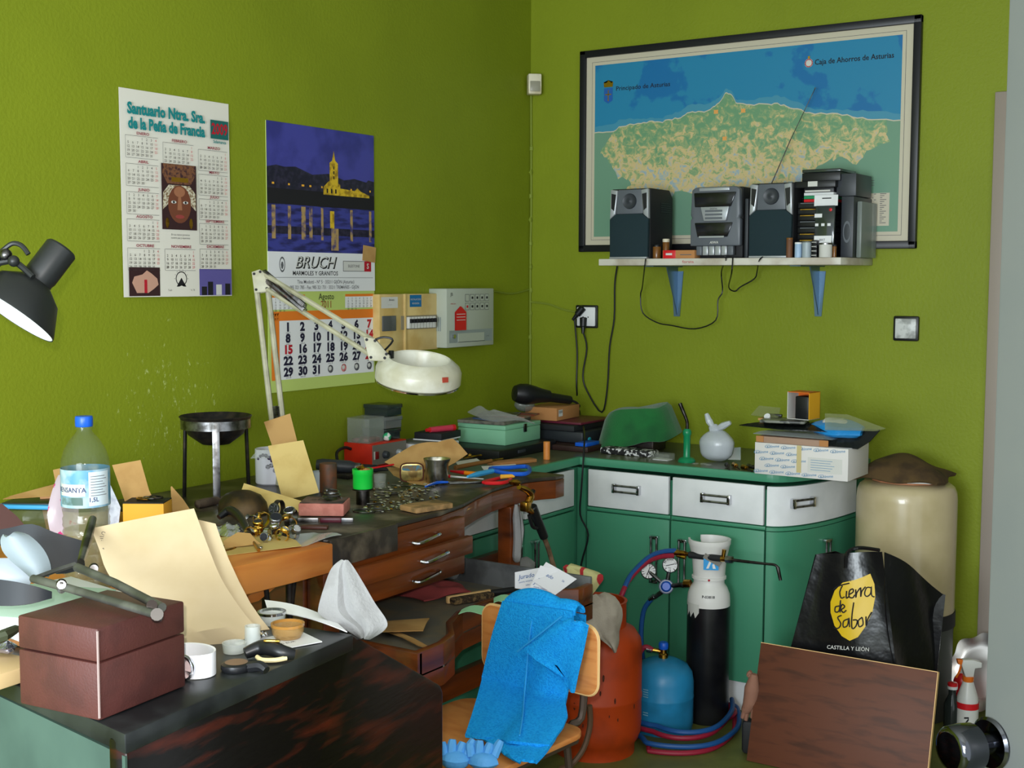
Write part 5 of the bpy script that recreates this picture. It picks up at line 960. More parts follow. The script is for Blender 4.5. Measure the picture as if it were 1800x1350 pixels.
# firebrick with wire coil
p = bp_(567, 906); rb_ = 31; MB = T(p.x - .01, p.y + .02, BZ + .003) @ RZ(rb_); t = thing('firebrick', 'pink soldering brick with a sooty top at the front corner of the bench', 'brick', MB)
b = B(); b.box(brick, (0, 0, .017), (.122, .105, .034), bev=.004); b.out('body', t); b = B(); b.box(soot, (0, 0, .0352), (.116, .10, .002), bev=.0008); b.out('sooty_face', t)
b = B(); pts = [MB @ V((.018 + (.026 - .0003 * i) * math.cos(i * .5) , .012 + .02 * math.sin(i * .5), .0385 + .0007 * i)) for i in range(34)]; b.tube(steel, pts, .0022, 6, smooth=2); b.out('wire_coil', None, 'coil of steel wire lying on the pink brick', 'coil')
b = B(); pl = MB @ V((.012, -.008, .0365)); b.sheet(steel, lambda u, v: pl + V((.03 * (u - .5) + .01 * v, .05 * (v - .5), .003 + .005 * math.sin(3 * u + 2 * v))), 5, 6, .0012); b.out('metal_strip', None, 'crumpled strip of grey metal on the pink brick', 'strip')
# pen knife etc along the near edge
p0, p1 = bp_(500, 918), bp_(620, 918); t = thing('burnisher', 'steel burnisher with dark red middle in front of the pink brick', 'tool', frame(p0 + V((0, 0, .006)), p1 - p0, (0, 0, 1))); L_ = (p1 - p0).length; b = B(); b.box(steel, (L_ * .25, 0, 0), (L_ * .5, .012, .005), bev=.002); b.out('blade', t); b = B(); b.box(steel, (L_ * .92, 0, 0), (L_ * .18, .012, .006), bev=.002); b.out('ferrule', t); b = B(); b.box(mat('dark_red_grip', (84, 24, 40), .35), (L_ * .68, 0, 0), (L_ * .32, .014, .011), bev=.004); b.out('grip', t)
p = bp_(553, 930); b = B(); b.box(mat('dark_red_wood', (78, 40, 32), .5), (p.x, p.y, BZ + .005), (.07, .022, .009), rz=28, bev=.003); b.out('wooden_slip', None, 'dark red wooden slip at the near edge of the bench', 'slip')
p = bp_(742, 895); b = B(); b.box(mat('pale_grubby_wood', (168, 130, 84), .7, col2=(120, 96, 60), ns=24), (p.x + .015, p.y - .0, BZ + .009), (.075, .13, .016), rz=-14, bev=.004); b.out('wooden_block', None, 'grubby bench pin block lying at the edge above the top drawer', 'block')
rr = random.Random(5)
for i, (px, py, r_) in enumerate(((648, 884, .030), (672, 870, .022), (640, 900, .026), (665, 899, .018), (690, 868, .016))):
    p = bp_(px, py); b = B(); b.tube(steel if i != 1 else silver, [(p.x + r_ * math.cos(a) * 1.2, p.y + r_ * math.sin(a), BZ + .003 + .002 * (i % 2)) for a in [2 * math.pi * k / 14 for k in range(14)]], .0022, 6, closed=True, smooth=2); b.out('wire_ring', None, ('large silvery wire ring beside the pink brick', 'oval wire loop behind the dark post', 'wire ring at the bench edge below the brick corner', 'small wire ring near the top drawer', 'smallest wire ring near the silver cup')[i], 'ring', 'wire rings on the bench')
b = B()
for i in range(230):
    px, py = rr.uniform(640, 775), rr.uniform(848, 905)
    if py > 905 - (px - 640) * .12: continue
    p = bp_(px, py); s_ = rr.uniform(.0016, .0048); b.ball(rr.choice([glint, glint, silver, brass, steel]), (p.x, p.y, BZ + s_ * .6), s_, (1.6, 1, .6), n=8)
b.out('metal_filings', None, 'glinting metal filings and snippets strewn over the bench top', 'filings', kind='stuff')
# kraft paper, tin, silver cup
pk = V((.40, -1.40, BZ))
def kp(u, v):
    x = -.13 + .26 * u; y = -.12 + .24 * v
    return V((.36 + x * .7 - y * .5, -1.44 + x * .75 + y * .55, BZ + .012 + .055 * (1 - v) * (.6 + .4 * math.sin(3.5 * u)) + .03 * v * abs(math.sin(4 * u)) + (.03 if v > .9 else 0) * 0))
leaf('kraft_paper', 'crumpled kraft paper sheet propped behind the tin and silver cup', 'paper', kraft, 755, 822, BZ + .03, 42, [((724, 784), (796, 774)), ((700, 799), (808, 784)), ((676, 815), (822, 799)), ((690, 822), (800, 814)), ((716, 830), (780, 826))], .0015, sub=1, disp=lambda u, v: .009 * abs(math.sin(5 * u + 2 * v)))
leaf('kraft_paper', 'kraft paper sheet lying flat under the tin and the silver cup', 'paper', kraft, 740, 850, BZ + .002, 84, [((680, 822), (770, 822)), ((692, 836), (776, 848)), ((722, 850), (748, 853))], .0012)
p = bp_(724, 848); t = thing('sardine_tin', 'opened gold coloured oval tin standing on edge next to the silver cup', 'tin', frame((p.x, p.y, BZ + .004), (.78, .62, 0), (0, 0, 1))); b = B()
rr_ = [(.036 * math.copysign(abs(math.cos(a)) ** .5, math.cos(a)), .029 + .029 * math.copysign(abs(math.sin(a)) ** .5, math.sin(a))) for a in [2 * math.pi * k / 32 for k in range(32)]]
b.prism(mat('tin_gold', (196, 176, 110), .3, .9, col2=(140, 116, 70), ns=40), rr_, -.010, .010, bev=.003); b.out('body', t); b = B(); b.tube(rust, [(x, y, .011) for x, y in rr_], .0022, 6, closed=True, smooth=0); b.out('rim', t); b = B(); b.prism(mat('tin_print', (110, 92, 60), .5, col2=(60, 110, 130), ns=70, lo=.5, hi=.56), [(x * .86, .029 + (y - .029) * .3 + .014) for x, y in rr_], .0095, .0125); b.out('print', t)
p = bp_(768, 849); cup('silver_cup', 'small flared silver cup in the middle of the bench', 'cup', p.x, p.y, BZ, [(0, 0), (.034, 0), (.035, .004), (.036, .06), (.042, .074), (.0425, .077), (.040, .076), (.034, .06), (.033, .006), (0, .004)], silver, 36)
# tools to the right
def tool2(name, label, pa, pb, ma, mb_, r, frac=.45, cat='tool', z=.01, taper=.6):
    p0, p1 = at(*pa, z=BZ + z), at(*pb, z=BZ + z); d = p1 - p0; t = thing(name, label, cat, frame(p0, d, (0, 0, 1))); L_ = d.length
    b = B(); b.cyl(ma, (0, 0, 0), (L_ * frac, 0, 0), r, r * .85, 12, bev=r * .2); b.out('handle', t); b = B(); b.cyl(mb_, (L_ * frac - .002, 0, 0), (L_, 0, 0), r * taper, r * taper * .5, 10); b.out('shaft', t); return t
tool2('file', 'brown wooden handled file lying behind the scissors', (800, 822), (884, 806), mat('tool_wood', (140, 92, 44), .5), brass, .008, .75, z=.012)
tool2('screwdriver', 'red and white screwdriver crossing the bench front', (786, 837), (850, 842), redp, papr2, .006, .1, z=.010)
tool2('screwdriver', 'orange handled screwdriver near the silver cup', (842, 834), (792, 828), mat('orange_plastic', (226, 130, 24), .35), redp, .008, .5, z=.012, taper=.9)
tool2('screwdriver', 'yellow handled screwdriver at the far end of the bench', (880, 838), (928, 835), yel, brass, .007, .5, z=.02)
tool2('graver', 'thin steel graver laid along the bench below the paper', (688, 852), (760, 858), steel, chrome, .0028, .5, z=.004); tool2('graver', 'long thin steel graver pointing at the red pliers', (768, 848), (860, 846), steel, chrome, .0028, .5, z=.004)
b = B(); q0, q1 = bp_(820, 812), bp_(850, 800); b.cyl(brass, at(815, 805, z=BZ + .02), at(846, 800, z=BZ + .02), .003, n=8); b.ball(brass, at(826, 801, z=BZ + .022), .008, n=8); b.out('brass_key', None, 'little brass key-like tool behind the wooden handled file', 'tool')
leaf('white_slip', 'narrow white paper slip lying behind the scissors', 'paper', papr2, 880, 820, BZ + .006, 80, [((846, 820), (906, 816)), ((850, 826), (912, 822))], .001); leaf('white_slip', 'white paper slip under the brass key tool', 'paper', papr2, 830, 812, BZ + .006, 80, [((800, 812), (838, 806)), ((806, 819), (846, 812))], .001)
def loopt(name, label, m, pts, r, blade, bm, br, cat='scissors', z=.012):
    P_ = [at(px, py, z=BZ + z) for px, py in pts]; c = P_[0]; t = thing(name, label, cat, loc=c); I_ = T(*(-c)); b = B(); b.tube(m, P_, r, 8, I_, closed=True); b.out('handle', t)
    for q in blade: b = B(); b.tube(bm, [at(*x, z=BZ + z) for x in q], br, 8, I_); b.out('jaw', t)
    return t
loopt('scissors', 'bright blue handled shears at the far end of the bench', bluep, [(862, 824), (895, 822), (925, 820), (931, 827), (922, 833), (890, 832)], .007, [[(866, 828), (838, 834), (822, 838)]], skyb, [.008, .009, .004], z=.026)
loopt('pliers', 'red handled pliers lying in front of the blue shears', redp, [(850, 848), (872, 842), (892, 838), (897, 844), (880, 849)], .006, [[(852, 846), (836, 848), (790, 850)]], steel, [.007, .005, .003], cat='pliers', z=.012)
b = B(); p = bp_(780, 856); pts = [bp_(748, 860) + V((0, 0, .008)), bp_(768, 853) + V((0, 0, .008)), bp_(788, 852) + V((0, 0, .008))]; b.tube(bluep, pts, [.003, .005, .003], 8); b.out('blue_clip', None, 'small blue plastic clip in front of the silver cup', 'clip')
p = at(905, 848, z=BZ + .016); b = B(); b.ball(brass, p, .014, (1.6, .8, .7), n=10, lump=.1); b.out('brass_fitting', None, 'brass fitting lying on the bench end next to the red pliers', 'fitting')
# torch hanging at the bench end
h0 = V((.862, -1.20, .835)); t = thing('hanging_torch', 'black handled gas torch hanging by its brass hook at the bench end', 'torch', loc=at(928, 870, x=.85)); I = T(*(-at(928, 870, x=.85))); A = lambda px, py: at(px, py, x=.862)
b = B(); b.tube(brass, [A(912, 856), A(926, 862), A(933, 872), A(926, 892), A(938, 900)], [.008, .010, .012, .012, .010], 10, I); b.tube(dsteel, [A(938, 862), A(930, 876)], .007, 8, I); b.box(brass, I @ A(924, 890), (.026, .03, .03), bev=.004); b.out('hook_valve', t)
b = B(); b.cyl(blackp, A(935, 890), A(957, 945), .0155, .014, 16, I, bev=.003); b.tube(blackp, [A(930, 905), A(936, 925), A(944, 928)], .006, 8, I); b.out('grip', t)
b = B(); b.tube(mat('brown_hose', (120, 96, 72), .7, col2=(90, 70, 50), ns=40), [A(956, 944), A(963, 962), A(970, 985), at(975, 1005, x=.9), at(972, 1030, x=.92), at(960, 1055, x=.92)], .008, 8, I); b.out('hose', t)
O_ = V((.806, -1.335, 0)); b = B(); b.tube(ragw, [V((.808, -1.345, .80)), V((.812, -1.35, .76)), V((.811, -1.342, .70)), V((.814, -1.35, .64)), V((.812, -1.345, TZ + .06))], [.005, .012, .013, .014, .010], 8); b.tube(ragw, [V((.812, -1.33, .775)), V((.818, -1.327, .72)), V((.814, -1.33, .66))], [.004, .007, .004], 6); b.out('white_string', None, 'bundle of white string hanging down the bench leg', 'string')
# ================================================================ in the bench tray
def tp_(px, py): return at(px, py, z=TZ)
for i, rows in enumerate(([((672, 1094), (755, 1088)), ((672, 1112), (744, 1110))], [((680, 1112), (694, 1110)), ((735, 1136), (760, 1142))])):
    b = B(); rowsheet(b, kraft, rows, V((0, 0, TZ + .008 + .012 * (1 - i))), V((0, 0, 1)), None, (lambda u, v: .004 * math.sin(3 * v)), .003, 5, 2); b.out('envelope', None, ('wide kraft strip envelope at the near end of the bench tray', 'narrow pointed kraft envelope at the near rim of the bench tray')[i], 'envelope')
def heap(name, label, cat, m, cx, cy, z, w_, d_, h_, rz, seed, th=.004):
    X = T(cx, cy, z) @ RZ(rz); b = B()
    b.sheet(m, lambda u, v: X @ V(((u - .5) * w_ * (1 + .12 * math.sin(5 * v + seed)), (v - .5) * d_ * (1 + .15 * math.sin(4 * u + seed)), th + h_ * (math.sin(math.pi * u) * math.sin(math.pi * v)) ** .6 * (.6 + .4 * math.sin(7 * u + seed) * math.cos(6 * v + seed * 2)))), 18, 14, th)
    return b.out(name, None, label, cat)
p = tp_(765, 1045); heap('red_cloth', 'faded red cloth crumpled in the bench tray below the drawers', 'cloth', mat('faded_red_cloth', (150, 62, 62), .95, bump=.3, bs=200), p.x + .0, p.y, TZ + .006, .13, .20, .035, -20, 1)
p = tp_(785, 1020); b = B(); b.ball(ragw, (p.x + .01, p.y + .0, TZ + .034), .036, (1, 1.1, .8), n=14, lump=.1); b.out('white_wad', None, 'pale wad of paper behind the red cloth in the tray', 'wad')
q0, q1 = tp_(785, 1062), tp_(905, 1042); d = q1 - q0; t = thing('bench_brush', 'wooden bench brush with dark bristles and black handle in the tray', 'brush', frame(q0 + V((0, 0, .012)), d, (0, 0, 1))); L_ = d.length
b = B(); b.box(plye, (L_ * .32, 0, 0), (L_ * .64, .022, .014), bev=.004); b.out('wooden_back', t); b = B(); b.box(mat('dark_bristles', (52, 40, 28), .95, col2=(120, 96, 60), ns=120, st=(1, 1, .1)), (L_ * .31, .0, .021), (L_ * .58, .018, .030), bev=.005); b.out('bristles', t, kind='stuff'); b = B(); b.tube(blackp, [(L_ * .62, 0, .004), (L_ * .85, 0, .014), (L_ * 1.02, 0, .016)], [.010, .012, .011], 10); b.tube(redp, [(L_ * 1.0, 0, .016), (L_ * 1.08, 0, .016)], [.0112, .009], 10); b.out('handle', t)
for i, rows in enumerate(([((868, 1052), (905, 1046)), ((868, 1060), (892, 1062))], [((812, 1072), (856, 1064)), ((806, 1080), (848, 1078))])):
    b = B(); rowsheet(b, mat('green_paper', (150, 206, 160), .8), rows, V((0, 0, TZ + .06)), V((0, 0, 1)), None, lambda u, v: .006 * math.sin(4 * u), .0012, 6, 2); b.out('green_slip', None, ('pale green paper slip by the brush handle', 'pale green paper slip on the tray rim left of the chair back')[i], 'paper', 'green slips')
bwd = mat('bench_end_wood', (96, 60, 34), .5, col2=(60, 40, 26), ns=9)
rc = mat('receipt_white', (226, 226, 232), .7); bi = mat('receipt_blue_ink', (70, 104, 160), .7)
def receipt(label, rows, tilt, yaw, texts, px, py, z):
    O, N = lean(px, py, z, tilt, yaw); b = B(); rowsheet(b, rc, rows, O, N, None, None, .0008, 4, 1); o = b.out('receipt', None, label, 'receipt', 'printed receipts')
    Mi = T(*(-o.location)); b = B(); r0 = (onp(*rows[0][1], O, N) - onp(*rows[0][0], O, N)).normalized()
    for tx, q, s_ in texts: b.text(bi, tx, s_, 0, 0, 0, Mi @ frame(onp(*q, O, N) + N * .0012, r0, N.cross(r0)), shear=.3 if s_ > .012 else 0, bold=.01)
    b.out('lettering', o); return o
receipt('white receipt nearest the bench leg, leaning on the tray end', [((905, 1006), (960, 996)), ((905, 1034), (950, 1040))], 24, 0, [('Jurado', (925, 1013), .017), ('joyeria relojeria', (924, 1022), .006), ('taller', (928, 1028), .006)], 930, 1040, TZ + .06)
receipt('middle white receipt showing the name in large blue letters', [((950, 994), (982, 1002)), ((928, 1040), (972, 1050))], 28, -8, [('Jurado', (953, 1026), .017), ('joyeria relojeria', (950, 1034), .006), ('pulsera', (952, 1018), .006)], 950, 1046, TZ + .065)
receipt('right white receipt tilted up on the tray corner', [((960, 988), (1014, 1018)), ((936, 1022), (976, 1046))], 40, -14, [('Jurado', (962, 1011), .015), ('reloj', (974, 1002), .006), ('26', (990, 1022), .008)], 972, 1046, TZ + .07)
# ================================================================ on the beech side table
def ot(px, py): return at(px, py, z=BZ)
p = ot(375, 886); q0, q1 = ot(345, 895), ot(405, 883); d = q1 - q0; t = thing('soldering_pick', 'dark wooden handled pick lying before the tripod', 'pick', frame(q0 + V((0, 0, .013)), d, (0, 0, 1))); b = B(); b.lathe(mat('old_handle_wood', (86, 72, 60), .6, col2=(60, 48, 40), ns=30), [(0, 0), (.012, .004), (.0135, .03), (.012, .07), (.0085, d.length * .9), (0, d.length * .92)], 14, RY(90)); b.out('handle', t); b = B(); b.cyl(steel, (d.length * .9, 0, 0), (d.length * 1.5, .0, .004), .002, n=6); b.out('needle', t)
p = ot(445, 920); t = thing('iron_pot', 'dark rounded iron pot lying on the bench left of the envelopes', 'pot', T(.475, -2.185, BZ + .001)); b = B(); b.lathe(mat('black_brown_iron', (46, 38, 26), .5, .4, col2=(84, 64, 34), ns=14), [(.057, 0), (.058, .012), (.054, .032), (.042, .050), (.02, .061), (0, .063)], 28, sx=1.3); b.out('bowl', t)
pts = [ot(385, 930) + V((0, 0, .030)), ot(405, 928) + V((0, 0, .045)), ot(425, 940) + V((0, 0, .038)), ot(438, 955) + V((0, 0, .02))]
t = thing('curved_tool', 'curved black handled tool resting on the watch pile', 'tool', loc=pts[0]); I = T(*(-pts[0])); b = B(); b.tube(blackp, pts, [.007, .012, .011, .008], 10, I); b.out('handle', t); b = B(); b.tube(brass, [pts[-1], ot(455, 972) + V((0, 0, .006))], .004, 8, I); b.out('blade', t)
leaf('kraft_paper', 'kraft paper lining under the pile of watches', 'paper', kraft2, 440, 970, BZ + .002, 86, [((380, 945), (490, 940)), ((385, 965), (520, 950)), ((390, 978), (530, 960))], .001)
leaf('kraft_paper', 'folded kraft bag flap at the left of the watch pile', 'paper', kraft, 410, 965, BZ + .004, 60, [((418, 936), (440, 938)), ((392, 952), (450, 950)), ((396, 964), (458, 956))], .0012)
def watch(label, px, py, strapm, casem, r, tilt, rz, dial=None, z=.004, wide=.5):
    p = ot(px, py); r *= 1.0; t = thing('wrist_watch', label, 'watch', T(p.x, p.y, BZ + z + r * .9) @ RZ(rz) @ RX(tilt), group='watches piled on the beech table')
    b = B(); b.lathe(casem, [(0, -.004), (r * .55, -.004), (r * .6, 0), (r * .55, .004), (r * .5, .005), (r * .48, .004), (0, .004)], 20, T(0, 0, r * .8)); b.out('case', t); b = B(); b.lathe(dial or DL[len(label) % 4], [(0, .0042), (r * .46, .0042)], 20, T(0, 0, r * .8)); b.out('dial', t)
    b = B(); w_ = r * wide; b.sheet(strapm, lambda u, v: V(((u - .5) * w_, r * .95 * math.sin(.5 + (2 * math.pi - 1.0) * v), r * .8 * math.cos(.5 + (2 * math.pi - 1.0) * v))), 2, 22, .0025); b.out('bracelet', t); return t
DL = [mat('watch_dial_' + n, c, .3) for n, c in (('champagne', (196, 170, 110)), ('dark', (30, 32, 40)), ('silver', (170, 170, 168)), ('olive', (110, 104, 70)))]
W_l = [('gold watch with a pale dial at the left of the watch pile', 455, 946, gold, gold, .022, 20, 30), ('gold bracelet watch at the back of the watch pile', 462, 930, gold, gold, .022, 60, -20), ('steel watch with a round dial in the middle of the watch pile', 484, 942, steel, steel, .028, 35, 50), ('dark strapped watch topmost on the watch pile', 490, 928, iron, steel, .026, 75, 10), ('brass coloured watch at the right of the watch pile', 506, 940, brass, brass, .024, 15, -40), ('small steel watch at the right front of the watch pile', 516, 952, chrome, steel, .02, 50, 80), ('steel watch lying flat at the front of the watch pile', 470, 958, chrome, chrome, .02, 85, 20), ('gold banded watch at the front right of the watch pile', 496, 956, gold, gold, .019, 30, 110), ('steel bracelet watch at the far left back of the watch pile', 442, 936, chrome, steel, .022, 50, -60), ('large steel watch at the right back of the watch pile', 512, 930, steel, chrome, .027, 25, 15), ('gold watch under the curved black tool', 440, 952, gold, brass, .018, 70, 140), ('silver watch between the gold ones at the front of the pile', 484, 952, silver, chrome, .020, 10, -10)]
for k, a_ in enumerate(W_l): watch(*a_, z=.004 + (.02 if 'topmost' in a_[0] else 0))
b = B(); p = ot(405, 940); b.sheet(mat('crinkled_foil', (206, 206, 216), .12, .9, bump=1, bs=70), lambda u, v: V((p.x - .06 + .12 * u, p.y - .04 + .09 * v, BZ + .005 + .02 * math.sin(math.pi * u) * math.sin(math.pi * v) + .008 * math.sin(17 * u + 3) * math.sin(13 * v))), 16, 12, .001); b.out('foil_bag', None, 'crinkled shiny foil bag left of the watch pile', 'bag')
b = B(); p = ot(457, 968); b.box(chrome, (p.x, p.y, BZ + .006), (.012, .012, .008), rz=20, bev=.002); b.out('clasp', None, 'tiny shiny clasp on the front edge of the kraft lining', 'clasp')
p = ot(540, 950); b = B(); b.sheet(clear('white_clear', (206, 212, 214), .6), lambda u, v: V((p.x - .05 + .09 * u, p.y - .06 + .14 * v, BZ + .004 + .004 * math.sin(5 * u + 4 * v))), 6, 8, .001); b.out('plastic_sachet', None, 'whitish sachet at the right corner of the beech table', 'sachet')
b = B(); p = ot(395, 968); b.tube(brass, [(p.x + .02 * math.cos(a), p.y + .03 * math.sin(a), BZ + .006) for a in [2 * math.pi * k / 12 for k in range(12)]], .0025, 6, closed=True); b.out('brass_loop', None, 'brass loop lying at the left of the kraft lining', 'loop')
# yellow carton with black top, envelopes behind, tub
p = ot(262, 905); yb0 = V((.27, -2.355 - .03, BZ)); t = thing('yellow_carton', 'yellow-orange carton with a dark top behind the big envelope', 'box', T(.375, -2.425, BZ) @ RZ(33)); b = B(); b.box(yel, (0, 0, .03), (.105, .08, .058), bev=.002); b.out('body', t); b = B(); b.box(blackm, (0, 0, .0605), (.104, .079, .002)); b.out('top_face', t)
for i in range(3):
    b = B(); c_ = T(.375, -2.425, BZ) @ RZ(33) @ V((-.01 + .016 * i, .0, .0655)); b.tube((brass, steel, iron)[i], [c_ + V((.02 * math.cos(a), .013 * math.sin(a), .002 * i)) for a in [2 * math.pi * k / 12 for k in range(12)]], .0026, 6, closed=True); b.out('bracelet', None, ('brass', 'steel', 'dark')[i] + ' bracelet lying on top of the yellow carton', 'bracelet', 'bracelets on the yellow carton')
leaf('envelope', 'brown kraft envelope with a dark scribble leaning behind the yellow carton', 'envelope', kraft, 240, 915, BZ, 20, [((197, 818), (247, 809)), ((212, 860), (262, 862)), ((229, 910), (280, 900))], .003)
leaf('envelope', 'kraft envelope corner sticking up right of the yellow carton', 'envelope', kraft, 305, 905, BZ, 20, [((300, 856), (302, 855)), ((301, 880), (322, 878)), ((303, 905), (338, 902))], .003)
b = B(); p = ot(50, 905); MT = T(.205, -2.625, BZ) @ RZ(28); t = thing('snap_lid_tub', 'clear food tub with sky blue rimmed lid at the far left', 'tub', MT); b.box(clear('tub_olive', (90, 96, 60), .55), (0, 0, .03), (.15, .11, .058), bev=.01); b.out('body', t); b = B(); b.box(skyb, (0, 0, .066), (.165, .125, .012), bev=.005); b.out('lid_rim', t); b = B(); b.box(mat('dark_lid', (44, 48, 48), .35), (0, 0, .073), (.145, .105, .004), bev=.0015); b.out('lid_panel', t)
leaf('envelope', 'kraft envelope standing upright left of the water bottle by the wall', 'envelope', kraft, 120, 905, BZ, 8, [((93, 826), (120, 820)), ((104, 880), (140, 880))], .003)
leaf('kraft_paper', 'kraft sheet lying slanted over the blue rimmed tub', 'paper', kraft, 60, 880, BZ + .085, 62, [((95, 852), (104, 848)), ((20, 872), (100, 862)), ((5, 878), (98, 872))], .0015)
leaf('envelope', 'pinkish kraft envelope in front of the blue rimmed tub', 'envelope', mat('pinkish_kraft', (206, 150, 104), .8), 90, 930, BZ, 18, [((70, 873), (100, 868)), ((76, 905), (112, 904)), ((82, 932), (118, 930))], .003)
leaf('plastic_bag', 'translucent bag with pink swirl print left of the water bottle', 'bag', mat('pink_swirl_bag', (206, 190, 200), .25, alpha=.85, col2=(206, 40, 120), ns=24, lo=.56, hi=.59), 105, 940, BZ + .002, 22, [((106, 842), (120, 838)), ((95, 870), (130, 868)), ((86, 905), (134, 910)), ((90, 935), (138, 948))], .012, sub=3, disp=lambda u, v: .02 * math.sin(3 * u + 1) * math.sin(3 * v + .3))
leaf('leaflet', 'white printed leaflet standing right of the water bottle', 'paper', mat('leaflet_white', (200, 206, 216), .7, col2=(170, 176, 190), ns=50), 205, 925, BZ, 10, [((188, 855), (194, 852)), ((190, 885), (212, 892)), ((190, 925), (208, 926))], .001)
b = B(); p = ot(212, 895); b.lathe(clearp, [(0, 0), (.02, 0), (.02, .045), (.016, .05), (.016, .06), (0, .06)], 18, T(.30, -2.50, BZ)); b.out('clear_vial', None, 'clear stoppered vial between the leaflet and the kraft envelope', 'vial')
# water bottle
pb = V((.745, -2.885, BZ)); pb = far(154, 1000, 2.60); pb.z = BZ
t = thing('water_bottle', 'clear ribbed water bottle with blue cap and blue label, half full', 'bottle', loc=pb, rz=math.degrees(math.atan2((CAM - pb).y, (CAM - pb).x)))
pet = mat('bottle_plastic', (104, 116, 92), .07, alpha=.2, spec=1.0); R_ = .0475; H_ = .352
pr = [(0, .006), (R_ * .6, .002), (R_ * .95, .006)]
for i in range(12): z = .012 + .0125 * i; pr += [(R_ * .98, z), (R_ * (.93 if i % 2 else .96), z + .006)]
pr += [(R_ * .98, .168), (R_, .172), (R_, .262), (R_ * .98, .268), (R_ * .86, .288), (R_ * .62, .308), (R_ * .36, .322), (R_ * .31, .326), (R_ * .31, .331), (R_ * .38, .332), (R_ * .38, .335), (R_ * .3, .336), (R_ * .3, .348)]
b = B(); b.lathe(mat('ribbed_bottle_plastic', (150, 146, 116), .1, alpha=.4, spec=1.0, bump=.6, bs=45), pr[:28], 40); b.out('ribbed_base', t); b = B(); b.lathe(pet, pr[27:], 40); b.out('shoulder', t)
b = B(); b.lathe(mat('water_amber', (150, 130, 70), .05, alpha=.3, spec=.8), [(0, .008), (R_ * .9, .009), (R_ * .91, .128), (0, .128)], 32); b.out('water', t)
b = B(); b.lathe(bluep, [(R_ * .345, .335), (R_ * .365, .337), (R_ * .365, .353), (R_ * .34, .356), (0, .356)], 28); b.out('cap', t)
lb = mat('label_water_blue', (96, 158, 194), .4, col2=(178, 200, 208), ns=30, lo=.42, hi=.62); b = B(); b.lathe(lb, [(R_ * 1.008, .176), (R_ * 1.012, .178), (R_ * 1.012, .250), (R_ * 1.008, .252)], 48)
def wrap(b, m_, s_, size, a_c, z, bold=.01):
    vs, fs = glyph(s_, bold, 0); b.add(m_, [V((R_ * 1.018 * math.cos(a_c + v.x * size / R_), R_ * 1.018 * math.sin(a_c + v.x * size / R_), z + v.y * size)) for v in vs], fs)
def patch(b, m_, a0_, a1_, z0, z1, k=1.015): n = 10; b.add(m_, [(R_ * k * math.cos(lerp(a0_, a1_, i / n)), R_ * k * math.sin(lerp(a0_, a1_, i / n)), z) for i in range(n + 1) for z in (z0, z1)], [(2 * i, 2 * i + 2, 2 * i + 3, 2 * i + 1) for i in range(n)])
b.out('label_band', t); b = B(); patch(b, mat('label_pale', (214, 226, 232), .5), .12, 1.1, .18, .248); patch(b, mat('label_hill', (84, 112, 104), .5, col2=(130, 160, 170), ns=40), -1.2, -.12, .182, .198)
b.out('label_patch', t); b = B(); patch(b, papr2, -1.25, -.02, .2, .224, 1.0165); b.out('name_plate', t)
b = B(); wrap(b, mat('label_navy', (40, 60, 110), .5), 'FUENSANTA', .0135, -.78, .212, .02); b.out('brand_lettering', t)
b = B(); wrap(b, MATS['label_navy'], '1,5L', .012, .32, .192, .02)
for i in range(8): patch(b, inkg, .2, .2 + .75 - .1 * (i % 3), .2 + .0055 * i, .2012 + .0055 * i, 1.02)
b.out('small_print', t)
# upright box at the far left
p = V((.09, -2.78, BZ)); t = thing('upright_carton', 'cream carton with dark top and blue oval mark at the left edge', 'box', frame(at(-16, 905, z=BZ), RW @ V((1, .0, .3)), (0, 0, 1))); hU = .175; b = B(); b.box(mat('cream_carton', (206, 208, 186), .6), (0, hU * .38, 0), (.052, hU * .76, .05), bev=.001); b.out('body', t); b = B(); b.box(dgreyp, (0, hU * .88, 0), (.052, hU * .24, .05), bev=.001); b.out('lid', t); b = B(); b.lathe(mat('oval_blue', (50, 60, 140), .5), [(0, 0), (.02, 0)], 18, T(.012, hU * .45, .0256), sy=.8); b.out('blue_oval', t)
# ================================================================ on the black writing desk
def dk(px, py, z=0): return at(px, py, z=DZ + z + .0005)
DZ += .0008
# maroon box
bc = dk(175, 1268); br = dk(327, 1206); bl = dk(33, 1206); MBx = frame(bc, (br - bc), V((0, 0, 1)).cross(br - bc)); wx = (br - bc).length; wy = (bl - bc).length * .68; hB = .117
t = thing('leatherette_box', 'maroon leatherette lidded box at the near corner of the black desk', 'box', MBx)
b = B(); b.box(maroon, (wx / 2, wy / 2, hB * .31), (wx, wy, hB * .62), bev=.003); b.out('body', t); b = B(); b.box(maroon, (wx / 2, wy / 2, hB * .815), (wx, wy, hB * .365), bev=.003); b.out('lid', t)
b = B(); b.tube(mat('worn_edge', (150, 130, 126), .7), [(.0, .0, .004), (.0, .0, hB - .003)], .0016, 6); b.out('worn_edge', t)
b = B(); p = dk(50, 1222); b.prism(manila, [(0, 0), (.04, .005), (.01, .03)], .0, .001, T(p.x - .005, p.y - .004, DZ + .0) @ RZ(20)); b.out('paper_corner', None, 'corner of a manila slip peeping from under the maroon box', 'paper')
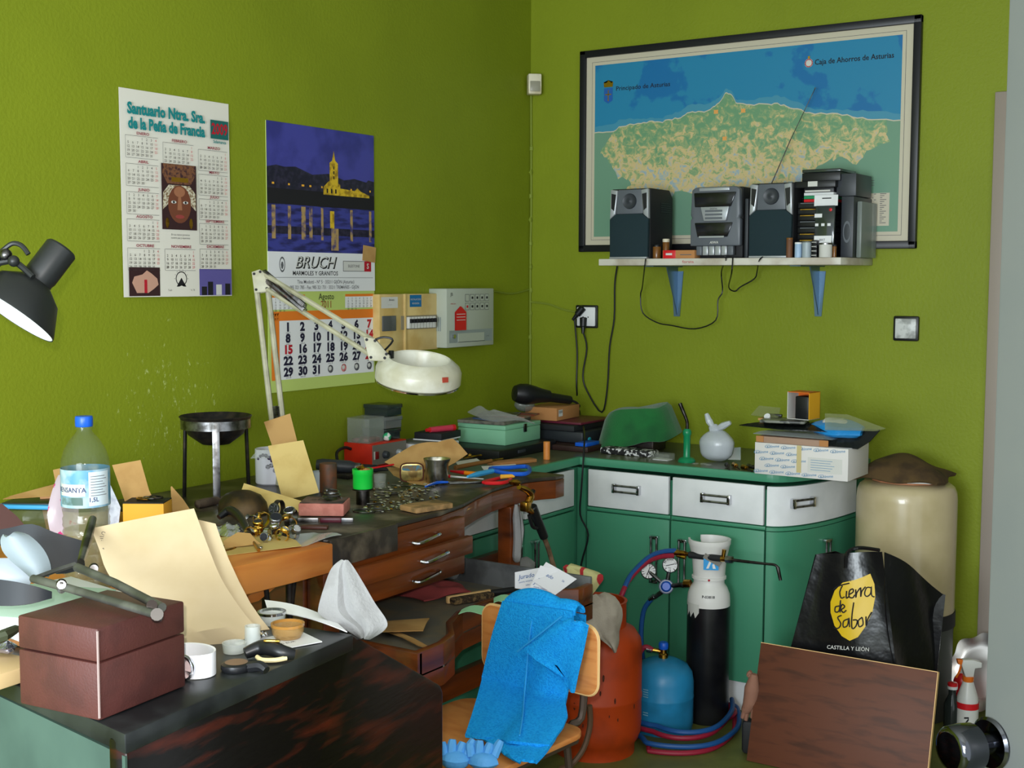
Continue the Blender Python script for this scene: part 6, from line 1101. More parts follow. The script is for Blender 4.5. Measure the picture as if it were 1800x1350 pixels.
# saw frame on the box
zt = DZ + hB + .006
gst = mat('grey_green_steel', (104, 105, 100), .42, .5, col2=(78, 79, 74), ns=20)
def sx(px, py, dz=0): return at(px, py, z=zt + dz)
t = thing('saw_frame', 'steel jeweller saw frame lying on the maroon box', 'saw', loc=sx(175, 1050)); I = T(*(-sx(175, 1050)))
b = B(); b.tube(gst, [sx(58, 1017, .012), sx(120, 1034, .010), sx(275, 1080, .006)], .0058, 10, I, smooth=1); b.out('lower_bar', t)
b = B(); b.tube(gst, [sx(135, 997, .018), sx(200, 1024, .012), sx(285, 1068, .006)], .0062, 10, I, smooth=1); b.out('upper_bar', t)
b = B(); b.tube(gst, [sx(62, 1016, .012), sx(98, 1003, .016), sx(132, 992, .019)], .0036, 8, I); b.out('cross_bar', t)
b = B(); b.tube(steel, [sx(142, 988, .016), sx(153, 950, .034), sx(163, 912, .055)], [.0055, .0075, .006], 10, I); b.out('handle', t)
b = B(); b.cyl(dsteel, sx(265, 1070, .0), sx(267, 1064, .014), .007, n=12, M=I); b.out('brass_screw', t); b = B(); b.cyl(dsteel, sx(276, 1084, -.002), sx(276, 1080, .008), .008, n=12, M=I); b.out('pivot_screw', t)
for q in (108, 1040), (165, 1012): b = B(); b.cyl(steel, sx(q[0], q[1] - 4, -.004), sx(q[0], q[1] - 12, .016), .006, n=12, M=I); b.ball(dsteel, I @ sx(q[0], q[1] - 14, .016), .007, n=10); b.out('thumb_screw', t)
# manila envelopes
O, N = lean(390, 1128, DZ, 27, 0)
def dz_(u, v): return .006 * math.sin(math.pi * u) * math.sin(math.pi * v) + (.014 * math.exp(-((v - .86) / .09) ** 2) * math.sin(math.pi * min(1, u * 1.15)))
b = B(); rowsheet(b, manila, [((161, 931), (341, 896)), ((176, 969), (362, 954)), ((190, 1007), (386, 1015)), ((230, 1060), (412, 1058)), ((290, 1105), (438, 1092)), ((335, 1138), (462, 1116))], O, N, None, dz_, .007, 12, 3); ev = b.out('envelope', None, 'large manila envelope with pencil writing propped up behind the maroon box', 'envelope')
b = B(); O2 = O - N * .016; rowsheet(b, manila, [((300, 905), (379, 923)), ((320, 980), (402, 985)), ((350, 1060), (440, 1062)), ((380, 1120), (474, 1108))], O2, N, None, None, .008, 6, 2); b.out('envelope', None, 'second manila envelope behind the large one, showing along its right edge', 'envelope')
Mi = T(*(-ev.location)); up_ = (onp(380, 1000, O, N) - onp(350, 1060, O, N)).normalized(); rd = (onp(395, 1075, O, N) - onp(372, 990, O, N)).normalized()
b = B(); U_ = frame((0, 0, 0), (onp(356, 1000, O, N) - onp(366, 1040, O, N)), N.cross(onp(356, 1000, O, N) - onp(366, 1040, O, N)))
def wt(tx, px, py, s_): 
    m = U_.copy(); c_ = onp(px, py, O, N) + N * .0075
    for i in range(3): m[i][3] = c_[i]
    b.text(wr_, tx, s_, 0, 0, 0, Mi @ m, shear=.3)
wt('Llamar', 362, 1020, .016); wt('P/G', 370, 1062, .018); wt('n/v', 290, 1038, .014); wt('Anillo', 185, 955, .014); b.out('pencil_note', ev)
# watches, glasses, label
def ring(b, m, c, r, w_, th, M=None, n=28, a0_=0, a1_=360): b.lathe(m, [(r, -w_ / 2), (r + th, -w_ / 2), (r + th, w_ / 2), (r, w_ / 2), (r, -w_ / 2)], n, M @ T(*c) if M is not None else T(*c), a0=a0_, a1=a1_)
p = dk(352, 1192); t = thing('wrist_watch', 'white strapped wrist watch standing on its side beside the maroon box', 'watch', T(p.x - .03, p.y + .012, DZ + .017)); b = B(); b.lathe(mat('white_strap', (236, 236, 240), .35), [(.028, -.0155), (.0305, -.0165), (.0305, .0165), (.028, .0155), (.028, -.0155)], 36, sx=1.25, sy=.95); b.out('strap', t)
va = math.atan2((CAM - p).y, (CAM - p).x) - .45; b = B(); Fc = frame(V((math.cos(va) * .036, math.sin(va) * .029, 0)), V((-math.sin(va), math.cos(va), 0)), (0, 0, 1)); b.lathe(chrome, [(0, 0), (.018, 0), (.019, .003), (.018, .007), (.016, .008), (0, .008)], 24, Fc); b.out('case', t); b = B(); b.lathe(mat('pink_dial', (216, 190, 190), .3), [(0, .0083), (.0155, .0083)], 24, Fc); b.out('dial', t)
p = dk(412, 1178); t = thing('wrist_watch', 'black wrist watch with a bronze dial lying at the desk edge', 'watch', loc=(p.x, p.y + .004, DZ)); b = B(); b.lathe(blackp, [(0, 0), (.020, 0), (.022, .004), (.021, .009), (.017, .011), (0, .011)], 28); b.out('case', t); b = B(); b.lathe(mat('bronze_dial', (120, 90, 70), .3), [(0, .0113), (.016, .0113)], 24); b.out('dial', t); b = B(); b.tube(blackp, [(.018, .006, .005), (.034, .012, .008), (.046, .012, .004)], [.008, .008, .006], 8); b.out('strap', t)
p = dk(468, 1160); t = thing('wrist_watch', 'black strapped watch with gold edge beside the white price label', 'watch', loc=(p.x, p.y, DZ)); b = B(); b.tube(blackp, [(-.03, -.012, .008), (-.018, .006, .014), (.0, .010, .016), (.02, .012, .012), (.032, .024, .008)], [.008, .011, .012, .011, .008], 10); b.out('strap', t); b = B(); b.tube(mat('cream_strap_edge', (226, 210, 160), .4), [(-.008, -.010, .006), (.006, -.014, .005), (.022, -.004, .005), (.03, .010, .006)], .0035, 8); b.out('strap_edge', t); b = B(); b.box(gold, (.004, .008, .0275), (.024, .007, .003), rz=30, bev=.001); b.out('buckle', t)
p = dk(478, 1132); b = B(); b.box(white, (p.x + .004, p.y + .01, DZ + .001), (.07, .11, .0016), rz=-20); MM_ = T(p.x + .004, p.y + .01, DZ + .0019) @ RZ(70)
for i in range(5): b.rect(ink, -.045 + .017 * i, .006, -.033 + .017 * i, .016 + .004 * (i % 2), 0, MM_)
b.text(ink, 'REF 20 EUR', .009, 0, -.012, 0, MM_); b.out('price_label', None, 'white printed price label lying under the glass dishes', 'label')
def dish(name, label, px, py, r, h, m, dz=0, cat='dish', rim=None):
    p = dk(px, py); t = thing(name, label, cat, loc=(p.x, p.y, DZ + .0025 + dz)); b = B(); b.lathe(m, [(0, 0), (r * .8, 0), (r * .95, h * .4), (r, h), (r * .9, h), (r * .84, h * .35), (0, h * .25)], 32); b.out('bowl', t)
    if rim: b = B(); b.lathe(rim, [(r * .9, h), (r * 1.03, h), (r * 1.03, h + .004), (r * .9, h + .004), (r * .9, h)], 32); b.out('rim', t)
    return t
tg = mat('thick_clear', (222, 228, 226), .06, alpha=.42, spec=1.0)
dish('glass_dish', 'amber rimmed glass dish standing on the price label', 506, 1122, .025, .018, mat('amber_clear', (190, 150, 90), .08, alpha=.55, spec=1), 0, rim=mat('amber_rim', (176, 126, 60), .15))
dish('glass_dish', 'clear glass dish behind the amber one, near the envelope', 478, 1098, .022, .016, tg, rim=chrome)
p = dk(434, 1145); b = B(); b.lathe(tg, [(0, 0), (.0115, 0), (.012, .003), (.0115, .034), (.0085, .034), (.0085, .004), (0, .004)], 24, T(p.x, p.y + .012, DZ + .0025)); b.out('glass_tube', None, 'short clear glass tube standing among the watches', 'tube')
p = dk(410, 1152); b = B(); b.lathe(tg, [(0, 0), (.016, 0), (.018, .014), (.015, .014), (.013, .003), (0, .003)], 24, T(p.x - .012, p.y + .014, DZ + .0005)); b.out('glass_cup', None, 'low clear plastic cup beside the glass tube', 'cup')
p = dk(455, 1122); b = B(); 
for i in range(14): a = i * .9; b.ball(chrome if i % 3 else steel, (p.x + .020 * math.cos(a) * (i / 14), p.y + .018 * math.sin(a) * (i / 14), DZ + .006), .004, n=8)
b.out('steel_chain', None, 'little heap of shiny chain between the glass dishes and the envelope', 'chain')
# curved white paper at the ridge, white cloth
b = B(); q0, q1, q2, q3 = dk(466, 1070), dk(560, 1088), dk(617, 1112), dk(516, 1100)
b.sheet(paper, lambda u, v: lerp(lerp(q0, dk(585, 1092), u), lerp(dk(472, 1078), dk(610, 1114), u), v) + V((0, 0, .002 + .012 * (1 - u) * (1 - v) + .006 * math.sin(math.pi * u))), 10, 4, .0015); b.out('folded_paper', None, 'white folded paper lying along the ridge of the black desk', 'paper')
cl = far(625, 1100, 2.03); Oc = cl; Nc = (RW @ V((0, 0, -1))); Nc.z = 0; Nc.normalize(); Nc = (Nc + V((0, 0, .22))).normalized()
rows = [((600, 986), (609, 986)), ((583, 1000), (620, 999)), ((571, 1030), (638, 1028)), ((560, 1070), (658, 1062)), ((566, 1082), (678, 1092)), ((604, 1102), (674, 1106)), ((634, 1120), (648, 1122))]
b = B(); rowsheet(b, ragw, rows, Oc, Nc, None, lambda u, v: .012 * math.sin(math.pi * u) * (.2 + .8 * v) + (.011 * abs(math.sin(5.5 * u + .6)) - .006 * abs(math.sin(9 * u)) ) * min(1, v * 2.5) - .008, .003, 26, 4); b.out('white_cloth', None, 'soiled white cloth standing in a peak over the ridge of the black desk', 'cloth')
# visor and papers at the left
zt2 = DZ + .03
for i, (nm, m_, w_, d_, dx, dy, rz, h_) in enumerate((('brown cardboard sheet lowest', card, .30, .26, 0, 0, 12, .010), ('white paper sheaf in the middle', paper, .28, .24, .01, .02, -8, .014), ('pale green sheet uppermost', mat('pale_green_sheet', (186, 214, 196), .8), .22, .2, -.03, .0, 20, .003))):
    p = V((1.20, -3.37, 0)); b = B(); b.box(m_, (p.x + dx, p.y + dy, DZ + (.0, .0105, .025)[i] + h_ / 2), (w_, d_, h_), rz=rz, bev=.001); b.out('paper_sheaf', None, nm + ' in the pile left of the maroon box', 'paper', 'papers left of the maroon box')
zp = DZ + .03
t = thing('headband_visor', 'black headband with pale oval pads lying on the papers at the left', 'visor', loc=(1.2, -3.33, zp)); I = T(-1.2, 3.33, -zp)
def band(rows, dep, m, nm, disp=None, th=.006, til=.25):
    O = far(*rows[0][0], dep); N_ = (RW @ V((.1, til, -1))).normalized(); b = B(); rowsheet(b, m, rows, O, N_, I, disp, th, 8, 3); return b.out(nm, t)
bb_ = mat('black_vinyl', (22, 26, 32), .5)
band([((-30, 936), (-30, 985)), ((20, 930), (20, 950)), ((62, 924), (66, 985)), ((100, 938), (104, 1010)), ((150, 952), (150, 1000))], 2.02, bb_, 'upper_band', lambda u, v: .02 * math.sin(3 * v))
band([((-30, 1016), (-30, 1064)), ((20, 1022), (20, 1066)), ((60, 1030), (60, 1062)), ((92, 1040), (92, 1052))], 1.86, bb_, 'lower_band', lambda u, v: .015 * math.sin(3 * v))
O = far(45, 975, 1.93); N_ = (RW @ V((.25, .1, -1))).normalized(); b = B(); rowsheet(b, mat('pale_pad', (138, 150, 156), .5), [((12, 942), (28, 941)), ((7, 950), (48, 946)), ((9, 965), (68, 962)), ((22, 980), (80, 980)), ((44, 998), (85, 1000)), ((58, 1010), (80, 1012))], O, N_, I, lambda u, v: .012 * math.sin(math.pi * u), .006, 8, 3); b.out('oval_pad', t)
O = far(30, 1010, 1.95); b = B(); rowsheet(b, mat('white_pad', (164, 174, 184), .5), [((-30, 985), (40, 984)), ((-30, 1005), (58, 1006)), ((-30, 1016), (62, 1022)), ((20, 1022), (50, 1028))], O, (RW @ V((0, .5, -1))).normalized(), I, lambda u, v: .01 * math.sin(math.pi * v), .004, 8, 2); b.out('white_pad', t)
b = B(); O = far(20, 915, 2.2); rowsheet(b, mat('dark_maroon_card', (84, 54, 52), .6), [((-30, 895), (4, 893)), ((-30, 918), (30, 915)), ((-30, 950), (46, 934))], O, (RW @ V((.2, .9, -.6))).normalized(), None, None, .01, 4, 1); o_ = b.out('maroon_folder', None, 'dark maroon folder corner behind the black headband at the left edge', 'folder')
p = at(0, 1130, z=DZ + .03); b = B(); 
t = thing('foil_wrapper', 'twisted silvery wrapper lying left of the maroon box', 'wrapper', loc=at(8, 1142, z=DZ + .032)); b = B(); b.ball(mat('wrapper_foil', (180, 180, 200), .15, .9, bump=1, bs=90), (0, 0, .004), .012, (1.6, 1.2, .7), n=14, lump=.2); b.out('foil', t)
b = B(); b.tube(mat('dark_leaf', (60, 66, 46), .6), [at(-20, 1130, z=DZ + .05), at(5, 1118, z=DZ + .06), at(28, 1106, z=DZ + .055)], [.006, .009, .006], 8); b.out('dark_pouch', None, 'dark olive pouch strap by the silvery wrapper', 'strap')
b = B(); p0 = DM_ @ V((-.34, .045, DZ)); b.box(mat('pale_wood_board', (206, 176, 128), .6), (p0.x - .02, p0.y + .03, DZ + .012), (.2, .09, .022), rz=4, bev=.003); b.out('pale_board', None, 'pale wooden board lying left of the maroon box', 'board')
DZ -= .0008
# ================================================================ chair with towel
TL, TR = at(850, 1060, z=.69), at(1052, 1104, z=.69); cx_ = (TR - TL).normalized(); wCh = (TR - TL).length; cn = cx_.cross(V((0, 0, 1))); cn = cn if cn.dot(CAM - TL) > 0 else -cn
cxm = (TL + TR) / 2
MC = frame(V((cxm.x, cxm.y, 0)), cx_, V((0, 0, 1)).cross(cx_)); t = thing('work_chair', 'beech plywood work chair beside the bench, a blue towel over its back', 'chair', MC)
CI = MC.inverted(); hbk = .165; ww = wCh / 2
def bk(u, v): return V((0, 0, 0))
b = B(); n = 16; r_ = .035
def rr2(w_, h_, r_, k=5):
    o = []
    for cx, cy, a in ((w_ - r_, h_ - r_, 0), (-w_ + r_, h_ - r_, 90), (-w_ + r_, -h_ + r_, 180), (w_ - r_, -h_ + r_, 270)):
        for i in range(k + 1): q = math.radians(a + 90 * i / k); o.append((cx + r_ * math.cos(q), cy + r_ * math.sin(q)))
    return o
BF = frame(V((0, 0, .69 - hbk / 2)), (1, 0, 0), (0, 0, 1))
b.prism(ply, rr2(ww, hbk / 2, .032), -.006, .006, BF, bev=.002); b.out('backrest', t)
b = B(); b.tube(plye, [(x, y, 0) for x, y in rr2(ww + .0005, hbk / 2 + .0005, .032)], .0045, 6, BF, closed=True, smooth=0); b.out('backrest_edge', t)
sgn = 1 if (CI.to_3x3() @ cn).y > 0 else -1           # +y local side that faces the camera
fr_ = mat('brown_tube', (74, 60, 50), .4, .3)
b = B(); b.prism(ply, rr2(.19, .19, .05), .438, .452, T(-.02, sgn * .21, 0), bev=.003); b.out('seat', t)
for s_ in (-1, 1): b = B(); x = s_ * (ww - .055); b.tube(fr_, [(x, -sgn * .016, .66), (x, -sgn * .020, .55), (x - s_ * .002, -sgn * .012, .46), (x - s_ * .02, sgn * .02, .40), (x - s_ * .01, -sgn * .05, .012)], .0095, 8); b.out('leg', t)
for s_ in (-1, 1): b = B(); x = s_ * .15; b.tube(fr_, [(x, sgn * .36, .435), (x, sgn * .39, .2), (x, sgn * .40, .0)], .0095, 8); b.out('leg', t)
b = B(); b.tube(fr_, [(-.15, sgn * .05, .428), (-.15, sgn * .36, .428), (.15, sgn * .36, .428), (.15, sgn * .05, .428)], .009, 8, closed=True, smooth=1); b.out('seat_frame', t)
# towel
Ot = TL + cn * .016
t2 = thing('blue_towel', 'bright blue terry towel hung over the plywood chair back', 'towel', loc=cxm); I = T(*(-cxm))
fold = lambda u, v: .006 + .009 * math.sin(9 * u + 2 * v) * v + .005 * math.sin(17 * u + 5 * v) * v + .012 * v
O2t = Ot + V((0, 0, .505 - Ot.z)); N2t = (V((0, 0, 1)) + cn * .14).normalized()
def tpt(px, py):
    p = onp(px, py, Ot, cn)
    return p if p.z > .505 else onp(px, py, O2t, N2t)
def tsheet(b, rows, disp, th, nu, nv, lift=0):
    n = len(rows) - 1
    def fn(u, v):
        q = v * n; k = min(int(q), n - 1); t_ = q - k; l = [lerp(rows[k][0][i], rows[k + 1][0][i], t_) for i in (0, 1)]; r = [lerp(rows[k][1][i], rows[k + 1][1][i], t_) for i in (0, 1)]
        return I @ (tpt(lerp(l[0], r[0], u), lerp(l[1], r[1], u)) + (cn + V((0, 0, .25))) * (disp(u, v) + lift))
    b.sheet(towel, fn, nu, nv, th)
rows = [((889, 1056), (1010, 1074)), ((884, 1075), (1016, 1110)), ((875, 1110), (1012, 1150)), ((866, 1150), (1008, 1195)), ((858, 1190), (1000, 1240)), ((848, 1230), (1004, 1262)), ((838, 1265), (996, 1280)), ((829, 1296), (970, 1314))]
b = B(); tsheet(b, rows, fold, .007, 26, 28); b.out('front_fall', t2)
b = B(); tsheet(b, [((832, 1286), (990, 1272)), ((850, 1303), (980, 1300)), ((882, 1322), (962, 1326)), ((916, 1338), (946, 1343))], lambda u, v: .002 + .007 * abs(math.sin(8 * u)), .007, 16, 8, -.004); b.out('lower_corner', t2)
b = B(); rowsheet(b, towel, [((1008, 1090), (1020, 1092)), ((985, 1100), (1033, 1100)), ((955, 1122), (1031, 1118)), ((926, 1139), (1026, 1150)), ((950, 1162), (1020, 1180)), ((984, 1190), (1014, 1214)), ((1004, 1206), (1013, 1217))], Ot + cn * .030, cn, I, lambda u, v: .007 * math.sin(5 * u + 3 * v), .008, 14, 1); b.out('folded_flap', t2)
b = B(); ro = []
def hump(u, v):
    a = onp(lerp(889, 1012, u), lerp(1056, 1082, u), Ot, cn); top_ = .020 * math.sin(math.pi * u) ** .5 + .012 * abs(math.sin(4.5 * u)); ang = math.pi * v
    return I @ (a + V((0, 0, 1)) * (math.sin(ang) * (.010 + top_)) - cn * .022 * (1 - math.cos(ang)) + cn * .006)
b.sheet(towel, hump, 20, 10, .007); b.out('top_fold', t2)
b = B(); b.sheet(towel, lambda u, v: I @ (onp(lerp(891, 1010, u), lerp(1060, 1086, u), Ot, cn) - cn * (.042 + .004 * math.sin(8 * u)) - V((0, 0, 1)) * (.17 * v + .002))   , 14, 8, .006); b.out('back_fall', t2)
b = B(); hp = [(941, 1092), (939, 1130), (938, 1180), (937, 1225), (935, 1262), (930, 1300)]; b.tube(towel2, [I @ (tpt(x, y) + cn * (.014 + .019 * min(1, i / 3)) + V((0, 0, .004 + .003 * i))) for i, (x, y) in enumerate(hp)], .002, 6); b.out('side_hem', t2)
b = B(); hp = [(928, 1139), (965, 1110), (1005, 1078)]; b.tube(towel2, [I @ (onp(x, y, Ot, cn) + cn * .040) for x, y in hp], .0022, 6); b.out('flap_hem', t2)
# blue gloves on the seat
sp = at(815, 1345, z=.455); g_ = mat('glove_blue', (84, 160, 226), .6, bump=.3, bs=120)
for i, (px, py, lb) in enumerate(((800, 1350, 'pale blue work glove at the left on the chair seat'), (848, 1352, 'pale blue work glove at the right on the chair seat'))):
    p = at(px, py, z=.46); t = thing('work_glove', lb, 'glove', loc=p, group='pale blue gloves'); b = B(); b.ball(g_, (0, 0, .02), .032, (1.1, .9, .6), n=14, lump=.06, seed=i)
    rvx = rv.copy(); rvx.z = 0
    for k in range(4): q = rvx * (-.024 + .016 * k); up2 = V((0, 0, 1)); b.tube(g_, [q + V((0, 0, .028)), q * 1.25 + V((0, .006, .045 + .004 * (k % 2))), q * 1.4 + V((0, .010, .054 + .006 * (k % 2)))], [.011, .0105, .007], 8)
    b.tube(g_, [rvx * -.03 + V((0, 0, .018)), rvx * -.05 + V((0, 0, .03))], [.011, .008], 8); b.out('hand', t)
# ================================================================ gas bottles
bo = V((.985, -1.155, 0)); RB = .150
t = thing('butane_bottle', 'orange butane bottle with scuffs standing behind the chair', 'gas bottle', loc=bo); b = B(); b.lathe(orng, [(0, .012), (RB * .82, .012), (RB * .82, 0), (RB * .86, 0), (RB * .86, .03), (RB * .93, .045), (RB * .99, .07), (RB, .10), (RB, .175), (RB * 1.012, .18), (RB * 1.012, .188), (RB, .193), (RB, .335), (RB * .97, .365), (RB * .85, .392), (RB * .55, .412), (RB * .3, .418), (0, .419)], 48); b.out('body', t)
b = B(); b.lathe(orng, [(RB * .62, .40), (RB * .66, .40), (RB * .66, .48), (RB * .68, .485), (RB * .62, .485), (RB * .62, .40)], 36, a0=-60, a1=240); b.out('collar', t); b = B(); b.cyl(brass, (0, 0, .415), (0, 0, .46), .018, n=14); b.out('valve', t)
b = B(); r3 = random.Random(8)
for i in range(12):
    a = math.radians(r3.uniform(-95, -5)); z = r3.uniform(.12, .36); s_ = r3.uniform(.003, .008); F = frame(V((math.cos(a), math.sin(a), 0)) * RB * 1.0008 + V((0, 0, z)), V((-math.sin(a), math.cos(a), 0)), (0, 0, 1)); b.lathe(rust, [(0, .0006), (s_, .0004)], 7, F, sx=.5, sy=1.6)
b.out('scuff_marks', t, kind='stuff')
hs = [V((1.13, -1.42, .42)), V((1.19, -1.47, .30)), V((1.185, -1.47, .16)), V((1.15, -1.44, .05)), V((1.08, -1.40, .015)), V((.98, -1.38, .012))]
ch = [at(1036, 1240, x=1.20), at(1037, 1275, x=1.20), at(1026, 1315, x=1.19), at(1005, 1343, x=1.17), at(985, 1352, x=1.14)]
b = B(); b.tube(mat('gas_hose_brown', (92, 66, 46), .6), ch, .0085, 8); b.out('gas_hose', None, 'brown rubber hose hanging in front of the orange butane bottle', 'hose')
t = None
O = V((bo.x + .0, bo.y, .60)); hN = (CAM - O); hN.z = 0; hN.normalize()
Or = bo + hN * (RB + .012) + V((0, 0, .38))
b = B(); rowsheet(b, ragg, [((1022, 1046), (1062, 1044)), ((1014, 1056), (1080, 1052)), ((1016, 1070), (1092, 1072)), ((1022, 1090), (1092, 1092)), ((1034, 1106), (1087, 1112)), ((1050, 1118), (1087, 1128)), ((1068, 1132), (1085, 1138)), ((1079, 1143), (1082, 1146))], Or, (hN + V((0, 0, .12))).normalized(), None, lambda u, v: .014 + .008 * math.sin(8 * u + 3 * v) - .04 * max(0, 2 * u - 1) ** 2 + .005 * math.sin(17 * u) * (1 - v), .004, 16, 2); b.out('grey_rag', None, 'grey rag hanging over the top of the orange butane bottle', 'rag')
kt = mat('kitchen_towel', (206, 200, 140), .95, bump=.3, bs=200); kr = mat('kitchen_towel_red', (190, 52, 56), .95)
t = thing('kitchen_towel', 'folded cream kitchen towel with red stripes behind the receipts', 'towel', loc=at(1020, 1040, x=1.0)); I = T(*(-at(1020, 1040, x=1.0))); Ok = Or - hN * .06; Nk = (hN + V((0, 0, .35))).normalized()
tw = [((990, 1000), (1004, 996)), ((994, 1002), (1030, 1004)), ((998, 1014), (1056, 1014)), ((1000, 1030), (1050, 1026)), ((1002, 1044), (1040, 1042)), ((1004, 1060), (1030, 1060))]
b = B(); rowsheet(b, kt, tw, Ok, Nk, I, lambda u, v: .020 * math.sin(math.pi * u) * math.sin(math.pi * min(1, v + .2)) + .006 * math.sin(9 * u + 2 * v), .010, 14, 3); b.out('cloth', t)
N_ = kt.node_tree.nodes; L_ = kt.node_tree.links; wv = N_.new('ShaderNodeTexWave'); wv.inputs['Scale'].default_value = 6.5; wv.inputs['Distortion'].default_value = .4; tc = N_.new('ShaderNodeTexCoord'); L_.new(tc.outputs['Object'], wv.inputs['Vector'])
rp = N_.new('ShaderNodeValToRGB'); rp.color_ramp.elements[0].position = .86; rp.color_ramp.elements[1].position = .9; rp.color_ramp.elements[0].color = lin((206, 200, 140)); rp.color_ramp.elements[1].color = lin((190, 52, 56)); L_.new(wv.outputs[0], rp.inputs[0]); L_.new(rp.outputs[0], N_['Principled BSDF'].inputs['Base Color'])
p = at(924, 1000, x=.72); b = B(); b.ball(ragw, at(922, 994, x=.70), .038, (.9, 1.1, .75), n=16, lump=.07); b.out('white_roll', None, 'white rolled cloth lodged behind the bench leg above the tray end', 'cloth')
# small blue bottle
c_ = V((1.083, -.864, 0)); r_ = .102
t = thing('camping_gas_bottle', 'small sky blue gas bottle on the floor with brass valve', 'gas bottle', loc=c_); b = B(); b.lathe(cblue, [(0, .008), (r_ * .9, .008), (r_ * .9, 0), (r_ * .95, 0), (r_ * .97, .012), (r_, .03), (r_, .110), (r_ * 1.01, .113), (r_ * 1.01, .118), (r_, .121), (r_, .165), (r_ * .95, .195), (r_ * .8, .218), (r_ * .5, .234), (r_ * .22, .240), (0, .241)], 44); b.out('body', t)
b = B(); b.lathe(brass, [(0, .238), (.016, .238), (.016, .252), (.011, .256), (.011, .27), (0, .27)], 16); b.cyl(brass, (-.012, 0, .26), (-.035, -.01, .263), .008, n=10); b.out('valve', t); b = B(); b.lathe(bluep, [(0, .27), (.015, .27), (.0165, .275), (.0165, .288), (.013, .293), (0, .293)], 16); b.out('knob', t)
pw = mat('faded_print', (150, 196, 214), .6); b = B(); a_ = math.atan2(-.55, .2) - .55
for i in range(6):
    for q in range(4): aa = a_ + .05 * q; z = .155 - .008 * i - (.045 if i > 3 else 0); F = frame(V((math.cos(aa), math.sin(aa), 0)) * r_ * 1.0012 + V((0, 0, z)), V((-math.sin(aa), math.cos(aa), 0)), (0, 0, 1)); b.rect(pw, -.0022, -.0014, .0022, .0014, .0, F)
F = frame(V((math.cos(a_ - .16), math.sin(a_ - .16), 0)) * r_ * 1.0015 + V((0, 0, .146)), V((-math.sin(a_ - .16), math.cos(a_ - .16), 0)), (0, 0, 1)); b.lathe(pw, [(.006, .0), (.010, -.0003)], 14, F); b.out('faded_print', t)
# oxygen cylinder
oc_ = V((1.172, -.705, 0)); ro = .0725
t = thing('oxygen_cylinder', 'tall black gas cylinder with white shoulder and white valve cap', 'gas cylinder', loc=oc_)
bk_ = mat('black_cylinder', (16, 16, 20), .35, col2=(30, 30, 32), ns=9); wc = mat('white_cylinder', (222, 220, 216), .4)
b = B(); b.lathe(bk_, [(0, 0), (ro * .93, 0), (ro, .008), (ro, .402), (0, .402)], 40); b.out('body', t)
b = B(); b.lathe(wc, [(ro * 1.001, .401), (ro * 1.001, .415), (ro * .97, .440), (ro * .85, .462), (ro * .72, .475), (ro * .72, .49), (ro * .8, .492), (ro * .8, .50), (ro * .6, .505), (0, .506)], 40); b.out('shoulder', t)
b = B(); b.lathe(wc, [(ro * .70, .50), (ro * .74, .50), (ro * .80, .56), (ro * .95, .606), (ro * .99, .612), (ro * .99, .626), (ro * .90, .626), (ro * .86, .61), (ro * .72, .56), (ro * .66, .50), (ro * .70, .50)], 40, a0=-165, a1=140); b.out('valve_cap', t)
b = B(); b.lathe(bluep, [(0, .59), (.026, .59), (.028, .596), (.022, .606), (0, .608)], 20); b.cyl(brass, (0, 0, .505), (0, 0, .592), .014, n=12); b.out('valve', t)
va = math.atan2(CAM.y - oc_.y, CAM.x - oc_.x)
def cylF(a, r, z): return frame(V((math.cos(a), math.sin(a), 0)) * r + V((0, 0, z)), V((-math.sin(a), math.cos(a), 0)), (0, 0, 1))
def wrapped(b, m, s_, size, a, r, z, bold=.02):
    vs, fs = glyph(s_, bold, 0); b.add(m, [V((r * math.cos(a + v.x * size / r), r * math.sin(a + v.x * size / r), z + v.y * size)) for v in vs], fs)
b = B(); wrapped(b, ink, 'P-03818', .013, va - .02, ro * .985, .441); b.out('stencil', t)
b = B(); b.lathe(redink, [(0, .0006), (.004, .0004)], 12, cylF(va, ro * .805, .496)); b.out('red_dot', t)
b = B(); F = cylF(va + .0, ro * .86, .556); al = mat('logo_blue', (40, 150, 216), .5); b.box(al, (.006, .0, .003), (.05, .046, .003), F); b.poly(wc, [(-.010, -.018), (.004, .016), (.012, .016), (-.002, -.018)], .0048, F); b.poly(wc, [(.012, -.018), (.010, -.004), (.016, -.001), (.022, -.018)], .0048, F); b.out('blue_badge', t)
b = B(); b.box(mat('grey_sticker', (120, 116, 108), .6), (0, 0, 0), (.062, .018, .001), F @ T(.010, .012, .007) @ RZ(-28)); b.out('grey_sticker', t)
b = B(); n_ = 8; b.add(papr2, [V((ro * 1.006 * math.cos(va - 1.25 + .8 * i / n_), ro * 1.006 * math.sin(va - 1.25 + .8 * i / n_), z)) for i in range(n_ + 1) for z in (.365 + .01 * (i % 3), .413)], [(2 * i, 2 * i + 2, 2 * i + 3, 2 * i + 1) for i in range(n_)]); b.out('torn_label', t)
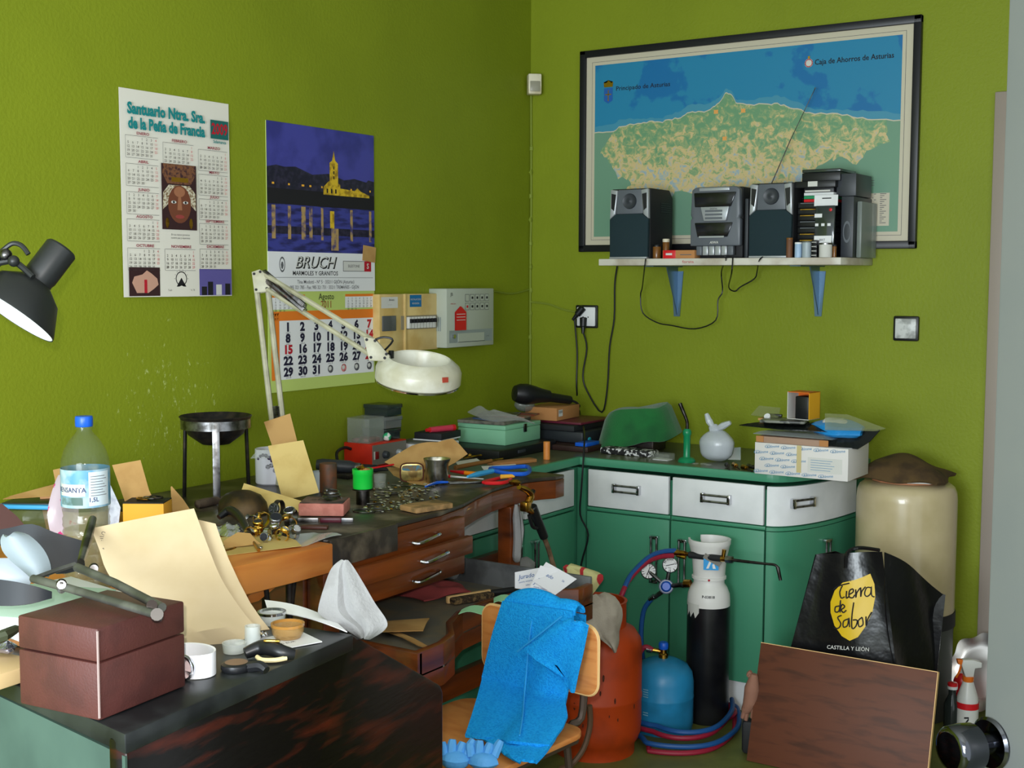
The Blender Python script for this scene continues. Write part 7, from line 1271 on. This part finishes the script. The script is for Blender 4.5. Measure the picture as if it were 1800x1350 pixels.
# regulator with two gauges
def O2(px, py): return at(px, py, y=oc_.y - .02)
rc_ = O2(1171, 1031); t = thing('gas_regulator', 'blue knobbed gas regulator with two round gauges on the cylinder', 'regulator', loc=rc_); I = T(*(-rc_)); vd = (CAM - rc_).normalized()
b = B(); b.cyl(steel, I @ rc_, I @ O2(1213, 1026), .008, n=12); b.cyl(brass, I @ O2(1203, 1026), I @ O2(1214, 1026), .014, n=8); b.out('inlet_stem', t)
RF = I @ zframe(rc_, vd); b = B(); b.lathe(dgreyp, [(0, -.022), (.024, -.022), (.0255, -.012), (.0255, .006), (0, .006)], 28, RF); b.out('body', t); b = B(); b.lathe(bluep, [(.0235, .006), (.0235, .013), (.017, .017), (.016, .032), (.013, .036), (0, .036)], 24, RF); b.lathe(papr2, [(.019, .0172), (.0225, .0142)], 24, RF); b.out('blue_knob', t)
for px, py, hd_ in ((1140, 1004, 75), (1178, 993, 20)):
    gp_ = O2(px, py); b = B(); F = I @ zframe(gp_, vd); b.lathe(steel, [(0, -.014), (.026, -.014), (.0275, -.006), (.0275, .006), (.0255, .008), (.024, .006), (0, .006)], 32, F); b.cyl(steel, I @ gp_, I @ lerp(gp_, rc_, .8), .007, n=10); gg = b.out('gauge', t); b = B(); b.lathe(mat('gauge_face', (226, 226, 226), .4), [(0, .0066), (.0238, .0066)], 28, F)
    b.box(ink, (0, 0, .0075), (.030, .0024, .0008), F @ RZ(hd_))
    for k in range(11): a = math.radians(-40 + 26 * k); b.box(inkg, (.019 * math.cos(a), .019 * math.sin(a), .0072), (.005, .0012, .0006), F @ T(0, 0, 0)); 
    b.text(ink, 'bar', .008, 0, -.010, .0072, F); b.out('dial', gg)
b = B(); b.tube(steel, [I @ O2(1164, 1040), I @ O2(1150, 1050)], .008, 10); b.cyl(chrome, I @ O2(1150, 1048), I @ O2(1142, 1054), .010, n=10); b.out('outlet', t)
# torch on top of the cylinder
def OT(px, py): return at(px, py, y=oc_.y - .055)
t = thing('welding_torch', 'brass welding torch with black grip lying across the cylinder cap', 'torch', loc=OT(1240, 980)); I = T(*(-OT(1240, 980)))
b = B(); b.cyl(brass, OT(1185, 971), OT(1205, 973), .0115, .009, 10, I); b.cyl(brass, OT(1203, 973), OT(1214, 975), .007, .007, 10, I); b.cyl(brass, OT(1190, 976), OT(1205, 980), .007, n=8, M=I); b.out('hose_nuts', t)
b = B(); b.cyl(blackm, OT(1211, 975), OT(1268, 982), .0115, .011, 16, I, bev=.002); b.out('grip', t)
b = B(); b.cyl(brass, OT(1266, 982), OT(1288, 984), .010, .008, 12, I); b.cyl(brass, OT(1271, 982), OT(1273, 966), .006, .0075, 10, I); b.cyl(steel, OT(1276, 983), OT(1288, 984), .012, n=6, M=I); b.out('valve', t)
b = B(); b.tube(dsteel, [OT(1286, 984), OT(1310, 987), OT(1345, 991), OT(1362, 993), OT(1369, 1000)], [.0055, .005, .0042, .0042, .0045], 10, I); b.cyl(dsteel, OT(1367, 997), OT(1372, 1020), .0065, .0055, 8, I); b.out('nozzle', t)
# hoses
hb = mat('blue_hose', (24, 78, 140), .5); hr = mat('red_hose', (146, 24, 50), .5)
def fl_(px, py, dz=.009): return at(px, py, z=dz)
cB, cR = c_, None
def hose(b, m, pts, mg=.0095):
    q = []; L = len(pts)
    for i in range(L - 1):
        a, p, c, d = [pts[max(0, min(L - 1, i + k))] for k in (-1, 0, 1, 2)]
        for j in range(6): t_ = j / 6; q.append(.5 * ((2 * p) + (c - a) * t_ + (2 * a - 5 * p + 4 * c - d) * t_ * t_ + (3 * p - a - 3 * c + d) * t_ ** 3))
    q.append(pts[-1]); o = []
    for p in q:
        p = V(p); p.z = max(p.z, .0088)
        for c, r, h in ((c_, .105, .235), (oc_, .0735, .44), (bo, .153, .40)):
            e = V((p.x - c.x, p.y - c.y, 0))
            if p.z < h and e.length < r + mg: e = e.normalized() * (r + mg); p = V((c.x + e.x, c.y + e.y, p.z))
        p.y = min(p.y, FY - .014); o.append(p)
    b.tube(m, o, .0085, 9, smooth=0)
def arc(c, r, a0_, a1_, z, n_=8): return [V((c[0] + r * math.cos(math.radians(lerp(a0_, a1_, i / n_))), c[1] + r * math.sin(math.radians(lerp(a0_, a1_, i / n_))), z)) for i in range(n_ + 1)]
F1 = [fl_(1088, 1230), fl_(1110, 1262), fl_(1150, 1296), fl_(1200, 1308), fl_(1250, 1300), fl_(1280, 1272), fl_(1282, 1248)]
F2 = [fl_(1088, 1296), fl_(1120, 1312), fl_(1190, 1322), fl_(1250, 1316), fl_(1288, 1292), fl_(1295, 1268), fl_(1286, 1240)]
up = [at(1096, 1040, y=-1.0), at(1110, 1012, y=-.95), at(1140, 982, y=-.86), at(1165, 972, y=-.80), OT(1187, 970)]
def off(pts, d): return [p + V(d) for p in pts]
dn = [at(1082, 1080, y=-1.0), V((.86, -1.0, .34)), V((.80, -.98, .12)), V((.82, -1.0, .02))]
blue_path = off(F1[::-1], (0, .012, .0)) [:0] + [p for p in off(up[::-1], (0, 0, .004))] + [at(1084, 1075, y=-.97), V((.855, -.93, .30)), V((.82, -.93, .10)), V((.845, -.93, .030))] + [p + V((.004, .012, .036)) for p in F1[1:]]
b = B(); hose(b, hb, blue_path); b.out('blue_hose', None, 'blue gas hose arching from the torch and coiling on the floor', 'hose')
red_path = off(up[::-1], (0, -.016, -.010)) + [at(1076, 1078, y=-1.0), V((.80, -.985, .30)), V((.765, -.985, .10)), V((.81, -.99, .030))] + [p + V((0, -.009, .022)) for p in F1[1:]]
b = B(); hose(b, hr, red_path, .022); b.out('red_hose', None, 'red gas hose arching from the torch and coiling beside the blue one', 'hose')
reg_b = [O2(1146, 1052), O2(1132, 1072), O2(1127, 1110), O2(1129, 1150), at(1137, 1180, y=-.68), V((1.0, -.69, .05)), V((.93, -.72, .010)), V((.86, -.80, .010)), V((.88, -.98, .010))] + [p + V((.005, .010, .015)) for p in F2[1:]]
b = B(); hose(b, hb, reg_b); b.out('blue_hose', None, 'blue gas hose from the regulator looping round the small blue bottle', 'hose')
v0 = c_ + V((-.035, -.01, .263)); red2 = [v0, v0 + V((-.03, -.012, .004)), at(1110, 1180, y=-.90), at(1090, 1205, y=-.92), at(1096, 1228, y=-.95), at(1112, 1232, z=.012) + V((-.04, -.0, 0)), V((.86, -.97, .010)), V((.90, -1.03, .010))] + [p + V((-.002, -.012, 0)) for p in F2[1:]]
b = B(); hose(b, hr, red2, .022); b.cyl(steel, v0 + V((-.004, 0, 0)), v0 + V((-.02, -.006, .002)), .0105, n=10); b.out('red_hose', None, 'red gas hose from the brass valve of the small blue bottle', 'hose')
# ================================================================ panel, bag, tank and the rest on the right
yP = -.98; a = at(1337, 1131, y=yP + .09); c = at(1648, 1181, y=yP + .09); zt = a.z; wP = c.x - a.x
MP = frame(V((a.x, yP, 0)), (1, 0, 0), V((0, .10, zt)))
t = thing('plywood_panel', 'red-brown plywood panel leaning against the black bag', 'panel', MP); hP = V((0, .10, zt)).length
b = B(); b.box(redw, (wP / 2, hP / 2, 0), (wP, hP, .016), bev=.001); b.out('board', t); b = B(); b.box(plye, (wP / 2, hP + .0004, 0), (wP, .002, .0165)); b.box(plye, (wP + .0004, hP / 2, 0), (.002, hP, .0165)); b.out('pale_edge', t)
# shopping bag
yB = -.82; g0 = lambda px, py, y=yB: at(px, py, y=y)
bm2 = mat('black_laminate', (18, 18, 20), .3, bump=1, bs=16, coat=.2)
t = thing('shopping_bag', 'black shopping bag with a yellow oval print standing behind the panel', 'bag', loc=(g0(1480, 1100).x, yB + .08, 0)); I = T(-g0(1480, 1100).x, -(yB + .08), 0)
fl0, fr0 = g0(1352, 1200), g0(1590, 1200); 
A_ = [g0(1348, 1215), g0(1428, 978)]; C_ = [g0(1600, 1215), g0(1545, 973)]
A_[0].z = 0; C_[0].z = 0
def ff(u, v):
    l = lerp(A_[0], A_[1], v); r = lerp(C_[0], C_[1], v); p = lerp(l, r, u); p.y += .03 * v + .012 * math.sin(math.pi * u) * math.sin(6 * v + 1) - .006 * math.sin(9 * u + 4 * v); return I @ p
b = B(); b.sheet(bm2, ff, 16, 16, .002); b.out('front_panel', t)
def sd(u, v):
    l = lerp(C_[0], C_[1], v) + V((0, .03 * v, 0)); bt = V((at(1632, 1200, y=-.62).x, -.60, 0)); tp = at(1662, 1046, y=-.60); md = lerp(bt, at(1640, 1090, y=-.60), min(1, v * 1.6)) if v < .625 else lerp(at(1640, 1090, y=-.60), tp, (v - .625) / .375)
    p = lerp(l, md, u); p.x += -.02 * math.sin(math.pi * u) * (1 - v) + .012 * math.sin(5 * u + 7 * v); p.z += .015 * math.sin(math.pi * u) * v; return I @ p
b = B(); b.sheet(bm2, sd, 12, 14, .002); b.out('side_panel', t)
def bkf(u, v):
    l = V((A_[0].x, -.60, 0)); l2 = V((A_[1].x + .02, -.66, A_[1].z - .01)); r = V((at(1632, 1200, y=-.62).x, -.60, 0)); r2 = at(1662, 1046, y=-.60); return I @ lerp(lerp(l, l2, v), lerp(r, r2, v), u)
b = B(); b.sheet(bm2, bkf, 8, 10, .002); b.out('back_panel', t)
b = B(); b.sheet(bm2, lambda u, v: I @ lerp(lerp(A_[0], A_[1], v) + V((0, .03 * v, 0)), lerp(V((A_[0].x, -.60, 0)), V((A_[1].x + .02, -.66, A_[1].z - .01)), v), u), 6, 8, .002); b.out('side_panel', t)
b = B(); b.tube(bm2, [I @ (g0(1482, 1000) + V((0, .022, 0))), I @ (g0(1484, 975) + V((0, .025, .0))), I @ (g0(1500, 968) + V((0, .05, 0))), I @ (g0(1540, 970) + V((0, .03, 0)))], .006, 6); b.out('handle', t)
def on(px, py, o=.012):
    """On the bag's front face, a little proud of it."""
    p = g0(px, py); v = p.z / A_[1].z; l = lerp(A_[0], A_[1], v); r = lerp(C_[0], C_[1], v); u = (p.x - l.x) / (r.x - l.x); q = I.inverted() @ ff(u, v); return V((p.x, q.y - o, p.z))
ov = [(1524, 1012), (1532, 1030), (1534, 1052), (1530, 1078), (1520, 1102), (1508, 1120), (1494, 1126), (1480, 1118), (1466, 1100), (1458, 1078), (1457, 1060), (1464, 1040), (1478, 1026), (1498, 1022), (1510, 1018)]
cy_ = mat('print_yellow', (216, 178, 24), .4); b = B(); vs = [I @ on(1497, 1072, .004)] + [I @ on(*p, .004) for p in ov]; mid = [I @ on(lerp(1497, p[0], .5), lerp(1072, p[1], .5), .004) for p in ov]; K = len(ov)
b.add(cy_, vs + mid, [(0, K + 1 + i, K + 1 + (i + 1) % K) for i in range(K)] + [(K + 1 + i, 1 + i, 1 + (i + 1) % K, K + 1 + (i + 1) % K) for i in range(K)]); b.out('yellow_oval', t)
b = B(); st = [[(1462, 1038), (1470, 1032), (1490, 1027)], [(1478, 1031), (1474, 1042), (1477, 1052), (1483, 1050)], [(1486, 1040), (1486, 1052), (1490, 1050)], [(1491, 1046), (1497, 1042), (1496, 1037), (1491, 1040), (1491, 1050), (1497, 1052), (1500, 1047)], [(1501, 1038), (1502, 1052), (1503, 1044), (1508, 1036)], [(1509, 1035), (1510, 1051), (1511, 1042), (1517, 1034)], [(1526, 1036), (1519, 1036), (1516, 1046), (1520, 1051), (1526, 1046), (1527, 1034), (1528, 1049), (1533, 1052)],
      [(1474, 1066), (1467, 1068), (1467, 1076), (1474, 1074), (1476, 1056), (1476, 1077)], [(1478, 1072), (1484, 1067), (1480, 1063), (1477, 1070), (1482, 1077), (1487, 1073)],
      [(1479, 1082), (1472, 1086), (1478, 1096), (1474, 1104), (1466, 1104)], [(1491, 1088), (1483, 1092), (1483, 1102), (1490, 1099), (1492, 1086), (1494, 1102)], [(1499, 1060), (1497, 1084), (1498, 1104), (1504, 1101), (1506, 1091), (1499, 1090)], [(1514, 1086), (1508, 1092), (1510, 1102), (1516, 1098), (1514, 1086)], [(1520, 1085), (1521, 1101), (1523, 1090), (1529, 1078)]]
for s_ in st: b.tube(ink, [I @ on(*p, .006) for p in s_], .0021, 5)
b.out('script_lettering', t, kind='stuff')
b = B(); pq = on(1491, 1139, .006); F = frame(I @ pq, on(1531, 1141, .006) - on(1452, 1136, .006), (0, 0, 1)); b.text(papr2, 'CASTILLA Y LEÓN', .017, 0, 0, .0, F, shear=.15, bold=.01, sx=.98); b.rect(papr2, -.015, -.028, .012, -.0268, 0, F); b.out('white_lettering', t)
# water tank
hc = V((1.695, -.235, 0)); rh = .168; zt_ = at(1590, 850, y=hc.y - .05).z
t = thing('water_tank', 'tall cream enamel water tank with a black band beside the rounded cabinet', 'water tank', loc=hc)
b = B(); b.lathe(cream, [(rh, .36), (rh, zt_ - .055), (rh * .985, zt_ - .03), (rh * .94, zt_ - .012), (rh * .84, zt_), (0, zt_ + .004)], 56); b.out('tank_shell', t)
b = B(); b.lathe(blackm, [(rh * .96, .318), (rh * 1.02, .318), (rh * 1.02, .368), (rh * .96, .368), (rh * .96, .318)], 56); b.out('black_band', t); b = B(); b.lathe(mat('dark_grey_base', (66, 70, 66), .6), [(0, 0), (rh * .97, 0), (rh * .985, .008), (rh * .985, .325), (0, .325)], 56); b.out('base', t)
zt_ += .005
b = B(); b.prism(mat('terracotta_plate', (170, 112, 76), .6), [(hc.x + .115 * math.cos(i * .52), hc.y - .02 + .10 * math.sin(i * .52)) for i in range(12)], zt_, zt_ + .006, bev=.002); b.box(oak, (hc.x - .13, hc.y - .02, zt_ + .003), (.06, .012, .005), rz=10); b.out('terracotta_tile', None, 'terracotta plate sticking out under the brown suede pouch on the tank', 'plate')
b = B(); b.box(papr2, (hc.x + .07, hc.y - .085, zt_ + .010), (.09, .05, .004), rz=20); b.out('white_card', None, 'white card edge under the brown suede pouch', 'card')
def gl(u, v):
    x = lerp(-.15, .135, u) * (1 - .12 * v); y = lerp(-.13, .11, v); e = math.sin(math.pi * u) ** .5 * math.sin(math.pi * v) ** .35
    return V((hc.x + x + .02 * v + .012 * math.sin(6 * v), hc.y + y + .03 * u - .02, zt_ + .014 + .078 * e * (1.1 - .5 * u) + .006 * math.sin(9 * u + 5 * v) + .018 * v * (1 - u)))
b = B(); b.sheet(leather, gl, 20, 14, .010); b.out('suede_pouch', None, 'brown suede leather pouch lying crumpled on the cream tank', 'pouch')
# silver tray, spray bottle, red-capped bottle
tc_ = at(1700, 1235, y=-.12); b = B(); rT = .112
def trf(u, v):
    a = 2 * math.pi * u; k = 1 + .055 * (math.cos(8 * a)) * max(0, v - .7) / .3; r = rT * v * k
    return V((r * math.cos(a), r * math.sin(a) * 1.15, .004 + .012 * max(0, (v - .72) / .28) + (.004 * math.sin(48 * a) if v > .9 else 0)))
MT = frame(V((tc_.x + .045, -.10, .14)), (1, 0, 0), (0, .28, 1)); b.sheet(mat('bright_silver', (216, 212, 206), .3, 1), trf, 96, 12, .002); t = thing('silver_tray', 'silver tray with scalloped gadroon rim propped against the back wall', 'tray', MT); b.out('rim', t)
b = B(); b.lathe(mat('tray_dark_reflection', (20, 52, 50), .15, .6), [(0, .0045), (rT * .7, .0055), (rT * .71, .007)], 40, sy=1.15); b.out('centre', t)  # dark green reflection in the silver centre, put into its colour
p = at(1706, 1290, y=-.36); p.z = 0; zz_ = .0
def zat(py, y=-.36): return at(1700, py, y=y).z
t = thing('spray_bottle', 'white spray bottle with orange trigger and red band near the door knob', 'spray bottle', loc=(at(1700, 1250, y=-.36).x, -.36, 0)); H0 = zat(1195); H1 = zat(1158); rs = .036
sw_ = mat('spray_white', (206, 206, 200), .35); so_ = mat('spray_orange', (220, 110, 30), .4)
b = B(); b.lathe(sw_, [(0, 0), (rs, 0), (rs, H0 * .55), (rs * .92, H0 * .7), (rs * .55, H0 * .92), (rs * .42, H0), (0, H0)], 28); b.out('body', t)
b = B(); b.lathe(redp, [(rs * 1.01, zat(1243)), (rs * 1.02, zat(1232))], 28); b.out('red_band', t); b = B(); b.lathe(so_, [(rs * .46, H0 - .004), (rs * .5, H0 + .0), (rs * .5, H0 + .014), (0, H0 + .014)], 20); b.out('neck_ring', t)
XV = V((rv.x, rv.y, 0)).normalized(); F = frame((0, 0, H0 + .012), XV, (0, 0, 1)); hh = H1 - H0 - .012
b = B(); b.prism(sw_, [(-.012, 0), (.014, 0), (.018, hh * .5), (.040, hh * .55), (.040, hh * .85), (.01, hh), (-.022, hh), (-.026, hh * .7)], -.012, .012, F, bev=.003); b.out('spray_head', t); b = B(); b.prism(so_, [(-.036, hh * .72), (-.022, hh * .7), (-.022, hh * 1.0), (-.040, hh * 1.0)], -.009, .009, F, bev=.002); b.tube(so_, [(-.024, hh * .7, 0), (-.030, hh * .3, 0), (-.040, -.004, 0)], .0035, 6, F); b.out('trigger', t)
b = B(); b.text(ink, 'Z', .035, 0, 0, 0, frame(V((0, 0, zat(1262))) + (CAM - V((at(1700, 1250, y=-.36).x, -.36, 0))).normalized().cross(V((0, 0, 1))) * 0 + V((math.cos(va) * 0, 0, 0)) + V(((CAM.x - 1.75), (CAM.y + .36), 0)).normalized() * (rs + .001), XV, (0, 0, 1)), bold=.03); b.out('printed_letter', t)
t = thing('small_bottle', 'small dark bottle with a red and white cap left of the spray bottle', 'bottle', loc=(at(1673, 1250, y=-.37).x, -.37, 0)); h1 = zat(1215, -.37); b = B(); b.lathe(mat('dark_bottle_glass', (40, 46, 44), .12), [(0, 0), (.024, 0), (.026, .004), (.026, h1 - .05), (.012, h1 - .02), (.012, h1), (0, h1)], 24); b.out('body', t); b = B(); b.lathe(white, [(0, h1), (.0165, h1), (.0165, h1 + .010), (0, h1 + .010)], 20); b.out('collar', t); b = B(); b.lathe(redp, [(0, h1 + .010), (.016, h1 + .010), (.016, h1 + .019), (.013, h1 + .021), (0, h1 + .021)], 20); b.out('cap', t)
p = at(1690, 1200, y=-.27); b = B(); b.ball(redp, (p.x - .0, -.27, p.z), .03, (.9, .7, 1.1), n=14); b.cyl(redp, (p.x, -.27, 0), (p.x, -.27, p.z), .022, .018, 14); b.out('red_canister', None, 'red plastic canister partly hidden behind the spray bottle', 'canister')
# leather glove and black pouch by the panel's left edge
p = at(1318, 1240, y=-.93); gm_ = mat('pinkish_leather', (140, 98, 80), .8, bump=.3, bs=160); t = thing('leather_glove', 'pinkish brown leather glove standing at the left edge of the plywood panel', 'glove', loc=(p.x, -.93, 0)); G = lambda px, py: at(px, py, y=-.93) - V((p.x, -.93, 0))
b = B(); b.tube(gm_, [G(1326, 1185), G(1322, 1210), G(1318, 1235), G(1310, 1250)], [.010, .024, .022, .014], 12); 
for q in ([(1312, 1240), (1308, 1252), (1305, 1262)], [(1318, 1240), (1313, 1254), (1311, 1266)], [(1322, 1190), (1316, 1186), (1320, 1180)], [(1328, 1236), (1324, 1252), (1322, 1262)]): b.tube(gm_, [G(*x) for x in q], [.009, .008, .006], 8)
b.out('hand', t)
b = B(); z0 = at(1318, 1255, y=-.91); b.box(blackm, (p.x + .02, -.905, .055), (.10, .05, .108), rz=18, bev=.012); b.out('black_pouch', None, 'black pouch on the floor at the left edge of the plywood panel, under the glove', 'pouch')
